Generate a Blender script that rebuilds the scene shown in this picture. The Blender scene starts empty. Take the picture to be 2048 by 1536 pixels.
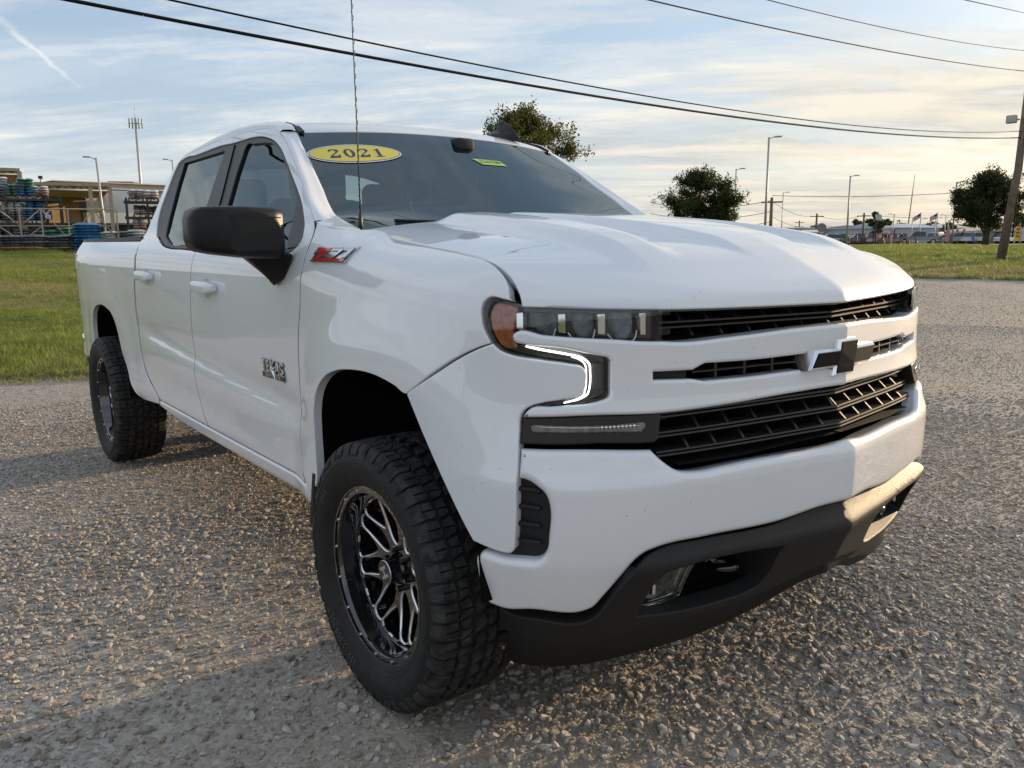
import bpy, math, random
import numpy as np
from mathutils import Vector, Matrix
from mathutils.geometry import delaunay_2d_cdt
random.seed(7)
SC = bpy.context.scene
COL = SC.collection
# ---------------------------------------------------------------- camera
CAM_F, CX, CY, CZ, YAW, PITCH, ROLL = 1620.05, 2.1294, -2.1199, 1.4166, 2.4863, -0.17106, -0.009
def cam_axes():
    f = np.array([math.cos(YAW)*math.cos(PITCH), math.sin(YAW)*math.cos(PITCH), math.sin(PITCH)])
    r = np.cross(f, [0, 0, 1]); r /= np.linalg.norm(r); u = np.cross(r, f)
    c, s = math.cos(ROLL), math.sin(ROLL)
    return c*r+s*u, -s*r+c*u, f
CR, CU, CF = cam_axes()
cd = bpy.data.cameras.new('camera'); cam = bpy.data.objects.new('camera', cd); COL.objects.link(cam)
cam.matrix_world = Matrix(((CR[0], CU[0], -CF[0], CX), (CR[1], CU[1], -CF[1], CY), (CR[2], CU[2], -CF[2], CZ), (0, 0, 0, 1)))
cd.sensor_width = 36; cd.lens = 36*CAM_F/2048; cd.clip_end = 6000; cd.clip_start = .05
SC.camera = cam
# ---------------------------------------------------------------- sky and sun (low sun on the far side of the truck)
SUN_EL, SUN_AZ = math.radians(9.0), math.radians(88.5)      # azimuth from +x towards +y
SUND = Vector((math.cos(SUN_AZ)*math.cos(SUN_EL), math.sin(SUN_AZ)*math.cos(SUN_EL), math.sin(SUN_EL)))
W = bpy.data.worlds.new('World'); SC.world = W; W.use_nodes = True
nt = W.node_tree; N = nt.nodes; L = nt.links; N.clear()
def nd(t, **k):
    n = N.new(t)
    for a, b in k.items(): setattr(n, a, b)
    return n
def mth(op, a, b=None, c=None, clamp=False):
    n = nd('ShaderNodeMath', operation=op); n.use_clamp = clamp
    for i, v in enumerate((a, b, c)):
        if v is None: continue
        if isinstance(v, (int, float)): n.inputs[i].default_value = v
        else: L.new(v, n.inputs[i])
    return n.outputs[0]
def ramp(fac, pts, interp='LINEAR'):
    n = nd('ShaderNodeValToRGB'); cr = n.color_ramp; cr.interpolation = interp
    while len(cr.elements) < len(pts): cr.elements.new(.5)
    for e, (p, c) in zip(cr.elements, pts): e.position = p; e.color = (*c, 1) if len(c) == 3 else c
    L.new(fac, n.inputs[0]); return n.outputs[0]
def mixc(f, a, b, mode='MIX'):
    n = nd('ShaderNodeMix', data_type='RGBA', blend_type=mode)
    for i, v in ((0, f), (6, a), (7, b)):
        if isinstance(v, (int, float)): n.inputs[i].default_value = v
        elif isinstance(v, tuple): n.inputs[i].default_value = (*v, 1)
        else: L.new(v, n.inputs[i])
    return n.outputs[2]
tc = nd('ShaderNodeTexCoord')
sky = nd('ShaderNodeTexSky', sky_type='NISHITA'); sky.sun_disc = False
sky.sun_elevation = SUN_EL; sky.sun_rotation = math.pi/2-SUN_AZ; sky.altitude = 300; sky.air_density = 1.0; sky.dust_density = 1.6; sky.ozone_density = 1.6
sep = nd('ShaderNodeSeparateXYZ'); L.new(tc.outputs['Generated'], sep.inputs[0])
X_, Y_, Z_ = sep.outputs
zc = mth('ADD', mth('MAXIMUM', Z_, 0.0), .11)
px_, py_ = mth('DIVIDE', X_, zc), mth('DIVIDE', Y_, zc)
cmb = nd('ShaderNodeCombineXYZ'); L.new(px_, cmb.inputs[0]); L.new(py_, cmb.inputs[1])
def cloudnoise(scale, rot, st, detail, rough, dist, seed):
    mp = nd('ShaderNodeMapping', vector_type='TEXTURE'); mp.inputs['Rotation'].default_value = (0, 0, math.radians(50)+rot); mp.inputs['Scale'].default_value = (1/(scale*st), 1/scale, 1); mp.inputs['Location'].default_value = (seed, seed*.7, 0)
    L.new(cmb.outputs[0], mp.inputs[0])
    n = nd('ShaderNodeTexNoise', noise_dimensions='2D'); n.inputs['Scale'].default_value = 1; n.inputs['Detail'].default_value = detail; n.inputs['Roughness'].default_value = rough; n.inputs['Distortion'].default_value = dist
    L.new(mp.outputs[0], n.inputs['Vector']); return n.outputs[0]
big = cloudnoise(.60, .12, .50, 6, .55, .15, 3.1)
mid = cloudnoise(2.0, -.10, .38, 9, .62, .25, 7.7)
fine = cloudnoise(8.0, .5, .7, 7, .68, .2, 1.3)
dens = mth('ADD', mth('ADD', mth('MULTIPLY', big, .52), mth('MULTIPLY', mid, .36)), mth('MULTIPLY', fine, .12))
mask = ramp(dens, [(.37, (0,)*3), (.475, (.5,)*3), (.58, (1,)*3)], 'EASE')
# an old vapour trail low on the left
def dotc(ax, ay, c0): return mth('ADD', mth('ADD', mth('MULTIPLY', px_, ax), mth('MULTIPLY', py_, ay)), c0)
ux, uy = -.8885, .4588; ta = dotc(ux, uy, -(ux*-3.047+uy*.415)); da = mth('ABSOLUTE', mth('ADD', dotc(-uy, ux, -(-uy*-3.047+ux*.415)), mth('MULTIPLY', mth('SUBTRACT', fine, .5), .05)))
trail = mth('MULTIPLY', mth('SUBTRACT', 1.0, mth('DIVIDE', da, .028), clamp=True), ramp(mth('MULTIPLY', ta, .8), [(0, (1,)*3), (.35, (.75,)*3), (.72, (0,)*3)]))
trail = mth('MULTIPLY', trail, mth('GREATER_THAN', mth('MULTIPLY', px_, -1.0), 1.0))
# horizon haze: clouds merge into an even veil low down
low = ramp(mth('MAXIMUM', Z_, 0.0), [(0, (1,)*3), (.10, (.55,)*3), (.30, (0,)*3)])
veil = mth('MAXIMUM', mth('MAXIMUM', mask, low), mth('MULTIPLY', trail, .95))
# warmth towards the sun
sd = nd('ShaderNodeVectorMath', operation='DOT_PRODUCT'); L.new(tc.outputs['Generated'], sd.inputs[0]); sd.inputs[1].default_value = (math.cos(SUN_AZ), math.sin(SUN_AZ), .12)
warm = ramp(mth('MULTIPLY_ADD', sd.outputs['Value'], .5, .5), [(.0, (0,)*3), (.55, (.05,)*3), (.82, (.42,)*3), (.97, (1,)*3)])
cool_c, warm_c = (3.72, 3.88, 4.04), (3.85, 3.62, 3.08)
ccol = mixc(warm, cool_c, warm_c)
shade = ramp(mid, [(.38, (.74, .79, .86)), (.50, (.97, .97, .98)), (.62, (1.16, 1.12, 1.07))])
ccol = mixc(1.0, ccol, shade, 'MULTIPLY')
zz = ramp(mth('MAXIMUM', Z_, 0.0), [(0, (.90, .88, .84)), (.2, (1,)*3), (.55, (.84, .875, .93)), (1, (.68, .74, .84))])
ccol = mixc(1.0, ccol, zz, 'MULTIPLY')
# clear air between the clouds: the Nishita sky, lifted to the photograph's pale blue by the thin cirrus in front of it
blue = mixc(.55, sky.outputs[0], (1.85, 2.5, 3.45))
skyc = mixc(mth('MULTIPLY', veil, .93), blue, ccol)
bg = nd('ShaderNodeBackground'); bg.inputs[1].default_value = .10; L.new(skyc, bg.inputs[0])
wo = nd('ShaderNodeOutputWorld'); L.new(bg.outputs[0], wo.inputs[0])
sl = bpy.data.lights.new('sun', 'SUN'); sl.energy = 3.0; sl.angle = math.radians(.6); sl.color = (1, .74, .46)
so = bpy.data.objects.new('sun', sl); COL.objects.link(so); so.location = (0, 30, 12)
so.rotation_euler = SUND.to_track_quat('Z', 'Y').to_euler()
SC.view_settings.view_transform = 'Standard'; SC.view_settings.look = 'None'; SC.view_settings.exposure = 1.20; SC.view_settings.gamma = 1
SC.view_settings.use_curve_mapping = False
SC.cycles.max_bounces = 8; SC.cycles.transparent_max_bounces = 12; SC.cycles.caustics_reflective = False; SC.cycles.caustics_refractive = False
SC.cycles.use_denoising = True

def pchip(xk,yk):
    xk=np.array(xk,float);yk=np.array(yk,float);h=np.diff(xk);d=np.diff(yk)/h
    m=np.zeros(len(xk));m[0]=d[0];m[-1]=d[-1]
    for i in range(1,len(xk)-1):
        if d[i-1]*d[i]>0:
            w1=2*h[i]+h[i-1];w2=h[i]+2*h[i-1];m[i]=(w1+w2)/(w1/d[i-1]+w2/d[i])
    def f(x):
        x=np.clip(np.asarray(x,float),xk[0],xk[-1]);i=np.clip(np.searchsorted(xk,x)-1,0,len(h)-1)
        t=(x-xk[i])/h[i]
        return (2*t**3-3*t**2+1)*yk[i]+(t**3-2*t**2+t)*h[i]*m[i]+(-2*t**3+3*t**2)*yk[i+1]+(t**3-t**2)*h[i]*m[i+1]
    return f
def sst(x,a,b):
    t=np.clip((np.asarray(x,float)-a)/(b-a),0,1);return t*t*(3-2*t)
# ---- plan curve of the skin (x,y) for the y>0 half, by arc length from nose centre
_pl=np.array([(.957,0),(.940,.10),(.915,.25),(.880,.45),(.842,.62),(.802,.74),(.745,.84),(.665,.915),(.56,.965),(.42,.992),(.25,1.003),(0,1.005),(-.6,1.005),(-1.5,1.005),(-3,1.005),(-4.1,1.003),(-4.5,.992),(-4.76,.975)])
_t=np.r_[0,np.cumsum(np.hypot(*np.diff(_pl,axis=0).T))]
_fx=pchip(_t,_pl[:,0]);_fy=pchip(_t,_pl[:,1])
_tt=np.linspace(0,_t[-1],4001);_bx=_fx(_tt);_by=_fy(_tt)
S_=np.r_[0,np.cumsum(np.hypot(np.diff(_bx),np.diff(_by)))]
_dx=np.gradient(_bx,S_);_dy=np.gradient(_by,S_);_k=np.ones(41)/41
_pad=lambda a:np.convolve(np.r_[np.full(20,a[0]),a,np.full(20,a[-1])],_k,'valid')
_dx=_pad(_dx);_dy=_pad(_dy);_l=np.hypot(_dx,_dy);_nx=_dy/_l;_ny=-_dx/_l
def plan(s):
    s=np.asarray(s,float);return np.interp(s,S_,_bx),np.interp(s,S_,_by),np.interp(s,S_,_nx),np.interp(s,S_,_ny)
def s_of_x(x): return np.interp(-np.asarray(x,float),-_bx,S_)
Pf=pchip([.40,.50,.58,.64,.72,.815,.835,.86,.93,1.0,1.06,1.25,1.30,1.40],[-.10,-.05,-.022,-.006,0,.001,-.001,-.009,-.026,-.040,-.047,-.052,-.058,-.09])
Ps=pchip([.44,.50,.54,.60,.66,.72,.80,.95,1.08,1.2,1.30,1.365,1.385,1.43,1.47,1.503,1.553,1.625,1.70,1.764,1.82,1.88,1.93,1.96,1.985,2.01],
 [-.10,-.045,-.022,-.014,-.018,-.020,-.020,-.018,-.014,-.013,-.016,-.022,-.028,-.052,-.080,-.104,-.128,-.160,-.190,-.215,-.238,-.262,-.286,-.305,-.33,-.37])
def flare(x,z):
    o=0
    for xc in (0.0,-3.745):
        dx=np.abs(x-xc-.03)/.52;dz=np.maximum(z-.45,0)/.60
        r=(dx**2.6+dz**2.6)**(1/2.6)
        o=o+(.026*(1-sst(r,1.0,1.38)) if xc==0 else .010*(1-sst(r,1.0,1.42)))
    return o
Zs=pchip([-.8,-.5,-.3,-.11,.13,.33,.49,.6,.8],[1.50,1.485,1.468,1.438,1.419,1.4035,1.390,1.372,1.33])
Shd=pchip([-.2,-.05,0,.015,.04,.07,.11,.16,.25,.5],[-.30,-.20,-.143,-.112,-.075,-.048,-.026,-.014,-.008,-.008])
def D(s,z):
    x,y,_,_=plan(s)
    w=sst(x,.30,.74)
    zb=.80+(-.6-x)*.062
    q=z-zb
    sc=-.008*np.exp(-((q-.035)/.055)**2)+.006*sst(-q,-.03,.03)*(1-sst(-q,.08,.2))
    sc=sc*sst(-x,.35,.75)*(1-sst(-x,2.55,3.0))
    fr=sst(x,-.62,-.30)   # fender shoulder
    side=Ps(z)+sc+flare(x,z)
    fend=Shd(Zs(x)-z)-.005+flare(x,z)-.014*(1-sst(z,.5,.62))
    side=side*(1-fr)+fend*fr
    return w*Pf(z)+(1-w)*side
def skin(s,z,off=0.0,side=-1):
    x,y,nx,ny=plan(s);d=D(s,z)+off
    return np.stack([x+nx*d,side*(y+ny*d),np.broadcast_to(z,np.shape(x))+0*x],-1)

# ---- hood: t 0 cowl .. 1 lower front edge, v -1..1 across
_ht=[0,.22,.45,.66,.78,.88,.945,.975,1.0]
hxc=pchip(_ht,[-.42,-.1,.25,.52,.68,.80,.872,.896,.905]);hzc=pchip(_ht,[1.512,1.494,1.462,1.420,1.382,1.336,1.297,1.275,1.247])
hxe=pchip(_ht,[-.33,-.11,.13,.33,.45,.535,.572,.580,.585]);hye=pchip(_ht,[.855,.862,.872,.884,.893,.900,.905,.907,.908]);hze=pchip(_ht,[1.468,1.436,1.411,1.390,1.372,1.335,1.297,1.283,1.262])
def hood(v,t,off=0.0):
    v=np.asarray(v,float);t=np.asarray(t,float)
    ye=hye(t);y=v*ye;a=np.abs(v)
    px=np.interp(a,*_pn);f=a**2.2*(1-sst(t,.3,.95))+px*sst(t,.3,.95)
    g=a**2.6
    x=hxc(t)+(hxe(t)-hxc(t))*f;z=hzc(t)+(hze(t)-hzc(t))*g
    # twin ridges with a sunken centre
    w=sst(t,.0,.10)*(1-sst(t,.62,.84))
    yo=.595+.04*t;yi=.40+.075*t;yc=.32-.15*t
    ay=np.abs(y)
    z=z+.034*(1-sst(ay,yo-.09,yo))*sst(t,.0,.10)*(1-sst(t,.66,.90))+(-.032*(1-sst(ay,yi-.07,yi))+.028*(1-sst(ay,yc-.06,yc)))*w
    return np.stack([x,-y,z],-1)
_ya=np.linspace(0,.908,60);_xa=np.interp(_ya,_by[:2600],_bx[:2600])
_pn=(_ya/.908,(_xa[0]-_xa)/(_xa[0]-_xa[-1]))

T_archF=[(2.046,0.667,1),(2.081,0.677),(2.085,0.821),(2.092,0.871),(2.051,0.936),(1.986,0.99),(1.899,1.022),(1.793,1.039),(1.636,1.042),(1.523,1.027),(1.45,1.013),(1.383,0.982),(1.329,0.937),(1.281,0.866),(1.235,0.783),(1.191,0.7),(1.177,0.661,1)]
T_doortop=[(2.249,1.501,1),(2.328,1.552),(2.444,1.624),(2.554,1.693),(2.664,1.762),(2.761,1.817),(2.848,1.862),(2.941,1.895),(3.041,1.917),(3.134,1.928),(3.253,1.937),(3.372,1.942),(3.482,1.939)]
T_winout=[(3.869,1.413),(3.975,1.423),(4.152,1.46),(4.31,1.505),(4.368,1.544),(4.418,1.622),(4.407,1.722),(4.386,1.828),(4.353,1.875),(4.289,1.892),(4.069,1.894),(3.632,1.904),(3.511,1.899),(3.395,1.899),(3.268,1.899),(3.14,1.892),(3.018,1.872),(2.918,1.845),(2.82,1.804),(2.721,1.748),(2.611,1.682),(2.501,1.617),(2.404,1.555),(2.349,1.511),(2.291,1.469),(2.26,1.431),(2.279,1.408),(2.34,1.394),(2.487,1.391),(3.394,1.399),(3.575,1.406)]
T_glassR=[(4.248,1.867,1),(3.596,1.873,1),(3.602,1.742),(3.599,1.608),(3.511,1.472),(3.448,1.418,1),(3.609,1.425),(3.871,1.432),(3.998,1.456),(4.124,1.499),(4.166,1.549),(4.225,1.709)]
T_glassF=[(3.296,1.866),(3.212,1.866),(3.07,1.856),(2.958,1.841),(2.882,1.814),(2.786,1.765),(2.671,1.698),(2.52,1.601),(2.397,1.528),(2.329,1.482),(2.268,1.43),(2.289,1.417),(2.373,1.405,1),(3.133,1.413,1),(3.248,1.501),(3.28,1.599),(3.302,1.805)]
T_sail=[(2.517,1.599,1),(2.394,1.524),(2.329,1.482),(2.268,1.43),(2.296,1.418),(2.378,1.408,1),(2.456,1.484),(2.496,1.55)]
T_hl=[(1.058,1.273,1),(1.105,1.279),(1.153,1.28),(1.161,1.273),(1.162,1.231),(1.156,1.212),(1.144,1.19),(1.128,1.17),(1.11,1.158),(1.087,1.152),(0.985,1.139),(0.902,1.13),(0.874,1.125),(0.865,1.116),(0.863,1.085),(0.865,1.069),(0.88,1.056),(0.929,1.042),(0.983,1.033),(1.03,1.02,1),(0.964,1.028),(0.816,1.044),(0.804,1.049,1),(0.798,1.055,1),(0.798,1.135,1),(0.806,1.143,1),(0.858,1.153),(0.929,1.165),(1.048,1.174),(1.069,1.177),(1.075,1.183),(1.077,1.2),(1.068,1.206),(0.985,1.202),(0.903,1.196),(0.794,1.19),(0.688,1.182),(0.647,1.18,1),(0.647,1.258,1),(0.794,1.265),(0.93,1.27)]
T_fascia=[(1.448,1.014,1),(1.382,1.049),(1.319,1.084),(1.237,1.132),(1.173,1.161),(1.136,1.174,1),(1.128,1.168),(1.11,1.157),(1.087,1.151),(0.985,1.138),(0.902,1.129),(0.876,1.124),(0.867,1.116),(0.864,1.085),(0.867,1.07),(0.881,1.057),(0.929,1.044),(0.983,1.035),(1.021,1.024),(1.04,1.012),(1.048,0.996),(1.048,0.965),(1.046,0.893),(1.044,0.848),(1.049,0.684),(1.052,0.663),(1.062,0.652),(1.084,0.65),(1.129,0.654),(1.177,0.661,1)]
T_bar=[(1.074,1.2),(1.067,1.205),(0.985,1.2),(0.903,1.195),(0.794,1.189),(0.688,1.18),(0.645,1.178,1),(0.616,1.175),(0.403,1.178),(0.224,1.185)]
T_bar_b=[(0.209,1.011),(0.452,1.003),(0.65,1),(0.848,1.005),(1.041,0.996,1),(1.034,1.009),(1.018,1.022),(0.964,1.027),(0.815,1.043),(0.802,1.047,1),(0.796,1.054,1),(0.795,1.137,1),(0.805,1.145,1),(0.858,1.154),(0.929,1.167),(1.048,1.176),(1.067,1.179),(1.073,1.184)]
T_slot=[(0.671,1.103,1),(0.551,1.1,1),(0.512,1.114,1),(0.338,1.111),(0.136,1.114)]
T_slot_b=[(0.152,1.072),(0.337,1.069),(0.513,1.07,1),(0.551,1.078,1),(0.671,1.084,1)]
T_lamp=[(1.043,0.994,1),(0.848,1.004),(0.65,0.999,1),(0.658,0.96),(0.665,0.936),(0.677,0.93),(0.829,0.938),(1.045,0.931,1)]
T_lampin=[(1.019,0.976),(0.998,0.981,1),(0.862,0.981),(0.701,0.983,1),(0.698,0.97),(0.71,0.958,1),(0.855,0.963),(1.014,0.96,1)]
T_lgr_b=[(0.095,0.861),(0.363,0.859),(0.475,0.855),(0.559,0.851),(0.6,0.858),(0.641,0.88),(0.685,0.916,1),(0.688,0.926)]
T_bump=[(1.044,0.921,1),(0.869,0.926),(0.687,0.916,1),(0.647,0.88),(0.605,0.857),(0.556,0.85),(0.475,0.852),(0.364,0.856),(0.096,0.858)]
T_bump_b=[(0.113,0.681),(0.272,0.666),(0.529,0.668),(0.67,0.662),(0.709,0.652),(0.733,0.636),(0.765,0.593),(0.809,0.533),(0.838,0.497),(0.858,0.488),(1.02,0.481),(1.128,0.473),(1.162,0.483),(1.176,0.528),(1.179,0.583),(1.176,0.614),(1.159,0.636),(1.13,0.636),(1.098,0.632),(1.032,0.633),(0.989,0.639),(0.969,0.661),(0.96,0.711),(0.959,0.789),(0.967,0.812),(1.021,0.847),(1.043,0.849,1)]
T_vent=[(1.043,0.85,1),(1.021,0.848),(0.966,0.814),(0.958,0.79),(0.958,0.711),(0.968,0.658),(0.988,0.637),(1.034,0.631),(1.098,0.63),(1.159,0.636,1),(1.178,0.66,1),(1.089,0.697,1),(1.06,0.741,1)]
T_ugr=[(0.646,1.257,1),(0.465,1.251),(0.281,1.251),(0.078,1.252)]
T_ugr_b=[(0.224,1.185),(0.403,1.178),(0.616,1.175),(0.645,1.178,1)]

# ================================================================ helpers
MATS = {}
def mat(name, base=(.5,)*3, rough=.5, metal=0., coat=0., coat_rough=.03, spec=.5, emit=None, estr=0., var=0., vscale=8., bump=0., bscale=60., alpha=1., trans=0., var2=None):
    if name in MATS: return MATS[name]
    m = bpy.data.materials.new(name); m.use_nodes = True; t = m.node_tree; b = t.nodes['Principled BSDF']
    b.inputs['Base Color'].default_value = (*base, 1); b.inputs['Roughness'].default_value = rough; b.inputs['Metallic'].default_value = metal
    b.inputs['Coat Weight'].default_value = coat; b.inputs['Coat IOR'].default_value = 1.7; b.inputs['Coat Roughness'].default_value = coat_rough; b.inputs['Specular IOR Level'].default_value = spec
    if emit: b.inputs['Emission Color'].default_value = (*emit, 1); b.inputs['Emission Strength'].default_value = estr
    if trans: b.inputs['Transmission Weight'].default_value = trans
    if var or bump:
        g = t.nodes.new('ShaderNodeTexCoord')
        if var:
            n = t.nodes.new('ShaderNodeTexNoise'); n.inputs['Scale'].default_value = vscale; n.inputs['Detail'].default_value = 6; t.links.new(g.outputs['Object'], n.inputs['Vector'])
            r = t.nodes.new('ShaderNodeValToRGB'); r.color_ramp.elements[0].position = .3; r.color_ramp.elements[1].position = .7
            a = tuple(max(0, c*(1-var)) for c in base); c2 = var2 or tuple(min(1, c*(1+var)) for c in base)
            r.color_ramp.elements[0].color = (*a, 1); r.color_ramp.elements[1].color = (*c2, 1)
            t.links.new(n.outputs[0], r.inputs[0]); t.links.new(r.outputs[0], b.inputs['Base Color'])
        if bump:
            n = t.nodes.new('ShaderNodeTexNoise'); n.inputs['Scale'].default_value = bscale; n.inputs['Detail'].default_value = 5; t.links.new(g.outputs['Object'], n.inputs['Vector'])
            bb = t.nodes.new('ShaderNodeBump'); bb.inputs['Strength'].default_value = bump; bb.inputs['Distance'].default_value = .01
            t.links.new(n.outputs[0], bb.inputs['Height']); t.links.new(bb.outputs[0], b.inputs['Normal'])
    MATS[name] = m; return m
def glass(name, tint, rough=0., ior=1.52, opaque=0., body=(.01, .012, .014)):
    m = bpy.data.materials.new(name); m.use_nodes = True; t = m.node_tree; t.nodes.clear()
    o = t.nodes.new('ShaderNodeOutputMaterial'); mx = t.nodes.new('ShaderNodeMixShader'); tr = t.nodes.new('ShaderNodeBsdfTransparent'); gl = t.nodes.new('ShaderNodeBsdfGlossy')
    fr = t.nodes.new('ShaderNodeFresnel'); fr.inputs[0].default_value = ior
    tr.inputs[0].default_value = (*tint, 1); gl.inputs['Roughness'].default_value = rough; gl.inputs[0].default_value = (.88, .97, .96, 1)
    a = tr.outputs[0]
    if opaque:
        df = t.nodes.new('ShaderNodeBsdfDiffuse'); df.inputs[0].default_value = (*body, 1); m2 = t.nodes.new('ShaderNodeMixShader'); m2.inputs[0].default_value = opaque
        t.links.new(tr.outputs[0], m2.inputs[1]); t.links.new(df.outputs[0], m2.inputs[2]); a = m2.outputs[0]
    mm = t.nodes.new('ShaderNodeMath'); mm.operation = 'MULTIPLY_ADD'; mm.inputs[1].default_value = 1.0; mm.inputs[2].default_value = 0.; mm.use_clamp = True
    t.links.new(fr.outputs[0], mm.inputs[0]); t.links.new(mm.outputs[0], mx.inputs[0]); t.links.new(a, mx.inputs[1]); t.links.new(gl.outputs[0], mx.inputs[2]); t.links.new(mx.outputs[0], o.inputs[0])
    return m
def mesh(name, V, F, m, parent=None, normals=None, smooth=True, sharp=None, kind=None, label=None, cat=None, group=None, midx=None):
    me = bpy.data.meshes.new(name); me.from_pydata([tuple(v) for v in np.asarray(V, float)], [], [tuple(int(i) for i in f) for f in F])
    for mm in (m if isinstance(m, (list, tuple)) else [m]): me.materials.append(mm)
    if midx is not None: me.polygons.foreach_set('material_index', np.asarray(midx, np.int32))
    if smooth: me.shade_smooth()
    if sharp is not None: me.set_sharp_from_angle(angle=math.radians(sharp))
    if normals is not None: me.normals_split_custom_set_from_vertices([tuple(v) for v in normals])
    me.update()
    o = bpy.data.objects.new(name, me); COL.objects.link(o)
    if parent: o.parent = parent
    tag(o, label, cat, group, kind); return o
def tag(o, label=None, cat=None, group=None, kind=None):
    for k, v in (('label', label), ('category', cat), ('group', group), ('kind', kind)):
        if v: o[k] = v
    return o
def thing(name, label, cat, loc=(0, 0, 0), rz=0., group=None, scale=1.):
    o = bpy.data.objects.new(name, None); COL.objects.link(o); o.location = loc; o.rotation_euler = (0, 0, rz); o.scale = (scale,)*3
    o.empty_display_size = .2; return tag(o, label, cat, group)
def dup(o, parent=None, **k):
    c = o.copy(); COL.objects.link(c)
    if parent: c.parent = parent
    for ch in KIDS.get(o.name) or [x for x in o.children]: dup(ch, c)
    for a, b in k.items():
        if a in ('label', 'group', 'category'): c[a] = b
        else: setattr(c, a, b)
    return c
KIDS = {}
class MB:
    def __init__(s): s.V = []; s.F = []; s.M = []; s.n = 0
    def add(s, V, F, mi=0):
        s.V.append(np.asarray(V, float).reshape(-1, 3)); s.F += [tuple(i+s.n for i in f) for f in F]; s.M += [mi]*len(F); s.n += len(s.V[-1]); return s
    def box(s, x0, x1, y0, y1, z0, z1, mi=0, M=None):
        V = np.array([(x, y, z) for x in (x0, x1) for y in (y0, y1) for z in (z0, z1)], float)
        if M is not None: V = V@np.array(M)[:3, :3].T+np.array(M)[:3, 3]
        return s.add(V, [(0, 1, 3, 2), (4, 6, 7, 5), (0, 4, 5, 1), (2, 3, 7, 6), (0, 2, 6, 4), (1, 5, 7, 3)], mi)
    def tube(s, pts, r, n=8, cap=True, mi=0):
        P = np.asarray(pts, float); R = np.broadcast_to(np.asarray(r, float), (len(P),)); V = []
        T = np.gradient(P, axis=0); T /= np.linalg.norm(T, axis=1)[:, None]+1e-12
        a = np.array([0, 0, 1.]) if abs(T[0][2]) < .9 else np.array([1., 0, 0]); 
        for p, t, rr in zip(P, T, R):
            e = np.cross(a, t); e /= np.linalg.norm(e)+1e-12; f = np.cross(t, e); a = np.cross(e, -f) if False else a
            for k in range(n):
                q = 2*math.pi*k/n; V.append(p+rr*(math.cos(q)*e+math.sin(q)*f))
        F = [(i*n+k, i*n+(k+1) % n, (i+1)*n+(k+1) % n, (i+1)*n+k) for i in range(len(P)-1) for k in range(n)]
        if cap: F += [tuple(range(n))[::-1], tuple((len(P)-1)*n+k for k in range(n))]
        return s.add(V, F, mi)
    def prism(s, pts, fn, a, b, mi=0):
        """pts 2D polygon, fn(u, v, w) -> xyz, extruded from w=a to w=b"""
        n = len(pts); V = [fn(u, v, a) for u, v in pts]+[fn(u, v, b) for u, v in pts]
        F = [tuple(range(n))[::-1], tuple(range(n, 2*n))]+[(i, (i+1) % n, n+(i+1) % n, n+i) for i in range(n)]
        return s.add(V, F, mi)
    def bag(s, x0, x1, y0, y1, z0, z1, mi=0, n=6, e=.45):
        pass
    def build(s, name, m, parent=None, **k):
        return mesh(name, np.concatenate(s.V), s.F, m, parent, midx=s.M if isinstance(m, (list, tuple)) else None, **k)
def rbox(cx, cy, cz, sx, sy, sz, r=.02, seg=3):
    """rounded box vertices/faces (superquadric-like, cheap)"""
    b = MB(); V = []; F = []
    n = seg*2+2; us = []
    def axis(h):
        a = [-(h)+r*(1-math.cos(math.pi/2*k/seg)) for k in range(seg+1)]; return np.array(a+[-x for x in a[::-1]])
    import itertools
    vid = {}
    H = (sx/2, sy/2, sz/2)
    def vert(p):
        q = np.clip(p, [-(h-r) for h in H], [h-r for h in H]); d = np.asarray(p)-q; l = np.linalg.norm(d)
        v = q+(d/l*r if l > 1e-9 else 0); k = tuple(np.round(p, 6))
        if k not in vid: vid[k] = len(V); V.append(v+np.array([cx, cy, cz]))
        return vid[k]
    g = [np.concatenate([np.linspace(-h, -(h-r), seg+1), np.linspace(h-r, h, seg+1)]) for h in H]
    for ax in range(3):
        a, c = [i for i in range(3) if i != ax]
        for sg in (-1, 1):
            for i in range(len(g[a])-1):
                for j in range(len(g[c])-1):
                    qs = []
                    for di, dj in ((0, 0), (1, 0), (1, 1), (0, 1)):
                        p = [0, 0, 0]; p[ax] = sg*H[ax]; p[a] = g[a][i+di]; p[c] = g[c][j+dj]; qs.append(vert(tuple(p)))
                    if (sg > 0) == (ax != 1): F.append(tuple(qs))
                    else: F.append(tuple(qs[::-1]))
    return V, F
# ---------------------------------------------------------------- panels cut out of a curved surface
def spline(poly, h, closed=True):
    P = np.array([p[:2] for p in poly], float); S = [len(p) > 2 and p[2] == 1 for p in poly]; n = len(P); out = []
    for i in range(n if closed else n-1):
        j = (i+1) % n; a, b = P[i], P[j]; L_ = np.linalg.norm(b-a)
        if L_ < 1e-6: continue
        def tg(k, fallback):
            if S[k] or (not closed and k in (0, n-1)): return fallback
            p, q, r = P[k-1], P[k], P[(k+1) % n]; d1, d2 = q-p, r-q; l1, l2 = np.linalg.norm(d1)+1e-9, np.linalg.norm(d2)+1e-9
            t = (d1/l1)*l2+(d2/l2)*l1; return t/(np.linalg.norm(t)+1e-9)*L_
        ta, tb = tg(i, b-a), tg(j, b-a); m = max(1, int(math.ceil(L_/h)))
        for k in range(m):
            t = k/m; out.append((2*t**3-3*t**2+1)*a+(t**3-2*t**2+t)*ta+(-2*t**3+3*t**2)*b+(t**3-t**2)*tb)
    if not closed: out.append(P[-1])
    return np.array(out)
def ccw(P): 
    x, y = P[:, 0], P[:, 1]; return P if (x*np.roll(y, -1)-np.roll(x, -1)*y).sum() > 0 else P[::-1]
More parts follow.
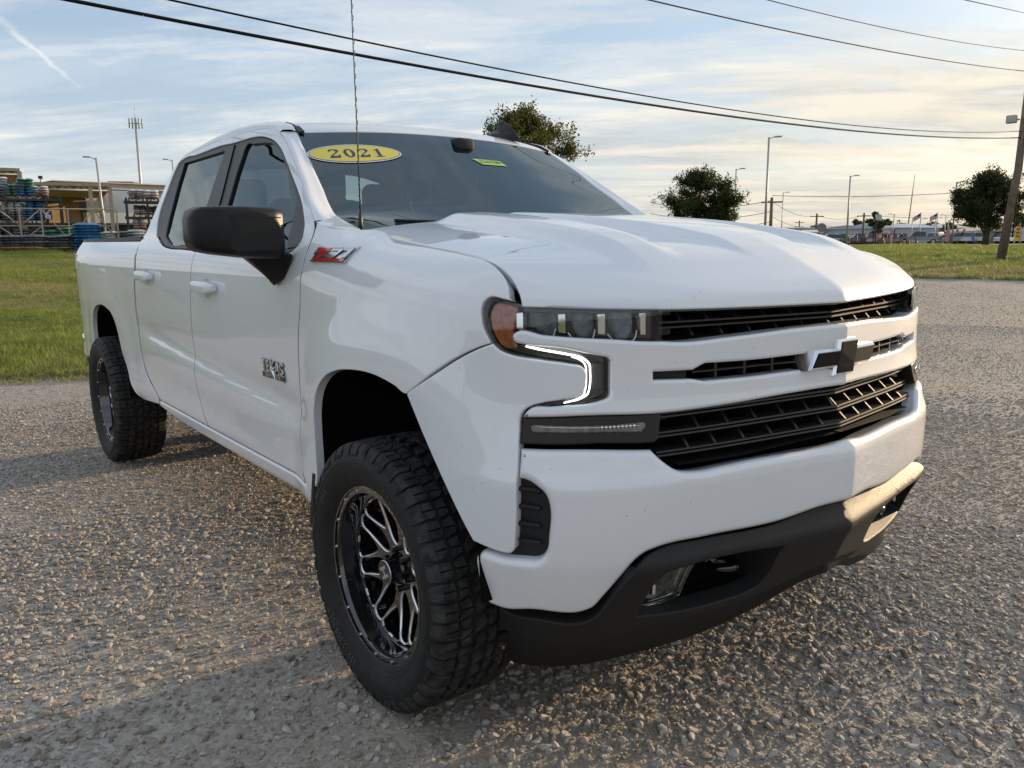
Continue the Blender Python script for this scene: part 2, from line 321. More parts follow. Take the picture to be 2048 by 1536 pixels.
def inset(P, d):
    e = np.roll(P, -1, 0)-P; l = np.linalg.norm(e, axis=1)[:, None]+1e-12; nrm = np.stack([-e[:, 1], e[:, 0]], 1)/l
    m = nrm+np.roll(nrm, 1, 0); ml = (m*m).sum(1)[:, None]; m = m/np.maximum(ml, .6)*2 if False else m/np.maximum(np.sqrt(ml), .5)
    c = (m*nrm).sum(1)[:, None]; return P+m*d/np.maximum(c, .5)
def pip(Q, P):
    x, y = Q[:, 0][:, None], Q[:, 1][:, None]; x1, y1 = P[:, 0], P[:, 1]; x2, y2 = np.roll(x1, -1), np.roll(y1, -1)
    c = ((y1 > y) != (y2 > y)) & (x < (x2-x1)*(y-y1)/(y2-y1+1e-15)+x1); return c.sum(1) % 2 == 1
def panel(name, poly, surf, m, parent, r=.003, t=.014, h=.022, holes=(), hx=None, gap=0., rim_mat=None, off=0., rings=3, raw=False, label=None, kind=None):
    """poly in (u, v); surf(u, v, off) -> xyz. The edge is rolled over with radius r and turned in to depth t."""
    e = 1e-4
    def P3(uv): return surf(uv[:, 0], uv[:, 1], off)
    def nor(uv):
        a = surf(uv[:, 0]+e, uv[:, 1], off)-surf(uv[:, 0]-e, uv[:, 1], off); b = surf(uv[:, 0], uv[:, 1]+e, off)-surf(uv[:, 0], uv[:, 1]-e, off)
        n = np.cross(a, b); n /= np.linalg.norm(n, axis=1)[:, None]+1e-15; w = surf(uv[:, 0], uv[:, 1], off+1e-3)-surf(uv[:, 0], uv[:, 1], off)
        return n*np.sign((n*w).sum(1))[:, None]
    he = min(h, .02)
    loops = [ccw(np.array(poly) if raw else spline(poly, he))]+[ccw(spline(q, he))[::-1] for q in holes]
    if gap: loops = [inset(l, gap) for l in loops]
    ins = [inset(l, r) for l in loops]
    V2 = np.concatenate(ins); E = []; k = 0
    for l in ins: n = len(l); E += [(k+i, k+(i+1) % n) for i in range(n)]; k += n
    lo, hi = V2.min(0), V2.max(0); hx = hx or h
    gx = np.arange(math.floor(lo[0]/hx), math.ceil(hi[0]/hx)+1)*hx; gy = np.arange(math.floor(lo[1]/h), math.ceil(hi[1]/h)+1)*h
    G = np.stack(np.meshgrid(gx, gy), -1).reshape(-1, 2); ok = pip(G, ins[0])
    for q in ins[1:]: ok &= ~pip(G, q)
    G = G[ok]
    if len(G):
        dmin = np.full(len(G), 9.)
        for c0 in range(0, len(G), 4000):
            dmin[c0:c0+4000] = np.sqrt(((G[c0:c0+4000, None]-V2[None])**2).sum(-1)).min(1)
        G = G[dmin > .5*min(h, hx)]
    A = np.concatenate([V2, G])
    vo, _, fo, ov, _, _ = delaunay_2d_cdt([Vector(p) for p in A], E, [], 0, 1e-7)
    vo = np.array([tuple(v) for v in vo]); cen = np.array([vo[list(f)].mean(0) for f in fo])
    ok = pip(cen, ins[0])
    for q in ins[1:]: ok &= ~pip(cen, q)
    F = [tuple(f) for f, o in zip(fo, ok) if o]
    mp = {}
    for i, o in enumerate(ov):
        for q in o:
            if q < len(V2): mp[q] = i
    X = P3(vo); Nn = nor(vo)
    # flip test
    f0 = F[len(F)//2]; fn = np.cross(X[f0[1]]-X[f0[0]], X[f0[2]]-X[f0[0]])
    if fn@Nn[f0[0]] < 0: F = [f[::-1] for f in F]; flip = True
    else: flip = False
    Vs = [X]; Ns = [Nn]; nV = len(X); MI = [0]*len(F); k0 = 0
    for li, l in enumerate(loops):
        n = len(l); n0 = nor(ins[li]); p0 = P3(ins[li]); p1 = P3(l); od = p1-p0; od /= np.linalg.norm(od, axis=1)[:, None]+1e-12
        prev = [mp[k0+i] for i in range(n)]
        steps = [(math.pi/2*(j+1)/rings, 0.) for j in range(rings)]+[(math.pi/2, max(t-r, 0.))]
        for th, ex in steps:
            Q = P3(inset(l, r*(1-math.sin(th))))-n0*(r*(1-math.cos(th))+ex)
            Vs.append(Q); Ns.append(n0*math.cos(th)+od*math.sin(th)); cur = list(range(nV, nV+n)); nV += n
            for i in range(n):
                j = (i+1) % n; q = (prev[i], cur[i], cur[j], prev[j])
                F.append(q[::-1] if flip else q); MI.append(1 if rim_mat else 0)
            prev = cur
        k0 += n
    return mesh(name, np.concatenate(Vs), F, [m, rim_mat] if rim_mat else m, parent, normals=np.concatenate(Ns), midx=MI if rim_mat else None, label=label, kind=kind)

# ================================================================ the truck (x forward, y to its left, z up)
paint = mat('white_paint', (.76, .775, .80), .42, 0, 1.0, .012)
def speckle(m, sc, thr):      # stone chips and dust specks in the paint
    t = m.node_tree; b = t.nodes['Principled BSDF']; g = t.nodes.new('ShaderNodeTexCoord'); v = t.nodes.new('ShaderNodeTexVoronoi'); v.inputs['Scale'].default_value = sc
    t.links.new(g.outputs['Object'], v.inputs['Vector']); r = t.nodes.new('ShaderNodeValToRGB'); r.color_ramp.interpolation = 'LINEAR'
    r.color_ramp.elements[0].position = thr*.6; r.color_ramp.elements[0].color = (.12, .10, .08, 1); r.color_ramp.elements[1].position = thr; r.color_ramp.elements[1].color = (*b.inputs['Base Color'].default_value[:3], 1)
    t.links.new(v.outputs['Distance'], r.inputs[0]); t.links.new(r.outputs[0], b.inputs['Base Color'])
paint_front = mat('white_paint_chipped', (.76, .775, .80), .42, 0, 1.0, .012); speckle(paint_front, 26, .045)
blackp = mat('black_plastic', (.007, .0075, .0085), .36, spec=.28, bump=.12, bscale=900)
blackt = mat('textured_black_plastic', (.011, .011, .0115), .5, spec=.4, bump=.35, bscale=700)
gblack = mat('gloss_black', (.006, .006, .007), .12, coat=.6)
dark = mat('dark_recess', (.004, .004, .0045), .9, spec=.1)
grm = mat('grille_black', (.013, .0128, .0125), .38)
chrome = mat('chrome', (.82, .83, .85), .06, 1)
chrome_s = mat('satin_metal', (.70, .71, .73), .22, 1)
rubber = mat('tyre_rubber', (.012, .012, .0125), .62, var=.35, vscale=25, bump=.25, bscale=120, spec=.35)
rubber_d = mat('tyre_tread', (.024, .0235, .023), .72, var=.5, vscale=18, bump=.5, bscale=160, spec=.3)
wheelb = mat('wheel_gloss_black', (.007, .007, .008), .10, coat=1, var=.0)
amber = mat('amber_lens', (.55, .09, .008), .22, coat=1, var=.5, vscale=60)
drlm = mat('daytime_light', (1, 1, 1), .3, emit=(1, .98, .95), estr=1.8)
smoke = mat('smoked_lens', (.022, .017, .014), .16, spec=.25)
chrome_m = 0; redlens = mat('red_lens', (.20, .012, .012), .15, coat=1)
clearg = glass('clear_lens', (.93, .94, .95))
wind = glass('windshield_glass', (.55, .66, .64), ior=2.05, opaque=.05, body=(.06, .08, .085))
tintg = glass('tinted_side_glass', (.16, .18, .20), opaque=.55)
truck = thing('pickup_truck', 'white lifted crew cab pickup truck with black wheels parked on the gravel', 'pickup truck')
def sk(side):
    def f(s, z, off=0.): return skin(s, z, off, side)
    return f
def skc(s, z, off=0.):        # signed s, passenger side positive
    s = np.asarray(s, float); x, y, nx, ny = plan(np.abs(s)); d = D(np.abs(s), z)+off; sg = np.where(s >= 0, -1., 1.)
    return np.stack([x+nx*d, sg*(y+ny*d), np.asarray(z, float)+0*x], -1)
def mir(l): return [(-p[0],)+tuple(p[1:]) for p in l[::-1]]
def S(x, z, k=0): return (float(s_of_x(x)), z, k)
# wheel arch outline, taken from the front wheel, reused for the rear
_ar = [(x_, z_) for x_, z_ in [(-.408, .640), (-.412, .72), (-.415, .80), (-.412, .865), (-.385, .935), (-.318, .992), (-.228, 1.024), (-.12, 1.040), (.035, 1.043), (.147, 1.028), (.219, 1.014), (.286, .984), (.339, .939), (.388, .868), (.431, .785), (.473, .701), (.487, .662)]]
seamF = [(-.586, 1.501), (-.545, 1.471), (-.523, 1.446), (-.508, 1.408), (-.505, 1.37, 1), (-.525, 1.308), (-.530, 1.27), (-.535, 1.216), (-.560, 1.13), (-.575, 1.05), (-.585, .90), (-.585, .80), (-.570, .70), (-.545, .63), (-.520, .588)]
split = [(-1.819, 1.940), (-1.801, 1.890), (-1.735, 1.60), (-1.722, 1.40, 1), (-1.775, 1.30), (-1.795, 1.22), (-1.82, 1.07), (-1.84, .90), (-1.82, .77), (-1.78, .68), (-1.72, .62), (-1.68, .588)]
rear = [(-2.80, 1.385), (-2.805, 1.319), (-2.83, 1.25), (-2.86, 1.13), (-2.865, .99), (-2.86, .90), (-2.84, .80), (-2.79, .73), (-2.70, .67), (-2.60, .63), (-2.51, .592)]
dtop_r = [(-1.819, 1.940), (-2.147, 1.939), (-2.446, 1.923), (-2.637, 1.905), (-2.73, 1.862), (-2.80, 1.786), (-2.835, 1.67), (-2.86, 1.55), (-2.855, 1.46), (-2.80, 1.385)]
def sx(l, ends=True): 
    o = [S(*p) if len(p) < 3 else S(*p) for p in l]
    if ends: o[0] = (*o[0][:2], 1); o[-1] = (*o[-1][:2], 1)
    return o
def rock(x): return .588
wo_ = list(T_winout)           # closed loop of the black window surround
def wpart(x0, x1):             # run of the surround outline between two x
    return [p for p in wo_ if x0 <= float(plan(p[0])[0]) <= x1]
xs_ = [float(plan(p[0])[0]) for p in wo_]
ix_top = min((i for i in range(len(wo_)) if wo_[i][1] > 1.8), key=lambda i: abs(xs_[i]+1.80))
ix_bot = min((i for i in range(len(wo_)) if wo_[i][1] < 1.45), key=lambda i: abs(xs_[i]+1.73))
def cyc(a, b): 
    o = []; i = a
    while True:
        o.append(wo_[i]); 
        if i == b: break
        i = (i+1) % len(wo_)
    return o
front_run = cyc(ix_top, ix_bot)      # from roof at the B pillar forward and down to the belt at the B pillar
rear_run = cyc(ix_bot, ix_top)       # from the belt back and up to the roof
front_run = [(p[0], p[1], 1 if i in (0, len(front_run)-1) else 0) for i, p in enumerate(front_run)]
rear_run = [(p[0], p[1], 1 if i in (0, len(rear_run)-1) else 0) for i, p in enumerate(rear_run)]
splitS, seamS, rearS, dtr, dtf = sx(split), sx(seamF), sx(rear), sx(dtop_r), list(T_doortop)
dtf = [(a[0], a[1], 1 if i in (0, len(dtf)-1) else 0) for i, a in enumerate(dtf)]
spl_hi = [p for p in splitS if p[1] > 1.885]; spl_lo = [p for p in splitS if p[1] < 1.41]
spl_lo[0] = (*spl_lo[0][:2], 1)
front_door = seamS[::-1][:-1]+dtf[:-1]+[splitS[0]]+front_run+spl_lo
rear_door = dtr[:-1]+rearS+[S(-1.68, .588, 1)]+spl_lo[::-1][1:]+rear_run+[splitS[0]]
rocker = [S(-.505, .582, 1), S(-1.5, .582), S(-2.51, .586, 1), S(-2.53, .556, 1), S(-2.2, .528), S(-1.5, .516), S(-.9, .510), S(-.50, .508, 1)]
archs = [S(.03+0*0+x_, z_) for x_, z_ in [(-.03+a, b) for a, b in _ar]]
hs = [(-.33, 1.470), (-.196, 1.4625), (-.11, 1.437), (.13, 1.412), (.33, 1.391), (.436, 1.377), (.50, 1.358), (.537, 1.337), (.560, 1.313), (.570, 1.287)]
fender = [S(-.565, 1.495, 1), S(-.45, 1.483), S(-.38, 1.474)]+[S(*p) for p in hs[1:]]+[(1.076, 1.2795, 1), (1.107, 1.283), (1.16, 1.284), (1.170, 1.274), (1.170, 1.23), (1.164, 1.211), (1.150, 1.190), (1.139, 1.174, 1), (1.176, 1.1625), (1.244, 1.1335), (1.331, 1.083), (1.382, 1.051), (1.437, 1.0175, 1)]
fender += [p for p in [S(a, b) for a, b in _ar][::-1] if p[0] > 1.44]
fender[-1] = (*fender[-1][:2], 1)
fender += [S(-.412, .612, 1), S(-.43, .590, 1), S(-.47, .510, 1), S(-.495, .505, 1), S(-.516, .590)]+seamS[::-1][1:-1]
ra = [(x_-3.745+.0, z_) for x_, z_ in _ar]
bed = [S(-2.835, 1.452, 1), S(-2.835, 1.37), S(-2.84, 1.319), S(-2.865, 1.25), S(-2.895, 1.13), S(-2.90, .99), S(-2.895, .90), S(-2.875, .80), S(-2.83, .73), S(-2.74, .67), S(-2.62, .63), S(-2.55, .592), S(-2.55, .56, 1), S(-2.74, .545), S(-2.97, .535), S(-3.06, .548), S(-3.13, .60), S(-3.20, .685)]
bed += [S(-3.745+a, b) for a, b in _ar[::-1] if b > .72 and a > 0] + [S(-3.745+a, b) for a, b in _ar[::-1] if a <= 0]
bed += [S(-4.17, .62, 1), S(-4.40, .625), S(-4.58, .66), S(-4.70, .72, 1), S(-4.73, .95), S(-4.735, 1.2), S(-4.72, 1.40), S(-4.68, 1.462, 1), S(-4.0, 1.458)]
for side, tagc in ((-1, 'passenger'), (1, 'driver')):
    f = sk(side)
    fd = panel('front_door', front_door, f, paint, truck, r=.0035, h=.02, gap=.0022)
    rd = panel('rear_door', rear_door, f, paint, truck, r=.0035, h=.02, gap=.0022)
    panel('rocker_panel', rocker, f, paint, truck, r=.010, h=.02, off=.004)
    panel('front_fender', fender, f, paint, truck, r=.004, t=.03, h=.016, gap=.001)
    bp_ = panel('bed_side', bed, f, paint, truck, r=.004, t=.03, h=.02, gap=.001)
    # black surround, glass
    hr, hf = [list(T_glassR)], [list(T_glassF)]
    sur = panel('window_surround', [(p[0], p[1], 0) for p in wo_], f, blackp, truck, off=-.006, r=.006, t=.02, h=.03, holes=[[(p[0], p[1], p[2] if len(p) > 2 else 0) for p in T_glassR], [(p[0], p[1], p[2] if len(p) > 2 else 0) for p in T_glassF]])
    panel('window_glass', T_glassR, f, tintg, rd, off=-.018, r=.001, t=.002, h=.03)
    panel('window_glass', T_glassF, f, tintg, fd, off=-.018, r=.001, t=.002, h=.03)
    panel('window_sail', T_sail, f, blackp, fd, off=-.013, r=.003, t=.006, h=.03)
    for run in (seamF, [q for q in split if q[1] < 1.40], rear):
        b = MB(); q = spline([S(*p[:2]) for p in run], .02, False); b.tube(f(q[:, 0], q[:, 1], -.0025), .0024, 5); b.build('dark_gap_seal', dark, fd if run is seamF else rd)  # near-black rubber line puts the shade of the door gaps into colour
    # B pillar split line
    b = MB(); q = spline([p for p in splitS if 1.40 <= p[1] <= 1.93], .02, False); X = f(q[:, 0], q[:, 1], -.0035); b.tube(X, .0025, 5); b.build('pillar_seam', dark, sur)
# vertical bits joining door tops to the roof: rail loft on both sides
rail1 = [(p[0], p[1]) for p in spline(list(T_doortop)+[S(-2.147, 1.939), S(-2.446, 1.923), S(-2.637, 1.905), S(-2.73, 1.862), S(-2.80, 1.786), S(-2.835, 1.67), S(-2.86, 1.55), S(-2.855, 1.46), S(-2.835, 1.38)], .02, False)]
def loft(name, curves, m, parent, nu=8, side=-1, **k):
    """curves: list of (n,3) rows; smooth surface through them"""
    C_ = np.array(curves); nr, n, _ = C_.shape; t = np.arange(nr); tt = np.linspace(0, nr-1, (nr-1)*nu+1); out = np.zeros((len(tt), n, 3))
    for a in range(n):
        for d in range(3):
            out[:, a, d] = pchip(t, C_[:, a, d])(tt) if nr > 2 else np.interp(tt, t, C_[:, a, d])
    V = out.reshape(-1, 3); F = [(i*n+j, i*n+j+1, (i+1)*n+j+1, (i+1)*n+j) for i in range(len(tt)-1) for j in range(n-1)]
    if side > 0: F = [f_[::-1] for f_ in F]
    return mesh(name, V, F, m, parent, **k)
def resamp(P, n):
    P = np.asarray(P, float); l = np.r_[0, np.cumsum(np.linalg.norm(np.diff(P, axis=0), axis=1))]; t = np.linspace(0, l[-1], n); return np.stack([np.interp(t, l, P[:, k]) for k in range(3)], 1)
# windshield edge (passenger side, y negative)
WE = np.array([(-.380, -.84, 1.472), (-.447, -.825, 1.482), (-.535, -.81, 1.498), (-.615, -.797, 1.517), (-.669, -.79, 1.542), (-.725, -.78, 1.577), (-.795, -.765, 1.628), (-.914, -.74, 1.702), (-1.003, -.725, 1.766), (-1.109, -.705, 1.831), (-1.190, -.684, 1.883)])
RE = np.array([(-1.190, -.684, 1.883), (-1.24, -.672, 1.915), (-1.33, -.665, 1.938), (-1.55, -.662, 1.962), (-1.85, -.66, 1.978), (-2.15, -.66, 1.968), (-2.43, -.663, 1.946), (-2.63, -.675, 1.918), (-2.75, -.69, 1.862), (-2.83, -.71, 1.78), (-2.875, -.73, 1.67), (-2.90, -.75, 1.56), (-2.91, -.77, 1.46), (-2.90, -.80, 1.38)])
for side in (-1, 1):
    f = sk(side); sm = np.array([1, -side, 1.])
    # A pillar: door seam to windshield edge, rail: door seam to roof edge
    s1 = np.array(rail1); c1 = f(s1[:, 0], s1[:, 1], -.001); nA = 30; nR = 60
    kA = np.argmin(np.abs(c1[:, 0]+1.235)+10*(np.arange(len(c1)) > len(c1)*.6)); 
    cA = resamp(c1[:kA+1], nA); cB = resamp(WE[2:], nA)*sm
    # the pillar foot blends into the fender top
    mid = (cA+cB)/2; outw = np.stack([0*mid[:, 0]+.15, side*np.ones(len(mid))*.85, 0*mid[:, 0]+.50], 1); outw /= np.linalg.norm(outw, axis=1)[:, None]
    wv = np.linalg.norm(cB-cA, axis=1)[:, None]; 
    q1 = cA+(cB-cA)*.28+outw*wv*.10; q2 = cA+(cB-cA)*.66+outw*wv*.07
    loft('a_pillar', [cA-outw*.012, cA, q1, q2, cB, cB-outw*.03-np.array([0, side*.004, 0])], paint, truck, side=side)
    cR = resamp(c1[kA:], nR); rE = resamp(RE, nR)*sm
    # match by parameter; bulge upward and outward
    nrm_ = np.stack([np.interp(np.linspace(0, 1, nR), [0, .55, .75, 1], [.05, 0, -.45, -.6]), side*np.interp(np.linspace(0, 1, nR), [0, .55, .8, 1], [.65, .65, .7, .75]), np.interp(np.linspace(0, 1, nR), [0, .55, .75, 1], [.75, .75, .4, .1])], 1); nrm_ /= np.linalg.norm(nrm_, axis=1)[:, None]
    wv = np.linalg.norm(rE-cR, axis=1)[:, None]
    loft('roof_rail', [cR-nrm_*.012, cR, cR+(rE-cR)*.33+nrm_*wv*.20, cR+(rE-cR)*.70+nrm_*wv*.20, rE, rE-nrm_*.03], paint, truck, side=side)
for side in (-1, 1):
    q = np.array([(-.630, -.888, 1.517), (-.615, -.80, 1.523), (-.535, -.805, 1.500), (-.447, -.820, 1.484), (-.375, -.838, 1.474), (-.335, -.853, 1.4705), (-.345, -.866, 1.4685), (-.40, -.885, 1.471), (-.47, -.898, 1.480), (-.565, -.898, 1.494)])*np.array([1, -side, 1.])
    c0 = q.mean(0)+np.array([0, 0, .004]); n = len(q); mesh('fender_corner', np.concatenate([q, [c0], q-np.array([0, 0, .04])]), [((i, (i+1) % n, n) if side < 0 else ((i+1) % n, i, n)) for i in range(n)]+[(i, n+1+i, n+1+(i+1) % n, (i+1) % n) for i in range(n)], paint, truck, sharp=50)
# roof
rs = [0, .10, .25, .45, .65, .85, 1]
rxc = pchip(rs, [-1.108, -1.20, -1.42, -1.80, -2.20, -2.62, -2.78]); rzc = pchip(rs, [1.908, 1.945, 1.985, 2.012, 2.008, 1.965, 1.90])
rxe = pchip(rs, [-1.185, -1.245, -1.42, -1.80, -2.20, -2.62, -2.78]); rze = pchip(rs, [1.880, 1.910, 1.944, 1.968, 1.960, 1.905, 1.80])
def roof(v, t, off=0.):
    v = np.asarray(v, float); a = np.abs(v); g = a**2.2; x = rxc(t)+(rxe(t)-rxc(t))*g; z = rzc(t)+(rze(t)-rzc(t))*a**2.6; y = v*(.690-.030*sst(t, 0, .12))
    return np.stack([x, -y, z+off], -1)
# gentle stamped channels along the roof
def roofs(v, t, off=0.):
    X = roof(v, t, off); X[..., 2] -= .006*sst(t, .12, .2)*np.exp(-((np.abs(v)-.45)/.06)**2); return X
def rmap(u, w, off=0.): return roofs(u/.69, w/1.6, off)
panel('roof', [(-.688, .002, 1), (.688, .002, 1), (.688, 1.6, 1), (-.688, 1.6, 1)], rmap, paint, truck, r=.006, t=.02, h=.03)
for side in (-1, 1):
    b = MB(); e = resamp(RE[:9], 40)*np.array([1, -side, 1.]); b.tube(e+np.array([0, 0, -.002]), .008, 6); b.build('roof_ditch_moulding', blackp, truck)
# black corner caps at the front of the roof ditch
for side in (-1, 1):
    b = MB(); q = [(-1.172, .690, 1.876), (-1.166, .664, 1.880), (-1.24, .652, 1.909), (-1.34, .652, 1.926), (-1.34, .662, 1.930), (-1.24, .676, 1.911)]
    V = [(x, side*y, z) for x, y, z in q]+[(x, side*y, z+.008) for x, y, z in q]; F = [(0, 5, 4, 3, 2, 1)[::-1], (6, 7, 8, 9, 10, 11)]+[(i, (i+1) % 6, 6+(i+1) % 6, 6+i) for i in range(6)]
    b.add(V, F).build('ditch_cap', blackp, truck, smooth=False)
# shark fin aerial
def finx(t, w):
    return None
b = MB(); st = [(-1.43, .010, 1.966, 1.978, .004), (-1.40, .028, 1.962, 1.990, .010), (-1.35, .034, 1.960, 1.998, .012), (-1.325, .034, 1.958, 2.036, .010), (-1.29, .034, 1.956, 2.032, .009), (-1.24, .034, 1.950, 2.005, .010), (-1.19, .026, 1.938, 1.965, .010), (-1.165, .010, 1.930, 1.940, .004)]
V = []; 
for x, w, z0, z1, tw in st:
    zb = z0+min(.024, (z1-z0)*.6)
    V += [(x, .47+w, z0-.012), (x, .47+w*.85, z0+(zb-z0)*.7), (x, .47+tw, zb+.004), (x, .47+.003, z1), (x, .47-.003, z1), (x, .47-tw, zb+.004), (x, .47-w*.85, z0+(zb-z0)*.7), (x, .47-w, z0-.012)]
F = [(i*8+k, i*8+k+1, i*8+k+9, i*8+k+8) for i in range(7) for k in range(7)]; b.add(V, F).build('shark_fin_aerial', blackp, truck, sharp=40)
# windshield
def wsf(v, t, off=0.):
    """v -1..1 across, t 0 bottom .. 1 top"""
    v = np.asarray(v, float); t = np.asarray(t, float); tt = np.linspace(0, 1, len(WE)); l = np.r_[0, np.cumsum(np.linalg.norm(np.diff(WE, axis=0), axis=1))]; l /= l[-1]
    ex, ey, ez = (np.interp(t, l, WE[:, k]) for k in range(3)); cx_ = -.44+(-1.108+.44)*t; cz_ = 1.455+(1.906-1.455)*t
    g = np.abs(v)**2.0; return np.stack([ex*g+cx_*(1-g)+off*.6, v*ey, ez*g+cz_*(1-g)+off*.8], -1)
def grid_surf(name, fn, u0, u1, v0, v1, nu, nv, m, parent, off=0., **k):
    U, V_ = np.meshgrid(np.linspace(u0, u1, nu), np.linspace(v0, v1, nv)); X = fn(U, V_, off).reshape(-1, 3)
    F = [(j*nu+i, j*nu+i+1, (j+1)*nu+i+1, (j+1)*nu+i) for j in range(nv-1) for i in range(nu-1)]; return mesh(name, X, F, m, parent, **k)
ws = grid_surf('windshield', wsf, 1, -1, 0, 1, 61, 31, wind, truck)
# frit band: black edge printed on the glass (slightly inside)
frit = mat('glass_frit', (.004, .004, .005), .4)
shadeb = glass('sunshade_band', (.20, .21, .23), opaque=.25)
b = MB(); nU = 61
def strip(fn2d, n, m, name, off):
    V = []; F = []
    for i in range(n):
        (a, b_), (c_, d) = fn2d(i/(n-1)); V += [wsf(a, b_, off), wsf(c_, d, off)]
    F = [(2*i, 2*i+1, 2*i+3, 2*i+2) for i in range(n-1)]; return mesh(name, np.array(V).reshape(-1, 3), F, m, ws)
for sg in (-1, 1): strip(lambda t: ((sg, t), (sg*(.90+.045*abs(t-.35)-.02*(t < .2)), t)), 30, frit, 'glass_frit', -.004)
strip(lambda t: ((-1+2*t, 0), (-1+2*t, .10+.04*abs(2*t-1)**3)), 40, frit, 'glass_frit', -.004)
strip(lambda t: ((-1+2*t, 1), (-1+2*t, .985)), 40, frit, 'glass_frit', -.004)
strip(lambda t: ((-.93+1.86*t, .985), (-.93+1.86*t, .83)), 40, shadeb, 'sunshade_band', -.006)
# hood
HH = 1.33
def hoodm(u, w, off=0.):
    X = hood(np.clip(u, -.93, .93)/.9, np.clip(w/HH, 0, 1)); a = 1e-3
    if off: 
        A_ = hood(np.clip(u+a, -.93, .93)/.9, np.clip(w/HH, 0, 1))-X; B_ = hood(np.clip(u, -.93, .93)/.9, np.clip(w/HH-a, 0, 1))-X; n = np.cross(B_, A_); n /= np.linalg.norm(n, axis=-1)[..., None]+1e-12; X = X+n*np.sign(n[..., 0:1]*.5+n[..., 2:3])*off
    return X
hp = [(-.885, .02, 1), (-.6, .01), (0, .0), (.6, .01), (.885, .02, 1), (.894, .5*HH), (.897, .9*HH), (.897, .994*HH, 1), (.7, .997*HH), (.4, .998*HH), (0, .998*HH), (-.4, .998*HH), (-.7, .997*HH), (-.897, .994*HH, 1), (-.897, .9*HH), (-.894, .5*HH)]
panel('hood', hp, hoodm, paint_front, truck, r=.005, t=.035, h=.018)
# cowl and wipers
b = MB(); b.box(-.66, -.30, -.80, .80, 1.37, 1.452); b.build('cowl_panel', blackp, truck)
def wiper(y0, y1, nm='wiper'):
    b = MB(); P = [wsf(-(a)/.78, t, .022) for a, t in ((y0, .02), (y0*.6+y1*.4, .05), (y1, .075))]; b.tube(P, .007, 6); b.tube([p+np.array([.006, 0, -.012]) for p in P[1:]], .006, 6); b.build(nm, blackp, truck)
wiper(.62, .05); wiper(-.02, -.62)
b = MB(); vs = [(-.36, -.80, 1.466), (-.36, -.45, 1.488), (-.46, -.20, 1.497), (-.50, -.30, 1.486), (-.52, -.74, 1.487), (-.45, -.81, 1.476)]
b.add(vs+[(x, y, z-.03) for x, y, z in vs], [tuple(range(6))[::-1], tuple(range(6, 12))]+[(i, (i+1) % 6, 6+(i+1) % 6, 6+i) for i in range(6)]).build('cowl_cover', blackp, truck, smooth=False)
# ---------------------------------------------------------------- front end
gb = panel('grille_backing', [(-1.0, .60, 1), (1.0, .60, 1), (1.0, 1.262, 1), (-1.0, 1.262, 1)], skc, dark, truck, off=-.15, r=.002, t=.004, h=.06)
TB, TBb = list(T_bar), list(T_bar_b)
bar_t = TB+[(0, 1.187, 1)]; 
bar_poly = TB+[(0, 1.187)]+mir(TB)+mir(TBb)[0:0]
bar_poly = [p for p in TB if p[0] > .02]+[(0., 1.189)]+[(-p[0],)+tuple(p[1:]) for p in TB if p[0] > .02][::-1]+[(-p[0],)+tuple(p[1:]) for p in TBb if p[0] > .02][::-1]+[(0., 1.016)]+[p for p in TBb if p[0] > .02]
slot_poly = [p for p in T_slot if p[0] > .02]+[(0, 1.116)]+[(-p[0],)+tuple(p[1:]) for p in T_slot if p[0] > .02][::-1]+[(-p[0],)+tuple(p[1:]) for p in T_slot_b if p[0] > .02][::-1]+[(0, 1.071)]+[p for p in T_slot_b if p[0] > .02]
panel('grille_bar', bar_poly, skc, paint_front, truck, r=.010, t=.055, h=.014, hx=.02, holes=[slot_poly])
bump_poly = [p for p in T_bump if p[0] > .02]+[(0, .868)]+[(-p[0],)+tuple(p[1:]) for p in T_bump if p[0] > .02][::-1]+[(-p[0],)+tuple(p[1:]) for p in T_bump_b if p[0] > .02][::-1]+[(0, .683)]+[p for p in T_bump_b if p[0] > .02]
panel('front_bumper', bump_poly, skc, paint_front, truck, r=.020, t=.055, h=.015, hx=.02, rings=5)
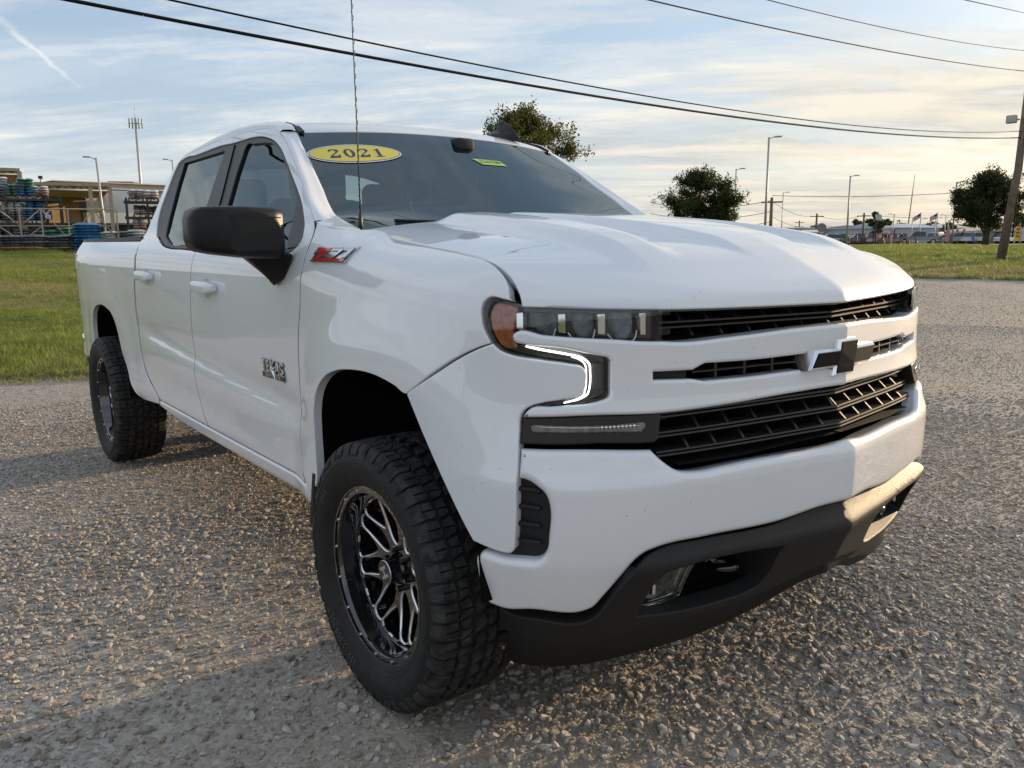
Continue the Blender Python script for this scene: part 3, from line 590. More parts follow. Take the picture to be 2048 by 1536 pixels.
for side in (-1, 1):
    f = sk(side)
    panel('bumper_corner', T_fascia, f, paint_front, truck, r=.006, t=.035, h=.013)
    # air curtain pocket with horizontal ribs
    v = panel('air_curtain_pocket', [(1.12, .64, 1), (1.19, .665, 1), (1.10, .72), (1.06, .87, 1), (1.0, .87), (.945, .82), (.945, .70), (.96, .645), (1.0, .615)], f, blackt, truck, off=-.030, r=.01, t=.03, h=.03)
    for k in range(4):
        b = MB(); zz_ = .68+k*.045; s_ = np.linspace(1.045, .985, 6); X = [f(a, zz_+.004*math.sin(a*20), -.022) for a in s_]; b.tube(X, .007, 6); b.build('pocket_rib', blackt, v)
    # lower lamp
    T_lamp = [(a, b_, 1) for a, b_, *_ in T_lamp]; lp = panel('lower_lamp', T_lamp, f, smoke, truck, off=-.006, r=.004, t=.05, h=.03)
    lin = mat('lamp_reflector', (.10, .09, .08), .3, .5, coat=.5, var=.8, vscale=60)
    panel('lamp_reflector', T_lampin, f, lin, lp, off=-.003, r=.004, t=.003, h=.02)
    b = MB(); s_ = np.linspace(.72, 1.0, 16); b.tube([f(a, .9765, .001) for a in s_], .0012, 5); b.build('lamp_strip', chrome_s, lp)
    b = MB()
    for k in range(9): a = .735+k*.011; X = f(a, .980, .003); b.tube([X, X+np.array([0, 0, -.007])], .0028, 5)
    b.build('lamp_bulb_row', chrome, lp)
    # headlight: dark housing, three reflectors with chrome bars, amber marker, clear lens, C shaped light
    hd = panel('headlight', T_hl, f, mat('headlight_housing', (.012, .013, .017), .25, coat=.5), truck, off=-.040, r=.003, t=.02, h=.03)
    panel('headlight_lens', T_hl, f, clearg, hd, off=-.004, r=.003, t=.002, h=.03)
    b = MB(); q = spline(T_hl, .012); X = f(q[:, 0], q[:, 1], -.02); X2 = f(q[:, 0], q[:, 1], -.045); n = len(X)
    b.add(np.concatenate([X, X2]), [(i, (i+1) % n, n+(i+1) % n, n+i) for i in range(n)]).build('headlight_rim', gblack, hd)
    panel('amber_marker', [(1.072, 1.264, 1), (1.105, 1.271), (1.15, 1.268), (1.157, 1.25), (1.155, 1.22), (1.140, 1.19), (1.122, 1.170), (1.095, 1.160), (1.072, 1.165, 1), (1.080, 1.19), (1.083, 1.205), (1.075, 1.235)], f, amber, hd, off=-.018, r=.004, t=.01, h=.02)
    cham = [1.060, .935, .820, .700]      # chrome bars, outer to inner
    refl = mat('reflector', (.50, .54, .60), .22, .55, bump=.9, bscale=420, var=.55, vscale=28)
    for k, s0 in enumerate(cham):
        zt = 1.253-(1.06-s0)*.012; zb_ = 1.208-(1.06-s0)*.045; w = .0135 if k < 3 else .011
        panel('chrome_blade', [(s0+w, zt, 1), (s0-w*.9, zt+.001, 1), (s0-w, zb_, 1), (s0+w*.75, zb_+.003, 1)], f, chrome, hd, off=-.010, r=.0035, t=.02, h=.02, rings=1)
        if k < 3:
            s1 = cham[k+1]; sa, sb = s0-w-.004, s1+w+.004; wd = sa-sb
            panel('reflector_bowl', [(sa-.012, 1.252, 1), (sb+.014, 1.252, 1), (sb+.003, 1.243), (sb+.002, 1.205), (sb+.010, zb_-.010), (sb+.03, zb_-.016, 1), (sa-wd*.5, zb_-.014), (sa-wd*.16, zb_+.015)], f, refl, hd, off=-.030, r=.012, t=.012, h=.02)
            b = MB(); P = [(sa, zb_+.004), (sa-.018, zb_-.012), (sa-.05, zb_-.018), (sb+.03, zb_-.019), (sb+.006, zb_-.010), (sb, zb_+.010)]; q = spline(P, .008, False); b.tube(f(q[:, 0], q[:, 1], -.012), .0022, 6); b.build('chrome_trim_line', chrome, hd)
    b = MB(); P = [(1.040, 1.170), (1.0, 1.164), (.945, 1.157), (.90, 1.150), (.872, 1.143), (.853, 1.128), (.851, 1.11), (.852, 1.075), (.858, 1.056), (.876, 1.046), (.915, 1.036)]
    q = spline(P, .008, False); wdt = np.interp(np.linspace(0, 1, len(q)), [0, .1, .5, .9, 1], [.0020, .0029, .0024, .0019, .0010]); b.tube(f(q[:, 0], q[:, 1], -.012), wdt, 8); b.build('daytime_running_light', drlm, hd)
    q2 = q[int(len(q)*.42):]; b = MB(); b.tube(f(q2[:, 0]+.012, q2[:, 1]-.002, -.012), .0018, 6); b.build('daytime_running_light', drlm, hd)
    panel('light_box', [(.842, 1.130, 1), (.812, 1.128, 1), (.808, 1.06, 1), (.842, 1.062, 1)], f, mat('light_box', (.05, .05, .05), .4, var=.6, vscale=300), hd, off=-.030, r=.004, t=.01, h=.03)
    # ribbed end blocks of the grilles
    for (a0, a1, z0, z1, nr) in ((.645, .585, 1.235, 1.250, 2), (.645, .585, 1.186, 1.205, 3), (.690, .60, .970, .995, 3), (.69, .60, .925, .950, 3), (.665, .60, .880, .905, 3)):
        e = panel('grille_end_block', [(a0, z0, 1), (a0, z1, 1), (a1, z1, 1), (a1-.0, z0, 1)], f, grm, truck, off=-.055, r=.004, t=.03, h=.03)
        for k in range(nr): b = MB(); zz_ = z0+(k+.5)*(z1-z0)/nr; b.tube([f(a0-.006, zz_, -.052), f(a1+.008, zz_, -.052)], .0022, 4); b.build('block_rib', grm, e)
    e = panel('slot_end_block', [(.67, 1.084, 1), (.67, 1.103, 1), (.555, 1.100, 1), (.555, 1.079, 1)], f, grm, truck, off=-.025, r=.003, t=.02, h=.03)
    for k in range(3): b = MB(); b.tube([f(.665, 1.088+k*.005, -.022), f(.56, 1.085+k*.006, -.022)], .0016, 4); b.build('block_rib', grm, e)
    # small lamp at the outer end of the slot and lens edges seen from the far side
# grille slats: double blades across the nose, with fins behind them
def blade(zf, s0, s1, off, dep, th, name='grille_slat', n=60):
    b = MB(); s_ = np.linspace(-s0, s0, n); z = np.array([zf(abs(a)) for a in s_])
    A_, B_ = skc(s_, z+th/2, off), skc(s_, z-th/2, off); C_, D_ = skc(s_, z+th/2+dep*.10, off-dep), skc(s_, z-th/2+dep*.10, off-dep)
    V = np.concatenate([A_, B_, D_, C_]); F = []
    for i in range(n-1):
        for a, c_ in ((0, 1), (1, 2), (2, 3), (3, 0)): F.append((a*n+i, a*n+i+1, c_*n+i+1, c_*n+i))
    b.add(V, F); return b.build(name, grm, truck, sharp=30)
def fins(z0f, z1f, ss, off, dep, lean=.0, th=.004):
    for s0 in ss:
        for sg in (-1, 1):
            if s0 == 0 and sg > 0: continue
            s_ = sg*s0; b = MB(); V = []
            for ds in (-th, th):
                for (zz_, o_) in ((z0f(s0), off), (z1f(s0), off-lean), (z1f(s0), off-dep), (z0f(s0), off-dep)): V.append(skc(s_+ds, zz_, o_))
            b.add(V, [(0, 1, 2, 3), (4, 7, 6, 5), (0, 4, 5, 1), (1, 5, 6, 2), (2, 6, 7, 3), (3, 7, 4, 0)]); b.build('grille_fin', grm, truck, smooth=False)
fs = [.02, .12, .22, .32, .42, .52]
for z0, off in ((1.219, -.045), (1.206, -.045)): blade(lambda a, z0=z0: z0-.0*a, .645, 0, off, .030, .0045)
fins(lambda a: 1.219, lambda a: 1.262, [.07, .17, .27, .37, .47, .56], -.045, .07, .035); fins(lambda a: 1.182, lambda a: 1.206, [.02, .12, .22, .32, .42, .52], -.045, .07, .02)
for z0, e in ((.988, .655), (.941, .665), (.894, .66)):
    for dz in (.0045, -.0045): blade(lambda a, z0=z0, dz=dz: z0+dz+.006*(1-a/.66), e, 0, -.030, .030, .0045)
fins(lambda a: .995, lambda a: 1.02, [.07, .17, .27, .37, .47, .56], -.03, .07, .02)
fins(lambda a: .948, lambda a: .984, fs, -.03, .07, .03); fins(lambda a: .901, lambda a: .937, [.07, .17, .27, .37, .47, .56], -.03, .07, .03)
blade(lambda a: 1.0915, .54, 0, -.022, .02, .004); fins(lambda a: 1.073, lambda a: 1.113, [.16, .26, .36, .46], -.024, .03)
# tray behind the bumper top and sills behind the bars
def sill(s0, zf, o0, o1, m, name):
    s_ = np.linspace(-s0, s0, 50); z = np.array([zf(abs(a)) for a in s_]); A_, B_ = skc(s_, z, o0), skc(s_, z+.004, o1); V = np.concatenate([A_, B_]); n = 50
    mesh(name, V, [(i, i+1, n+i+1, n+i) for i in range(n-1)], m, truck)
sill(.60, lambda a: 
  .862+(.880-.862)*(1-min(a/.4, 1)), -.03, -.15, blackt, 'lower_grille_tray')
sill(.64, lambda a: 1.176, -.05, -.15, grm, 'upper_grille_tray')
# bow tie emblem
em = thing('bowtie_emblem', None, None); em.parent = truck; 
def bow(k, dz=0., dh=0.): 
    c_ = .156-k*1.15; h_ = .0275-k; w_ = .0485-k; v_ = .0515-k; s_ = .016
    return [(-c_-s_*.6, -h_), (-w_-.006, -h_), (-w_-.009, -v_), (w_-.009, -v_), (w_-.006, -h_), (c_-s_*.9, -h_), (c_+s_*.6, h_), (w_+.006, h_), (w_+.009, v_), (-w_+.009, v_), (-w_+.006, h_), (-c_+s_*.9, h_)]
def emf(u, v, w): return (.893+w-abs(u)*.10, -(-u)*-1 if False else -u*-1, 1.097+v)
def emf(u, v, w): return (.890+w-.07*abs(u), u, 1.097+v)
def bowmesh(k0, k1, w0, w1, m, name):
    A_, B_ = bow(k0), bow(k1); n = len(A_); V = [emf(u, v, w0) for u, v in A_]+[emf(u, v, w1-.008) for u, v in bow(k0+.0005)]+[emf(u, v, w1) for u, v in B_]
    F = [(i, (i+1) % n, n+(i+1) % n, n+i) for i in range(n)]+[(n+i, n+(i+1) % n, 2*n+(i+1) % n, 2*n+i) for i in range(n)]
    # front face split on the centre line
    me = MB(); me.add(V, F); idx = lambda i: 2*n+i
    me.F += [tuple(idx(i) for i in q) for q in ((0, 1, 10, 11), (4, 5, 6, 7), (1, 2, 3, 4), (10, 1, 4, 7), (10, 7, 8, 9))]; me.M += [0]*5
    return me.build(name, m, truck, smooth=False)
bpy.data.objects.remove(em)
eb = bowmesh(0, .0065, -.03, .030, chrome, 'bowtie_emblem')
i_ = bowmesh(.0072, .0085, .01, .0325, mat('emblem_black', (.004, .004, .004), .5, spec=.15), 'emblem_inlay'); i_.parent = eb
# ---------------------------------------------------------------- black lower valance, fog lamps, tow hooks, air dam
Dv_ = pchip([.34, .42, .48, .52, .56, .59, .605, .622, .66, .70], [-.115, -.083, -.060, -.044, -.024, -.004, .006, .009, -.016, -.03])
def valf(s, z, off=0.):
    s = np.asarray(s, float); z = np.asarray(z, float)+0*s; x, y, nx, ny = plan(np.abs(s)); a = np.abs(s)
    d = Dv_(z)-.012*sst(a, .75, .95)+off; sg = np.where(s >= 0, -1., 1.); return np.stack([x+nx*d, sg*(y+ny*d), z-.026*sst(.62-z, 0, .12)], -1)
vt = [(.13, .678), (.27, .664), (.53, .665), (.67, .660), (.709, .649), (.733, .633), (.765, .590), (.809, .530), (.838, .494), (.858, .485), (1.02, .478), (1.124, .473), (1.160, .480, 1)]
vb = [(1.19, .41, 1), (1.125, .400), (.95, .400), (.83, .408), (.76, .430), (.70, .446), (.52, .450), (.33, .455), (.20, .478), (.06, .508)]
vpoly = vt+vb+[(0, .512)]+[(-p[0],)+tuple(p[1:]) for p in vb[::-1]]+[(-p[0],)+tuple(p[1:]) for p in vt[::-1]]+[(0, .680)]
vpoly = [(.0, .682)]+vt+vb+[(0, .512)]+[(-p[0],)+tuple(p[1:]) for p in vb[::-1]]+[(-p[0],)+tuple(p[1:]) for p in vt[::-1]]
fogh = [(.705, .488, 1), (.672, .575), (.650, .598), (.60, .606), (.41, .612), (.262, .600, 1), (.285, .500), (.35, .478, 1), (.52, .474)]
val = panel('lower_valance', vpoly, valf, blackt, truck, r=.006, t=.05, h=.016, hx=.02, off=0., holes=[fogh, mir(fogh)])
for side in (-1, 1):
    def f(s, z, off=0., side=side): 
        X = valf(np.abs(s), z, off); X[..., 1] *= -side*-1 if False else 1; 
        return X*np.array([1, -side, 1.]) 
    fr_ = panel('fog_recess', [(.75, .46, 1), (.70, .64, 1), (.24, .64, 1), (.24, .45, 1)], f, dark, val, off=-.115, r=.004, t=.01, h=.05)
    for (a, z0, z1) in ((.275, .48, .605),):
        b = MB(); V = [f(a, z0, -.01), f(a, z1, -.01), f(a+.02, z1, -.12), f(a+.02, z0, -.12)]; V = V+[v+np.array([0, .004, 0]) for v in V]; b.add(V, [(0, 1, 2, 3), (4, 7, 6, 5), (0, 4, 5, 1), (2, 6, 7, 3)]); b.build('recess_wall', blackt, val, smooth=False)
    V = []; n = 24; s_ = np.linspace(.28, .70, n); z_ = np.interp(s_, [.28, .35, .52, .70], [.497, .477, .473, .486])
    A_, B_ = f(s_, z_, -.02), f(s_, z_+.002, -.12); mesh('recess_shelf', np.concatenate([A_, B_]), [(i, i+1, n+i+1, n+i) for i in range(n-1)], blackt, val)
    fg = panel('fog_lamp', [(.690, .494, 1), (.662, .565), (.640, .586), (.60, .595), (.535, .600, 1), (.548, .515, 1), (.60, .500)], f, mat('fog_reflector', (.62, .60, .56), .14, .9, bump=.25, bscale=30), val, off=-.055, r=.006, t=.03, h=.02)
    panel('fog_lamp_lens', [(.693, .491, 1), (.664, .567), (.640, .589), (.60, .598), (.532, .603, 1), (.545, .511, 1), (.60, .497)], f, clearg, fg, off=-.035, r=.006, t=.02, h=.02)
    b = MB(); c0 = f(np.array([.648]), np.array([.545]), -.040)[0]; V, F = rbox(c0[0], c0[1], c0[2], .02, .014, .034, .006, 2); b.add(V, F); b.build('fog_bulb', chrome, fg)
    b = MB(); b.tube([f(a, z, -.04) for a, z in ((.690, .494), (.61, .498), (.548, .512))], .004, 6); b.build('fog_trim', chrome, fg)
    # tow hook ring
    cx_, cy_, cz_ = f(.40, .560, -.035); b = MB(); q = [(cx_+.036*math.cos(a)-.02, cy_+.033*math.sin(a), cz_+.004*math.cos(a)) for a in np.linspace(0, 2*math.pi, 22)]; b.tube(q, .010, 8, cap=False)
    b.tube([(cx_-.045, cy_, cz_), (cx_-.16, cy_, cz_)], .018, 8); b.build('tow_hook', gblack, truck)
# air dam
dz = pchip([0, .08, .29, .49, .73, 1.0, 1.16], [.468, .462, .397, .362, .350, .318, .300])
s_ = np.linspace(-1.18, 1.18, 81); A_ = valf(s_, .50+0*s_, -.045+.02*sst(np.abs(s_), .9, 1.1)); B_ = valf(s_, dz(np.abs(s_)), -.0+0*s_); 
B_ = valf(s_, np.maximum(dz(np.abs(s_)), .36), .0); B_[:, 2] = dz(np.abs(s_))-.02; B_[:, 0] -= .0
A_ = valf(s_, np.interp(np.abs(s_), [0, .2, .33, .8, 1.18], [.535, .50, .475, .435, .42]), -.030); C_ = B_+np.array([-.012, 0, 0]); 
V = np.concatenate([A_, B_, C_]); n = 81; mesh('air_dam', V, [(k*n+i, k*n+i+1, (k+1)*n+i+1, (k+1)*n+i) for k in range(2) for i in range(n-1)], blackt, truck)
# ---------------------------------------------------------------- hidden structure, liners, interior
b = MB(); b.box(-2.80, -.455, -.90, .90, .62, 1.40); b.box(-.62, .42, -.52, .52, .55, 1.30); b.build('dark_gap_filler', dark, truck)  # near-black filler blocks behind the panels so that the gaps look black
b = MB(); b.box(-4.66, -2.88, -.50, .50, .70, .95); b.box(-4.66, -4.30, -.93, .93, .70, 1.0); b.box(-3.18, -2.90, -.93, .93, .66, 1.2); b.box(-4.64, -2.90, -.88, .88, 1.12, 1.16); b.build('bed_floor', dark, truck)
b = MB()
for y in (-.42, .42): b.box(-4.6, .55, y-.05, y+.05, .56, .68)
b.box(-.08, .08, -.80, .80, .36, .48); b.box(-3.82, -3.68, -.80, .80, .34, .48); b.build('chassis_frame', dark, truck)
for side in (-1, 1):
    for xc in (0., -3.745):
        b = MB(); P0 = [(x_+xc, z_) for x_, z_ in [(-.43, .50)]+_ar+[(.50, .50)]]; V = []
        for x_, z_ in P0:
            qx, qz = (x_-xc)*1.06+xc, (z_-.5)*1.05+.5; V += [(x_*.5+qx*.5, side*.985, z_*.5+qz*.5), (qx, side*.50, qz)]
        F = [(2*i, 2*i+1, 2*i+3, 2*i+2) for i in range(len(P0)-1)]; m_ = len(V); V += [(xc, side*.5, .5)]; F += [(2*i+1, m_, 2*i+3) for i in range(len(P0)-1)]
        b.add(V, F).build('wheel_liner', dark, truck)
    # short black mud flap behind the front wheel
    b = MB(); V, F = rbox(-.432, side*.955, .545, .03, .13, .20, .008, 2); V = [v+np.array([-.05*max(0, (.62-v[2])/.2), 0, 0]) for v in V]; b.add(V, F).build('mud_flap', blackt, truck)
    # bed rail cap
    s_ = s_of_x(np.linspace(-2.86, -4.66, 30)); A_ = skin(s_, 1.455+0*s_, -.002, side); B_ = A_+np.array([0, 0, .022]); C_ = B_*np.array([1, 1, 1])-np.array([0, side*.07, 0]); D_ = C_-np.array([0, 0, .05])
    V = np.concatenate([A_, B_, C_, D_]); n = 30; mesh('bed_rail_cap', V, [(k*n+i, k*n+i+1, (k+1)*n+i+1, (k+1)*n+i) for k in range(3) for i in range(n-1)]+[(0, 30, 60, 90)], blackp, truck, sharp=30)
    b = MB(); b.tube([(-4.715, side*.93, 1.37), (-4.735, side*.93, 1.25), (-4.735, side*.93, 1.12), (-4.72, side*.93, 1.02)], .035, 8); b.build('tail_light', redlens, truck)
b = MB(); V, F = rbox(-4.74, 0, 1.14, .06, 1.80, .62, .02, 2); b.add(V, F).build('tailgate', paint, truck)
b = MB(); V, F = rbox(-4.84, 0, .68, .14, 1.90, .20, .05, 3); b.add(V, F).build('rear_bumper', chrome, truck)
b = MB(); V, F = rbox(-4.86, 0, .56, .12, 1.84, .08, .02, 2); b.add(V, F).build('bumper_step', blackt, truck)
# cab back wall with rear window opening, floor, dash
trimg = mat('cabin_trim', (.020, .021, .022), .8); seatm = mat('black_seat', (.012, .013, .014), .75, bump=.2, bscale=400)
def wallf(u, v, off=0.): return np.stack([-2.78-.08*(1.88-v)+0*u+off, u, v], -1)
panel('cab_back_wall', [(-.74, 1.36, 1), (.74, 1.36, 1), (.66, 1.86), (.0, 1.93), (-.66, 1.86)], wallf, trimg, truck, r=.002, t=.004, h=.1, holes=[[(-.62, 1.47), (.62, 1.47), (.57, 1.80), (-.57, 1.80)]])
panel('rear_window', [(-.63, 1.46), (.63, 1.46), (.58, 1.81), (-.58, 1.81)], wallf, glass('rear_glass', (.55, .60, .62)), truck, r=.001, t=.002, h=.2, off=-.01)
b = MB(); b.box(-2.7, -.62, -.86, .86, 1.0, 1.04)
b.box(-2.60, -1.22, -.62, .62, 1.885, 1.90); b.build('cabin_lining', trimg, truck)
b = MB(); V, F = rbox(-.82, 0, 1.36, .55, 1.50, .17, .06, 3); b.add(V, F); V, F = rbox(-.80, .40, 1.43, .40, .44, .10, .05, 3); b.add(V, F).build('dashboard', trimg, truck)
b = MB(); V, F = rbox(-1.10, .06, 1.825, .025, .20, .05, .01, 2); b.add(V, F); V, F = rbox(-1.06, .05, 1.865, .09, .10, .06, .02, 2); b.add(V, F).build('rear_view_mirror', trimg, truck)
b = MB(); q = [(-1.17+.06*math.sin(a), .40+.19*math.cos(a), 1.38+.18*math.sin(a)) for a in np.linspace(0, 2*math.pi, 26)]; b.tube(q, .014, 8, cap=False); b.build('steering_wheel', trimg, truck)
for x, ys, zt in ((-1.55, (-.40, .40), 0), (-2.45, (-.45, 0, .45), -.02)):
    for y in ys:
        b = MB(); V, F = rbox(x, y, 1.33+zt, .16, .50 if x > -2 else .42, .62, .07, 3); b.add([v+np.array([-.18*(v[2]-1.1), 0, 0]) for v in V], F)
        V, F = rbox(x-.09, y, 1.715+zt, .12, .28, .20, .055, 3); b.add(V, F); b.tube([(x-.08, y-.06, 1.6+zt), (x-.09, y-.06, 1.66+zt)], .008, 6); b.tube([(x-.08, y+.06, 1.6+zt), (x-.09, y+.06, 1.66+zt)], .008, 6); b.build('seat', seatm, truck)
# ---------------------------------------------------------------- mirrors, handles, aerial, badges
for side in (-1, 1):
    sm = np.array([1, -side, 1.])
    prof = [(-1.000, 1.378, 1.526, .050), (-1.015, 1.372, 1.542, .080), (-1.05, 1.372, 1.548, .094), (-1.15, 1.379, 1.551, .103), (-1.24, 1.390, 1.549, .103), (-1.288, 1.400, 1.545, .095), (-1.308, 1.411, 1.534, .075), (-1.320, 1.436, 1.510, .04)]
    V = []; n = 20
    for y, z0, z1, dpt in prof:
        zc, hz = (z0+z1)/2, (z1-z0)/2
        for k in range(n):
            a = 2*math.pi*k/n; ca, sa = math.cos(a), math.sin(a); e = .30
            V.append((-.665+dpt*np.sign(ca)*abs(ca)**e*(1 if ca > 0 else .55), y, zc+hz*np.sign(sa)*abs(sa)**e))
    F = [(i*n+k, i*n+(k+1) % n, (i+1)*n+(k+1) % n, (i+1)*n+k) for i in range(len(prof)-1) for k in range(n)]+[tuple(range(n))[::-1], tuple((len(prof)-1)*n+k for k in range(n))]
    mr = mesh('door_mirror', np.array(V)*sm, [f_ if side < 0 else f_[::-1] for f_ in F], blackp, truck, sharp=60)
    def mf(u, v, off=0., side=side): return np.stack([-.562+.0*u-.18*np.maximum(u-1.20, 0)+off, side*u, v], -1)
    panel('mirror_cap', [(1.035, 1.402), (1.10, 1.399), (1.215, 1.412), (1.222, 1.43), (1.224, 1.505), (1.21, 1.514), (1.06, 1.517), (1.04, 1.50)], mf, blackp, mr, r=.008, t=.008, h=.03)
    b = MB(); b.tube(np.array([mf(np.array(a), np.array(z), -.0015)[()] for a, z in ((1.03, 1.512), (1.20, 1.515), (1.215, 1.505), (1.218, 1.455), (1.29, 1.452))]), .0018, 5); b.build('mirror_seam', dark, mr)
    panel('mirror_glass', [(1.04, 1.41, 1), (1.30, 1.41, 1), (1.29, 1.53, 1), (1.05, 1.53, 1)], lambda u, v, off=0., side=side: np.stack([-.722-off+0*u, side*u, v], -1), chrome, mr, r=.004, t=.006, h=.05)
    # arm: flat tapering foot on the door
    A = np.array([(-.70, -1.16, 1.388), (-.60, -1.16, 1.385), (-.585, -1.06, 1.398), (-.60, -1.0, 1.396), (-.70, -1.0, 1.400)]); 
    B = np.array([(-.74, -.99, 1.330), (-.655, -.992, 1.300), (-.60, -.985, 1.330), (-.545, -.972, 1.392), (-.70, -.965, 1.412)])
    C_ = np.array([(-.735, -1.0, 1.300), (-.700, -1.0, 1.277), (-.665, -.998, 1.284), (-.60, -.985, 1.340), (-.72, -.965, 1.40)])
    fo = np.array([(-.655, -1.130, 1.386), (-.700, -1.035, 1.300), (-.728, -1.006, 1.268), (-.650, -.996, 1.302), (-.560, -.990, 1.388), (-.600, -1.035, 1.402)])
    bk = np.array([(-.740, -1.130, 1.392), (-.760, -1.030, 1.318), (-.770, -.985, 1.288), (-.730, -.965, 1.300), (-.680, -.962, 1.392), (-.720, -1.035, 1.405)])
    V = np.concatenate([fo, bk])*sm; F = [(0, 1, 2, 3, 4, 5), (11, 10, 9, 8, 7, 6)]+[(i, 6+i, 6+(i+1) % 6, (i+1) % 6) for i in range(6)]
    ar = mesh('mirror_arm', V, F, blackp, mr, smooth=True); bm_ = ar.modifiers.new('edge', 'BEVEL'); bm_.width = .012; bm_.segments = 3; bm_.harden_normals = False
    if side > 0:      # the far mirror is folded in against the door
        mr.location = (0, .62, 0); mr.scale = (1, .36, .985)
    for (x0, x1, zc, door) in ((-1.40, -1.68, 1.238, 'f'), (-2.42, -2.70, 1.262, 'r')):
        f = sk(side); n = 14; V = []; ns = 12
        for i in range(ns):
            t = i/(ns-1); s0 = float(s_of_x(x0+(x1-x0)*t)); hh = .0255*(1-(abs(2*t-1))**7*.55); oo = .030*(1-abs(2*t-1)**6*.6)+.006; zz_ = zc-.010*t*0+.004
            for k in range(n):
                a = 2*math.pi*k/n; ca, sa = math.cos(a), math.sin(a); V.append(f(s0, zz_+hh*np.sign(ca)*abs(ca)**.55, oo+.0115*np.sign(sa)*abs(sa)**.6))
        F = [(i*n+k, i*n+(k+1) % n, (i+1)*n+(k+1) % n, (i+1)*n+k) for i in range(ns-1) for k in range(n)]+[tuple(range(n))[::-1], tuple((ns-1)*n+k for k in range(n))]
        mesh('door_handle', np.array(V), [q_[::-1] if side < 0 else q_ for q_ in F], paint, truck, sharp=50)
        b = MB(); 
        xm = (x0+x1)/2; cup = [S(xm+.055*math.cos(a), zc+.046*math.sin(a)) for a in np.linspace(0, 2*math.pi, 16)[:-1]]
        panel('handle_cup_shade', cup, f, mat('handle_cup_shade', (.50, .51, .53), .35, coat=.8), truck, off=.0012, r=.001, t=.001, h=.03)  # flat grey oval: the cup's dark reflection is painted into its colour
for e in [o for o in bpy.data.objects if o.name.startswith('mirror_cap')]: pass
b = MB(); b.tube([(-.405, -.815, 1.462), (-.405, -.815, 1.50), (-.405, -.814, 1.525)], [.010, .008, .005], 8); b.tube([(-.405, -.814, 1.52), (-.412, -.810, 1.80), (-.424, -.806, 2.10), (-.435, -.80, 2.40)], [.0024, .0022, .002, .0018], 6)
P = [(-.405-.03*(t**1.3)+.0030*math.cos(t*150), -.814+.014*t+.0030*math.sin(t*150), 1.52+.88*t) for t in np.linspace(0, 1, 300)]; b.tube(P, .0011, 4); b.build('whip_aerial', mat('aerial_black', (.02, .016, .014), .5), truck)
def textm(txt, size, m, name, fn, parent, ext=.0015, shear=0., space=1., flipx=False, offset=0.):
    """flat lettering bent onto a surface: fn(u, v, w)"""
    cu = bpy.data.curves.new(name, 'FONT'); cu.body = txt; cu.size = size; cu.shear = shear; cu.space_character = space; cu.extrude = .5; cu.offset = offset; cu.resolution_u = 3; cu.align_x = 'CENTER'; cu.align_y = 'CENTER'
    o = bpy.data.objects.new(name, cu); COL.objects.link(o); dg = bpy.context.evaluated_depsgraph_get(); me = bpy.data.meshes.new_from_object(o.evaluated_get(dg))
    bpy.data.objects.remove(o); V = np.array([v.co[:] for v in me.vertices]); F = [tuple(p.vertices) for p in me.polygons]; bpy.data.meshes.remove(me)
    if not len(V): return None
    X = np.array([fn(u, v, w*2*ext) for u, v, w in V]); return mesh(name, X, F, m, parent, smooth=False)
red = mat('badge_red', (.55, .015, .02), .25, coat=1)
def zf(u, v, w, off=.0): 
    s0 = float(s_of_x(-.318))-u*1.0; return skin(s0, 1.387+v, .006+w+off, -1)
Zp = lambda P: [(x, y) for x, y in P]
bd = MB(); bd.prism([(-.126, -.022), (-.105, .002), (-.118, .002), (-.103, .026), (-.010, .026), (.000, .022), (.124, .026), (.100, -.022)], zf, -.004, .003); badge = bd.build('off_road_badge', chrome_s, truck, smooth=False)
bd = MB(); bd.prism([(-.105, .011), (-.098, .023), (-.012, .023), (-.020, .012), (-.075, -.010), (-.108, -.019), (-.120, -.019), (-.060, .011)], lambda u, v, w: zf(u, v, w), .003, .006); bd.build('badge_letter_z', red, badge, smooth=False)
bd = MB(); bd.prism([(-.085, -.019), (-.070, -.010), (.097, -.010), (.092, -.019)], lambda u, v, w: zf(u, v, w), .003, .0055); bd.build('badge_stripe', red, badge, smooth=False)
bd = MB(); bd.prism([(-.006, .022), (.062, .022), (.064, .018), (.028, -.008), (.010, -.008), (.040, .014), (-.010, .014)], zf, .003, .0065); bd.prism([(.070, .022), (.116, .022), (.098, -.008), (.078, -.008), (.090, .014), (.066, .014)], zf, .003, .0065); bd.build('badge_number', mat('badge_silver', (.62, .66, .70), .15, .6, coat=1), badge, smooth=False)
bd = MB()
for q in (((-.010, .022), (.062, .022)), ((.028, -.008), (.064, .018)), ((.010, -.008), (.028, -.008)), ((.078, -.008), (.098, -.008)), ((.098, -.008), (.116, .022))): bd.tube([zf(*q[0], .0065), zf(*q[1], .0065)], .0011, 4)
bd.build('badge_outline', gblack, badge)
def tf(u, v, w, off=0.):
    s0 = float(s_of_x(-.820))-u; return skin(s0, .957+v, .004+w, -1)
tb = textm('TEXAS', .064, chrome, 'state_badge', lambda u, v, w: tf(u*1.05, v+.008, w+.002), truck, ext=.003, space=1.12)
textm('TEXAS', .064, gblack, 'badge_backing', lambda u, v, w: tf(u*1.05, v+.008, w-.001), tb, ext=.0015, space=1.12, offset=.0022)
b = MB(); b.prism([(-.105, -.036), (-.105, -.014), (.108, -.014), (.108, -.036)], tf, 0, .003); b.build('badge_plate', mat('badge_dark', (.03, .03, .03), .3), tb, smooth=False)
textm('EDITION', .019, chrome, 'badge_lettering', lambda u, v, w: tf(u*1.6, v-.025, w+.003), tb, ext=.001, space=1.3)
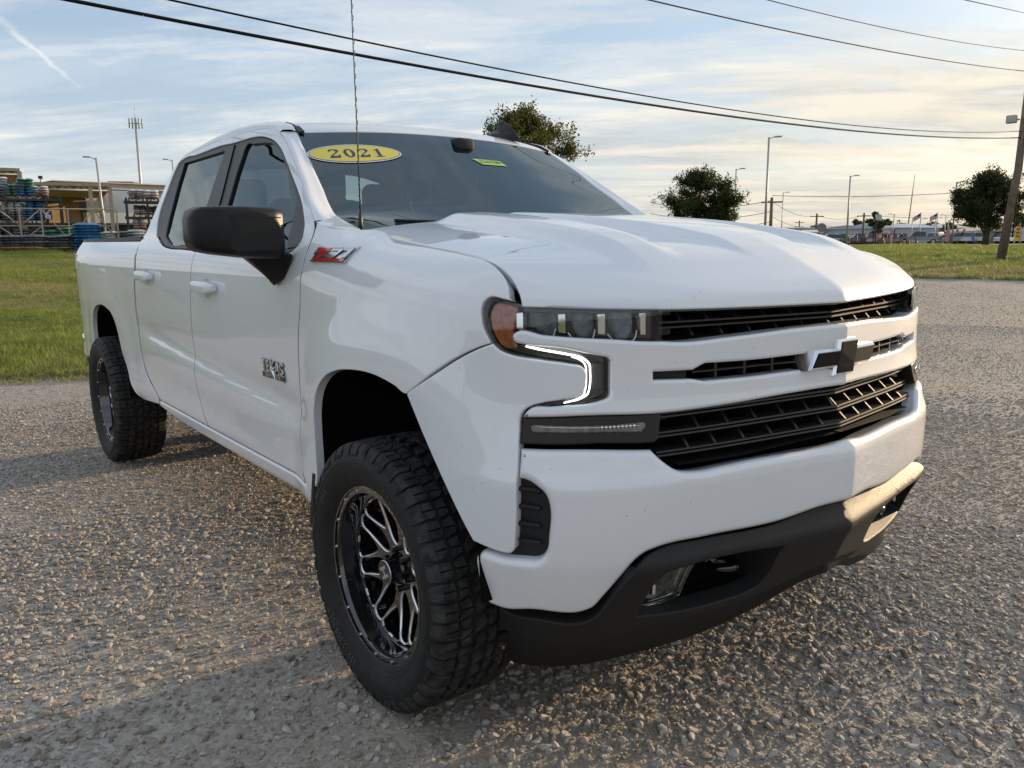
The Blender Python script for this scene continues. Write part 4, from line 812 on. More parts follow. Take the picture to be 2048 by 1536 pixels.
b = MB(); b.tube([tf(*p, .003) for p in ((-.105, -.036), (.108, -.036), (.108, -.014), (-.105, -.014), (-.105, -.036))], .0012, 4); b.build('badge_frame', chrome, tb)
star = [( (.040 if k % 2 == 0 else .011)*math.sin(k*math.pi/5)*.62, (.046 if k % 2 == 0 else .012)*math.cos(k*math.pi/5)*(1.15 if k == 0 else 1)) for k in range(10)]
b = MB(); V = [tf(u+.008, v, .004) for u, v in star]+[tf(.008, 0, .011)]; b.add(V, [(k, (k+1) % 10, 10) for k in range(10)]); b.build('badge_star', chrome, tb, smooth=False)
# windshield stickers
def plane_on_ws(v0, t0):
    O = wsf(v0, t0, .003); A = wsf(v0+.01, t0, .003)-O; B = wsf(v0, t0+.01, .003)-O; A /= np.linalg.norm(A); B -= A*(A@B); B /= np.linalg.norm(B)
    return O, A, B, np.cross(A, B)
def stick(v0, t0, sc=1.):
    def f(u, v, w): 
        X = wsf(v0-u/.73*-1 if False else v0-u/.735, t0+v/.80, .003); return X+np.array([.5, 0, .85])*w
    return f
sf = stick(.725, .775)
ye = mat('sticker_yellow', (.80, .62, .015), .35, coat=.5); navy = mat('sticker_navy', (.012, .018, .16), .4); whit = mat('sticker_white', (.8, .8, .8), .4)
def ell(a, b_, n=48): return [(a*math.cos(2*math.pi*k/n), b_*math.sin(2*math.pi*k/n)) for k in range(n)]
def disc(P, w, m, name, parent, f=sf):
    V = [f(0, 0, w)]+[f(u*.5, v*.5, w) for u, v in P]+[f(u, v, w) for u, v in P]; n = len(P)
    return mesh(name, V, [(0, 1+i, 1+(i+1) % n) for i in range(n)]+[(1+i, 1+n+i, 1+n+(i+1) % n, 1+(i+1) % n) for i in range(n)], m, parent)
s0_ = disc(ell(.205, .070), 0, whit, 'year_sticker', ws); disc(ell(.199, .064), .0006, navy, 'sticker_border', s0_); disc(ell(.196, .061), .0010, ye, 'sticker_face', s0_)
D2 = [(-.5, .62), (-.40, .85), (-.15, 1.0), (.15, 1.0), (.42, .85), (.50, .60), (.42, .35), (.05, -.15), (-.18, -.48), (-.20, -.62), (.25, -.62), (.36, -.38), (.50, -.38), (.42, -1.0), (-.52, -1.0), (-.52, -.80), (-.30, -.40), (.05, .05), (.20, .40), (.16, .70), (-.02, .84), (-.22, .74), (-.24, .58), (-.32, .46), (-.45, .48)]
D1 = [(-.30, .70), (.10, 1.0), (.20, 1.0), (.20, -.84), (.42, -.88), (.42, -1.0), (-.38, -1.0), (-.38, -.88), (-.12, -.84), (-.12, .66), (-.26, .60)]
Oo = [(.52*math.sin(a), 1.0*math.cos(a)) for a in np.linspace(0, 2*math.pi, 29)[:-1]]; Oi = [(.22*math.sin(a), .80*math.cos(a)) for a in np.linspace(0, 2*math.pi, 29)[:-1]]
def flat(name, outer, holes, fn, w, m, parent):
    A = [Vector(p) for p in outer]; E = [(i, (i+1) % len(outer)) for i in range(len(outer))]; k = len(A)
    for h_ in holes: A += [Vector(p) for p in h_]; E += [(k+i, k+(i+1) % len(h_)) for i in range(len(h_))]; k += len(h_)
    vo, _, fo, *_r = delaunay_2d_cdt(A, E, [], 0, 1e-6); vo = np.array([tuple(v) for v in vo]); cen = np.array([vo[list(f_)].mean(0) for f_ in fo]); ok = pip(cen, np.array(outer))
    for h_ in holes: ok &= ~pip(cen, np.array(h_))
    return mesh(name, [fn(u, v, w) for u, v in vo], [tuple(f_) for f_, o in zip(fo, ok) if o], m, parent, smooth=False)
for i, (g, hl_) in enumerate(((D2, []), (Oo, [Oi]), (D2, []), (D1, []))):
    ox = -.093+i*.064; flat('sticker_digit', g, hl_, lambda u, v, w, ox=ox: sf(ox+u*.046, v*.032, w), .0020, navy, s0_)
kf = stick(-.148, .72)
kk = mat('tag_green', (.42, .62, .10), .5); q = [(-.085, .022), (-.055, -.024), (.085, -.022), (.068, .020)]
tg_ = flat('stock_tag', q, [], lambda u, v, w: kf(u, v, w), 0, kk, ws)
textm('22670B', .036, navy, 'tag_lettering', lambda u, v, w: kf(u*1.12+.003, v*.9, .0015+w*.1), tg_, ext=.0004)

# ================================================================ wheels (built with the outward side towards -y)
def ringlathe(prof, n=96):
    V = []; m = len(prof)
    for k in range(n):
        a = 2*math.pi*k/n
        for r, y in prof: V.append((r*math.cos(a), y, r*math.sin(a)))
    F = [(k*m+j, k*m+j+1, ((k+1) % n)*m+j+1, ((k+1) % n)*m+j) for k in range(n) for j in range(m-1)]
    return V, F
def cyl(r, a, y): return np.stack([r*np.cos(a), y+0*a, r*np.sin(a)], -1)
R_T = .420
# tyre carcass: outward sidewall (y negative) to inner
prof = [(.272, -.1225), (.285, -.133), (.300, -.142), (.322, -.152), (.345, -.158), (.366, -.157), (.384, -.150), (.396, -.140), (.404, -.128), (.4075, -.110), (.4095, -.06), (.410, 0), (.4095, .06), (.4075, .11), (.404, .128), (.396, .14), (.366, .157), (.32, .152), (.285, .133), (.272, .12)]
def tyr(y):   # tread crown radius by lateral position
    return R_T-.0045*(abs(y)/.13)**3
def block(b, poly, rt=None, depth=.012, tw=0., n_sub=1, taper=.0016):
    """poly of (angle distance in metres round the tyre, lateral y)"""
    P = np.array(poly, float); c_ = P.mean(0); n = len(P); top = c_+(P-c_)*(1-taper/np.maximum(np.linalg.norm(P-c_, axis=1), .004)[:, None])
    Vt = [cyl(tyr(y), np.array(u/R_T), y) for u, y in top]; Vb = [cyl(tyr(y)-depth, np.array(u/R_T), y) for u, y in P]
    V = Vt+Vb; F = [tuple(range(n))]+[(i, n+i, n+(i+1) % n, (i+1) % n) for i in range(n)]
    b.add(V, F)
def make_tyre(parent, o=0.):
    V, F = ringlathe(prof, 112); ty = mesh('tyre', V, F, rubber, parent)
    b = MB(); NP = 46; pit = 2*math.pi*R_T/NP; g = .0042
    for k in range(NP):
        u = k*pit; al = k % 2; rn = random.Random(k)
        for sg in (-1, 1):
            ph = 0 if sg < 0 else pit*.5; U = u+ph; ye_ = .148 if al else .140
            # shoulder lug, wraps over the shoulder
            P = [(U+g, .098), (U+pit*.30, .090), (U+pit-g, .096), (U+pit-g, .132), (U+g, .132)]
            for Pq in ([(U+g, .098), (U+pit*.30, .090), (U+pit*.46, .0925), (U+pit*.46, .132), (U+g, .132)], [(U+pit*.52, .093), (U+pit-g, .096), (U+pit-g, .132), (U+pit*.52, .132)]): block(b, [(x, sg*y) for x, y in (Pq if sg > 0 else Pq[::-1])])
            r0 = R_T-.006; 
            prf = [(R_T-.0045, .1315), (R_T-.011, ye_*.0+.1405), (R_T-.022, .1480), (R_T-.040 if al else R_T-.033, .1545), (R_T-.052 if al else R_T-.040, .1555)]
            V = []; 
            for (rr, yy), (wa, wb) in zip(prf, ((g, pit-g), (g, pit-g), (g*1.3, pit-g*1.3), ((g*2.0, pit*.78) if al else (g*1.6, pit-g*1.6)), ((g*2.6, pit*.60) if al else (g*2.4, pit-g*2.4)))):
                V += [cyl(rr, np.array((U+wa)/R_T), sg*yy), cyl(rr, np.array((U+wb)/R_T), sg*yy)]
            m_ = len(V)//2; V += [v*np.array([1, 1, 1])-0 for v in []]
            inn = []
            for v in V: q = np.array(v); ra = np.hypot(q[0], q[2]); inn.append([q[0]*(ra-.009)/ra, q[1]-sg*.007, q[2]*(ra-.009)/ra])
            Fq = [(2*i, 2*i+1, 2*i+3, 2*i+2) for i in range(m_-1)]; N_ = len(V)
            Fq += [(2*i, 2*i+2, N_+2*i+2, N_+2*i) for i in range(m_-1)]+[(2*i+1, N_+2*i+1, N_+2*i+3, 2*i+3) for i in range(m_-1)]+[(N_-2, N_-1, 2*N_-1, 2*N_-2)]
            b.add(V+inn, Fq if sg < 0 else [f[::-1] for f in Fq])
            # intermediate block with a hooked outline
            for Pq in ([(U+g*.9+.004, .052), (U+pit*.42, .040+.010*al), (U+pit*.44, .079), (U+pit*.40, .080), (U+g*.9-.006, .089)], [(U+pit*.48, .043+.010*al), (U+pit-g*.9+.004, .054), (U+pit-g*.9-.004, .086), (U+pit*.50, .081)]): block(b, [(x, sg*y) for x, y in (Pq if sg > 0 else Pq[::-1])])
            # sipes across the lugs: thin raised bar pairs
            for q in (.35, .66):
                uu = U+pit*q; P = [(uu-.0012, .100), (uu+.0012, .100), (uu+.0012, .130), (uu-.0012, .130)]
        # centre: two interlocking diagonal blocks
        P1 = [(u+g, -.036), (u+pit*.55, -.034), (u+pit*.98, -.008), (u+pit*.62, .004), (u+pit*.25, -.004)]
        P2 = [(u+pit*.30, .008), (u+pit*.70, .012), (u+pit*1.08, .004), (u+pit*1.15, .036), (u+pit*.55, .034), (u+pit*.22, .024)]
        block(b, P1 if True else P1); block(b, P2)
    rubber_d = mat('tyre_tread_dusty', (.015, .015, .0155), .65, var=.75, vscale=30, var2=(.052, .050, .047), bump=.6, bscale=220, spec=.3)
    tr_ = b.build('tread', rubber_d, parent, smooth=False); tr_.data.flip_normals() if False else None
    # fix orientation by recalculation
    import bmesh
    bm = bmesh.new(); bm.from_mesh(tr_.data); bmesh.ops.recalc_face_normals(bm, faces=bm.faces); bm.to_mesh(tr_.data); bm.free()
    # raised sidewall rings and lettering
    def sw(u, v, w):   # u along the arc (m) at radius .335, v radial
        a = math.pi*1.5-u/.335; r = .338+v; y = -np.interp(r, [p[0] for p in prof[:9]], [-p[1] for p in prof[:9]]); return (r*math.cos(a), y-.0012-w*.0016 if w > 0 else y+.001, r*math.sin(a))
    lt = mat('tyre_letter', (.06, .06, .06), .45)
    def ring(r, w, name):
        V = []; n = 120
        for k in range(n):
            a = 2*math.pi*k/n
            for rr in (r-w, r, r+w): V.append((rr*math.cos(a), -np.interp(rr, [p[0] for p in prof[:9]], [-p[1] for p in prof[:9]])-(.002 if rr == r else -.0005), rr*math.sin(a)))
        return V, [(3*k+j, 3*k+j+1, 3*((k+1) % n)+j+1, 3*((k+1) % n)+j) for k in range(n) for j in range(2)]
    b = MB()
    for r, w in ((.360, .0022), (.306, .0022), (.290, .003)): b.add(*ring(r, w, ''))
    b.build('sidewall_ring', rubber, ty)
    for txt, ang in (('33X12.50R20LT', 235), ('LT33', 60), ('M+S', 145)):
        a0 = math.radians(ang)
        def sl_(u, v, w, a0=a0):
            a = a0-u/.335*-1 if False else a0+u/.335; r = .333+v; y = -np.interp(r, [p[0] for p in prof[:9]], [-p[1] for p in prof[:9]]); return (r*math.cos(-a)*-1 if False else r*math.cos(a), y-.0003-(.0018 if w > 0 else -.001), r*math.sin(a))
        textm(txt, .030, lt, 'sidewall_lettering', lambda u, v, w: sl_(-u, v, w), ty, ext=.001, space=1.15)
    return ty
def make_wheel(name, loc, rz, phase):
    w = bpy.data.objects.new(name, None); COL.objects.link(w); w.parent = truck; w.location = loc; w.rotation_euler = (0, 0, rz); w.empty_display_size = .2
    return w
def build_wheel(w, phase):
    ty = make_tyre(w)
    # rim barrel: lip, drop, deep barrel back to the spoke face
    pr = [(.272, -.126), (.281, -.128), (.283, -.122), (.2795, -.118), (.2765, -.1185), (.2755, -.123), (.2555, -.123), (.2530, -.120), (.2515, -.108), (.244, -.085), (.238, -.05), (.236, -.02), (.236, .12)]
    V, F = ringlathe(pr, 128); rim = mesh('rim', V, F, wheelb, w, sharp=35)
    import bmesh
    bm = bmesh.new(); bm.from_mesh(rim.data); bmesh.ops.recalc_face_normals(bm, faces=bm.faces); bm.to_mesh(rim.data); bm.free(); rim.data.set_sharp_from_angle(angle=math.radians(35))
    # spoke face: dished disc with sixteen windows, milled silver on the window edges
    def ff(u, v, off=0.):
        u = np.asarray(u, float); v = np.asarray(v, float); r = np.hypot(u, v); y = -.034-.004*sst(r, .07, .13)-.022*sst(r, .12, .238); return np.stack([u, y-off, v], -1)
    NS = 8; wins = []
    for k in range(NS):
        A0 = phase+k*2*math.pi/NS
        def pol(r, da): return (r*math.cos(A0+da), r*math.sin(A0+da))
        wins.append([pol(.078, 0), pol(.086, -.13), pol(.120, -.195), pol(.185, -.125), pol(.222, -.085), pol(.229, 0), pol(.222, .085), pol(.185, .125), pol(.120, .195), pol(.086, .13)])
        B_ = math.pi/8
        wins.append([pol(.140, B_), pol(.150, B_-.07), pol(.196, B_-.21), pol(.222, B_-.235), pol(.229, B_-.20), pol(.2295, B_), pol(.229, B_+.20), pol(.222, B_+.235), pol(.196, B_+.21), pol(.150, B_+.07)])
    P = [(.236*math.cos(a), .236*math.sin(a)) for a in np.linspace(0, 2*math.pi, 97)[:-1]]
    sp = panel('spokes', [(*p, 0) for p in P], ff, wheelb, rim, r=.0062, t=.040, h=.012, holes=[[(*q, 0) for q in wn] for wn in wins], rim_mat=mat('milled_aluminium', (.92, .93, .95), .28, .85), rings=1)
    # keep silver only on the bevel, not on the deep window walls
    me = sp.data; cen = np.zeros(len(me.polygons)*3); me.polygons.foreach_get('center', cen); nr = np.zeros(len(me.polygons)*3); me.polygons.foreach_get('normal', nr); nr = nr.reshape(-1, 3); cen = cen.reshape(-1, 3)
    mi = np.zeros(len(me.polygons), np.int32); me.polygons.foreach_get('material_index', mi); rad = np.hypot(cen[:, 0], cen[:, 2])
    mi[(np.abs(nr[:, 1]) < .2) | (rad > .2335)] = 0; me.polygons.foreach_set('material_index', mi)
    # hub, cap, lug nuts
    pr = [(0, -.088), (.034, -.088), (.038, -.085), (.040, -.060), (.046, -.050), (.052, -.034), (.066, -.030), (.070, -.018)]
    V, F = ringlathe(pr, 48); hub = mesh('hub', V, F, gblack, rim, sharp=35)
    V, F = ringlathe([(.0365, -.0895), (.0385, -.0895), (.0385, -.086)], 48); mesh('cap_ring', V, F, chrome_s, hub)
    V, F = ringlathe([(0, -.0890), (.036, -.0890)], 32); mesh('centre_cap', V, F, mat('cap_grey', (.03, .032, .035), .35), hub)
    b = MB(); c_, s_ = math.cos(phase+.3), math.sin(phase+.3)
    for q in ([(-.019, -.022), (-.009, -.022), (-.009, .018), (-.019, .018)], [(.009, -.018), (.019, -.018), (.019, .022), (.009, .022)], [(-.009, -.005), (.009, -.001), (.009, .008), (-.009, .004)]):
        b.prism([(x*c_-z*s_, x*s_+z*c_) for x, z in q], lambda u, v, w_: (u, -w_, v), .0892, .0912)
    b.build('cap_letter', chrome_s, hub, smooth=False)
    for k in range(6):
        a = phase+k*math.pi/3; b = MB(); c0 = np.array([.062*math.cos(a), -.040, .062*math.sin(a)]); b.tube([c0+np.array([0, .02, 0]), c0-np.array([0, .016, 0])], .010, 6); b.build('lug_nut', gblack, hub, smooth=False)
    for k in range(16):
        if k == 15: continue
        a = BOLT0+k*math.pi/8; c0 = np.array([.266*math.cos(a), -.1235, .266*math.sin(a)]); b = MB(); b.tube([c0, c0-np.array([0, .0035, 0])], [.0058, .0048], 8); b.build('rim_bolt', chrome_s, rim, smooth=False)
    def rl(u, v, w_): a = BOLT0-math.pi/8-u/.266; r = .2655+v; return (r*math.cos(a), -.1240-(.0006 if w_ > 0 else 0), r*math.sin(a))
    textm('HOSTILE', .0135, chrome_s, 'rim_lettering', lambda u, v, w_: rl(u, v, w_), rim, ext=.0005, space=1.35)
    V, F = ringlathe([(.05, .02), (.17, .02), (.17, .045), (.05, .045)], 40); mesh('brake_disc', V, F, mat('brake_iron', (.12, .11, .10), .4, 1), w)
BOLT0 = 1.9095
YC = -.8995
wF = make_wheel('wheel', (0, YC, .4164), 0, 0); build_wheel(wF, math.radians(104))
def dupkids(src, dst):
    for ch in list(src.children):
        c = ch.copy(); COL.objects.link(c); c.parent = dst; dupkids(ch, c)
for (x, y, rz, ry) in ((-3.745, YC, 0, math.radians(15.5)), (0, -YC, math.pi, .4), (-3.745, -YC, math.pi, 1.1)):
    w2 = make_wheel('wheel', (x, y, .4164), rz, 0); dupkids(wF, w2); w2.rotation_euler = (0, ry, rz)

# ================================================================ ground
def at(px, dist):            # horizontal direction of a photograph column, at a distance in metres from the viewpoint
    d = CF+CR*(px-1024)/CAM_F-CU*(482-768)/CAM_F; h = math.hypot(d[0], d[1]); return CX+d[0]/h*dist, CY+d[1]/h*dist
def zpix(px, py, dist):      # height of a sight line at that distance
    d = CF+CR*(px-1024)/CAM_F-CU*(py-768)/CAM_F; return CZ+d[2]/math.hypot(d[0], d[1])*dist
def terr(x, y):
    x = np.asarray(x, float); y = np.asarray(y, float); d = np.hypot(x-1.0, y+1.0); a = np.arctan2(y+1, x-1)
    side = sst(np.cos(a-math.radians(195)), .25, .85)       # higher towards the garden centre
    top = .82+.34*side
    return top*sst(d, 8, 43)
def wob(x, y, s=1.): return .25*np.sin(x*1.3*s+y*.7*s)+.15*np.sin(x*3.1*s-y*2.3*s)+.10*np.sin(y*5.7*s+1)+.06*np.sin(x*9.1*s+y*6*s)
def lawn_left(x, y):  return np.minimum((-8.05+.46*(y+.6))-x+.35*wob(x, y), 4-y)           # > 0 inside
def lawn_right(x, y): # beyond the gravel on the far side
    n = np.hypot(x-CX, y-CY); a = np.arctan2(y-CY, x-CX); return n-25.2-2.*np.abs(a-1.92)*2-.6*wob(x, y, .6)-60*(a < 1.2)*0
def lawn_near(x, y):  return -y-11.5+.3*x*0+.5*wob(x, y, .5)
def polar(r0, r1, nr, na, a0=0, a1=2*math.pi, c=(1., -1.)):
    R_ = np.concatenate([[0], np.geomspace(r0, r1, nr)]) if a1-a0 > 6 else np.geomspace(r0, r1, nr); A = np.linspace(a0, a1, na)
    X = c[0]+R_[:, None]*np.cos(A); Y = c[1]+R_[:, None]*np.sin(A); return X, Y
def sheet(name, X, Y, dz, m, keep=None, **k):
    Z = terr(X, Y)+dz; V = np.stack([X, Y, Z], -1).reshape(-1, 3); nr, na = X.shape
    F = [(i*na+j, i*na+j+1, (i+1)*na+j+1, (i+1)*na+j) for i in range(nr-1) for j in range(na-1)]
    if keep is not None:
        kp = keep(X, Y).reshape(-1); F = [f for f in F if all(kp[q] for q in f)]
    F = [f[::-1] for f in F]; me = mesh(name, V, F, m, smooth=True, **k)
    if sum(p.normal.z for p in list(me.data.polygons)[:50]) < 0: me.data.flip_normals()
    return me
def nmat(name):
    m = bpy.data.materials.new(name); m.use_nodes = True; t = m.node_tree; b = t.nodes['Principled BSDF']; return m, t, b
class NT:
    def __init__(s, t): s.t = t
    def n(s, ty, ins=None, **k):
        x = s.t.nodes.new(ty)
        for a, v in k.items(): setattr(x, a, v)
        for a, v in (ins or {}).items():
            if hasattr(v, 'links') or isinstance(v, bpy.types.NodeSocket): s.t.links.new(v, x.inputs[a])
            else: x.inputs[a].default_value = v
        return x
    def ramp(s, f, pts, ip='LINEAR'):
        r = s.n('ShaderNodeValToRGB', {0: f}); c = r.color_ramp; c.interpolation = ip
        while len(c.elements) < len(pts): c.elements.new(.5)
        for e, (p, col) in zip(c.elements, pts): e.position = p; e.color = (*col, 1)
        return r.outputs[0]
    def mix(s, f, a, b, mode='MIX'):
        x = s.n('ShaderNodeMix', data_type='RGBA', blend_type=mode)
        for i, v in ((0, f), (6, a), (7, b)):
            if isinstance(v, bpy.types.NodeSocket): s.t.links.new(v, x.inputs[i])
            else: x.inputs[i].default_value = (*v, 1) if isinstance(v, tuple) else v
        return x.outputs[2]
    def m(s, op, a, b=0., c=0., cl=False):
        x = s.n('ShaderNodeMath', {0: a, 1: b, 2: c}, operation=op); x.use_clamp = cl; return x.outputs[0]
def gravel_mat():
    m, t, b = nmat('gravel'); q = NT(t); g = q.n('ShaderNodeTexCoord').outputs['Object']
    big = q.n('ShaderNodeTexNoise', {'Vector': g, 'Scale': .45, 'Detail': 5., 'Roughness': .6}).outputs[0]
    mp = q.n('ShaderNodeMapping', {'Vector': g}); mp.inputs['Rotation'].default_value = (0, 0, .5); mp.inputs['Scale'].default_value = (.12, 1.0, 1)
    tr = q.n('ShaderNodeTexNoise', {'Vector': mp.outputs[0], 'Scale': .9, 'Detail': 4.}).outputs[0]
    v1 = q.n('ShaderNodeTexVoronoi', {'Vector': g, 'Scale': 52., 'Randomness': 1.}); v2 = q.n('ShaderNodeTexVoronoi', {'Vector': g, 'Scale': 120., 'Randomness': 1.})
    c1 = q.n('ShaderNodeSeparateColor', {0: v1.outputs['Color']}).outputs[0]; c2 = q.n('ShaderNodeSeparateColor', {0: v2.outputs['Color']}).outputs[0]
    base = q.ramp(c1, [(0, (.23, .20, .165)), (.35, (.32, .285, .245)), (.7, (.41, .375, .335)), (1, (.50, .47, .43))])
    fine_ = q.ramp(c2, [(0, (.15, .13, .105)), (.6, (.27, .24, .20)), (1, (.42, .385, .34))])
    dirt = q.ramp(big, [(.3, (.25, .20, .148)), (.7, (.37, .31, .235))])
    col = q.mix(.35, base, fine_); patch = q.ramp(q.m('ADD', q.m('MULTIPLY', big, .5), q.m('MULTIPLY', tr, .5)), [(.47, (0,)*3), (.60, (1,)*3)])
    col = q.mix(q.m('MULTIPLY', patch, .75), col, dirt)
    t.links.new(col, b.inputs['Base Color']); b.inputs['Roughness'].default_value = .85; b.inputs['Specular IOR Level'].default_value = .3
    h = q.m('ADD', q.m('MULTIPLY', v1.outputs['Distance'], -.010*60), q.m('MULTIPLY', v2.outputs['Distance'], -.35))
    bp = q.n('ShaderNodeBump', {'Height': h, 'Strength': .6, 'Distance': .009}); t.links.new(bp.outputs[0], b.inputs['Normal']); return m
def grass_mat(nm='lawn_soil', dry=.35):
    m, t, b = nmat(nm); q = NT(t); g = q.n('ShaderNodeTexCoord').outputs['Object']
    n1 = q.n('ShaderNodeTexNoise', {'Vector': g, 'Scale': .35, 'Detail': 6., 'Roughness': .65}).outputs[0]; n2 = q.n('ShaderNodeTexNoise', {'Vector': g, 'Scale': 14., 'Detail': 6., 'Roughness': .7}).outputs[0]
    c = q.ramp(n1, [(.35, (.15, .19, .045)), (.52, (.19, .22, .06)), (.66, (.30, .28, .13))])
    c = q.mix(q.ramp(n2, [(.35, (0,)*3), (.65, (1,)*3)]), q.mix(1., c, (.45, .5, .45), 'MULTIPLY'), c); t.links.new(c, b.inputs['Base Color']); b.inputs['Roughness'].default_value = .9; b.inputs['Specular IOR Level'].default_value = .1
    bp = q.n('ShaderNodeBump', {'Height': n2, 'Strength': 1., 'Distance': .08}); t.links.new(bp.outputs[0], b.inputs['Normal']); return m
X, Y = polar(.4, 2600, 150, 181)
def notlawn(X, Y): return (np.hypot(X, Y) < 45)
farm = grass_mat('field_ground')
grav = gravel_mat(); lawn = grass_mat()
sheet('ground', X, Y, -.03, farm, kind='structure')
X, Y = polar(.25, 46, 230, 361)
sheet('gravel_lot', X, Y, 0., grav, kind='structure')
X, Y = polar(7.2, 70, 170, 421, math.radians(95), math.radians(330))
lw = sheet('lawn', X, Y, .012, lawn, keep=lambda X, Y: (lawn_left(X, Y) > 0) | (lawn_right(X, Y) > 0), kind='structure')
X, Y = polar(9, 60, 60, 181, math.radians(190), math.radians(350))
sheet('grass_verge', X, Y, .008, lawn, keep=lambda X, Y: (lawn_near(X, Y) > 0) & ~(lawn_left(X, Y) > -.3), kind='structure')
# scattering with geometry nodes (stuff)
def hidden_col(name, objs):
    c = bpy.data.collections.new(name)
    for o in objs:
        for k in list(o.users_collection): k.objects.unlink(o)
        c.objects.link(o)
    return c
def scatter(name, P, rot, scl, col, label=None):
    me = bpy.data.meshes.new(name); me.vertices.add(len(P)); me.vertices.foreach_set('co', np.asarray(P, np.float32).reshape(-1))
    for nm, arr in (('rot', rot), ('scl', scl)):
        a = me.attributes.new(nm, 'FLOAT_VECTOR', 'POINT'); a.data.foreach_set('vector', np.asarray(arr, np.float32).reshape(-1))
    o = bpy.data.objects.new(name, me); COL.objects.link(o); o['kind'] = 'stuff'
    if label: o['label'] = label
    ng = bpy.data.node_groups.new(name, 'GeometryNodeTree'); ng.interface.new_socket('Geometry', in_out='INPUT', socket_type='NodeSocketGeometry'); ng.interface.new_socket('Geometry', in_out='OUTPUT', socket_type='NodeSocketGeometry')
    A = ng.nodes.new('NodeGroupInput'); B = ng.nodes.new('NodeGroupOutput'); I = ng.nodes.new('GeometryNodeInstanceOnPoints'); C = ng.nodes.new('GeometryNodeCollectionInfo')
    C.inputs['Collection'].default_value = col; C.inputs['Separate Children'].default_value = True; C.inputs['Reset Children'].default_value = True
    I.inputs['Pick Instance'].default_value = True
    def na(nm): n = ng.nodes.new('GeometryNodeInputNamedAttribute'); n.data_type = 'FLOAT_VECTOR'; n.inputs[0].default_value = nm; return n.outputs['Attribute']
    M2P = ng.nodes.new('GeometryNodeMeshToPoints'); ng.links.new(A.outputs[0], M2P.inputs[0]); ng.links.new(M2P.outputs[0], I.inputs['Points']); ng.links.new(C.outputs[0], I.inputs['Instance'])
    ng.links.new(na('rot'), I.inputs['Rotation']); ng.links.new(na('scl'), I.inputs['Scale'])
    rv = ng.nodes.new('FunctionNodeRandomValue'); rv.data_type = 'INT'; rv.inputs['Min'].default_value = 0 if False else 0
    for s_ in rv.inputs:
        if s_.type == 'INT' and s_.name == 'Max': s_.default_value = 997
        if s_.type == 'INT' and s_.name == 'Min': s_.default_value = 0
    out = [s_ for s_ in rv.outputs if s_.type == 'INT'][0]; ng.links.new(out, I.inputs['Instance Index'])
    ng.links.new(I.outputs[0], B.inputs[0]); md = o.modifiers.new('scatter', 'NODES'); md.node_group = ng; return o
rng = np.random.default_rng(5)
def stone_mesh(k):
    import bmesh
    bm = bmesh.new(); bmesh.ops.create_icosphere(bm, subdivisions=2 if k < 4 else 1, radius=1); r_ = np.random.default_rng(k)
    D_ = r_.normal(size=(5, 3)); D_ /= np.linalg.norm(D_, axis=1)[:, None]; cut = r_.uniform(.45, .85, 5)
    ax = np.array([1, r_.uniform(.65, .95), r_.uniform(.5, .75)])
    for v in bm.verts:
        p = np.array(v.co)
        for d, c_ in zip(D_, cut):
            s_ = p@d
            if s_ > c_: p = p-d*(s_-c_)*.95
        p = p*(1+.10*math.sin(p[0]*7+k)*math.sin(p[1]*6+2*k)); v.co = Vector(p*ax)
    me = bpy.data.meshes.new('stone'); bm.to_mesh(me); bm.free(); me.shade_smooth(); me.set_sharp_from_angle(angle=math.radians(32))
    return me
sm_, t, b = nmat('stone'); q = NT(t); oi = q.n('ShaderNodeObjectInfo').outputs['Random']; g = q.n('ShaderNodeTexCoord').outputs['Object']
c_ = q.ramp(oi, [(0, (.24, .205, .17)), (.12, (.38, .31, .23)), (.25, (.35, .32, .28)), (.5, (.44, .405, .365)), (.8, (.52, .49, .45)), (.93, (.62, .59, .55)), (1, (.46, .33, .24))])
nn = q.n('ShaderNodeTexNoise', {'Vector': g, 'Scale': 3., 'Detail': 6., 'Roughness': .7}).outputs[0]
c_ = q.mix(1., c_, q.ramp(nn, [(.3, (.72,)*3), (.7, (1.12, 1.1, 1.08))]), 'MULTIPLY'); t.links.new(c_, b.inputs['Base Color']); b.inputs['Roughness'].default_value = .78; b.inputs['Specular IOR Level'].default_value = .35
bp = q.n('ShaderNodeBump', {'Height': nn, 'Strength': .5, 'Distance': .1}); t.links.new(bp.outputs[0], b.inputs['Normal'])
st_ = []
for k in range(9):
    me = stone_mesh(k); me.materials.append(sm_); o = bpy.data.objects.new('stone', me); COL.objects.link(o); st_.append(o)
stc = hidden_col('stones', st_)
def clump(x, y):   # packed bands and looser dirt bands, as wheel tracks leave them
    u = x*.88+y*.47; v = -x*.47+y*.88
    return .5+.28*np.sin(u*1.1+1.3*np.sin(v*.35))+.22*np.sin(u*2.7+v*.9+2)+.18*np.sin(v*1.9-u*.6)
def stones(n, rmin, rmax, s0, s1, pw, wide=46):
    a0 = YAW; R_ = np.sqrt(rng.uniform(rmin**2, rmax**2, n)); A = a0+rng.uniform(-math.radians(wide), math.radians(wide), n)
    x = CX+R_*np.cos(A); y = CY+R_*np.sin(A); k = (lawn_left(x, y) < .25) & (lawn_right(x, y) < .4) & (rng.uniform(size=n) < np.clip(clump(x, y)*.75+.38, .15, 1))
    x, y = x[k], y[k]; n = len(x); s = s0+(s1-s0)*rng.uniform(size=n)**pw
    rot = np.stack([rng.normal(0, .25, n), rng.normal(0, .25, n), rng.uniform(0, 6.28, n)], 1); return np.stack([x, y, terr(x, y)+s*.22], 1), rot, np.stack([s*rng.uniform(.8, 1.25, n), s, s*rng.uniform(.75, 1.1, n)], 1)
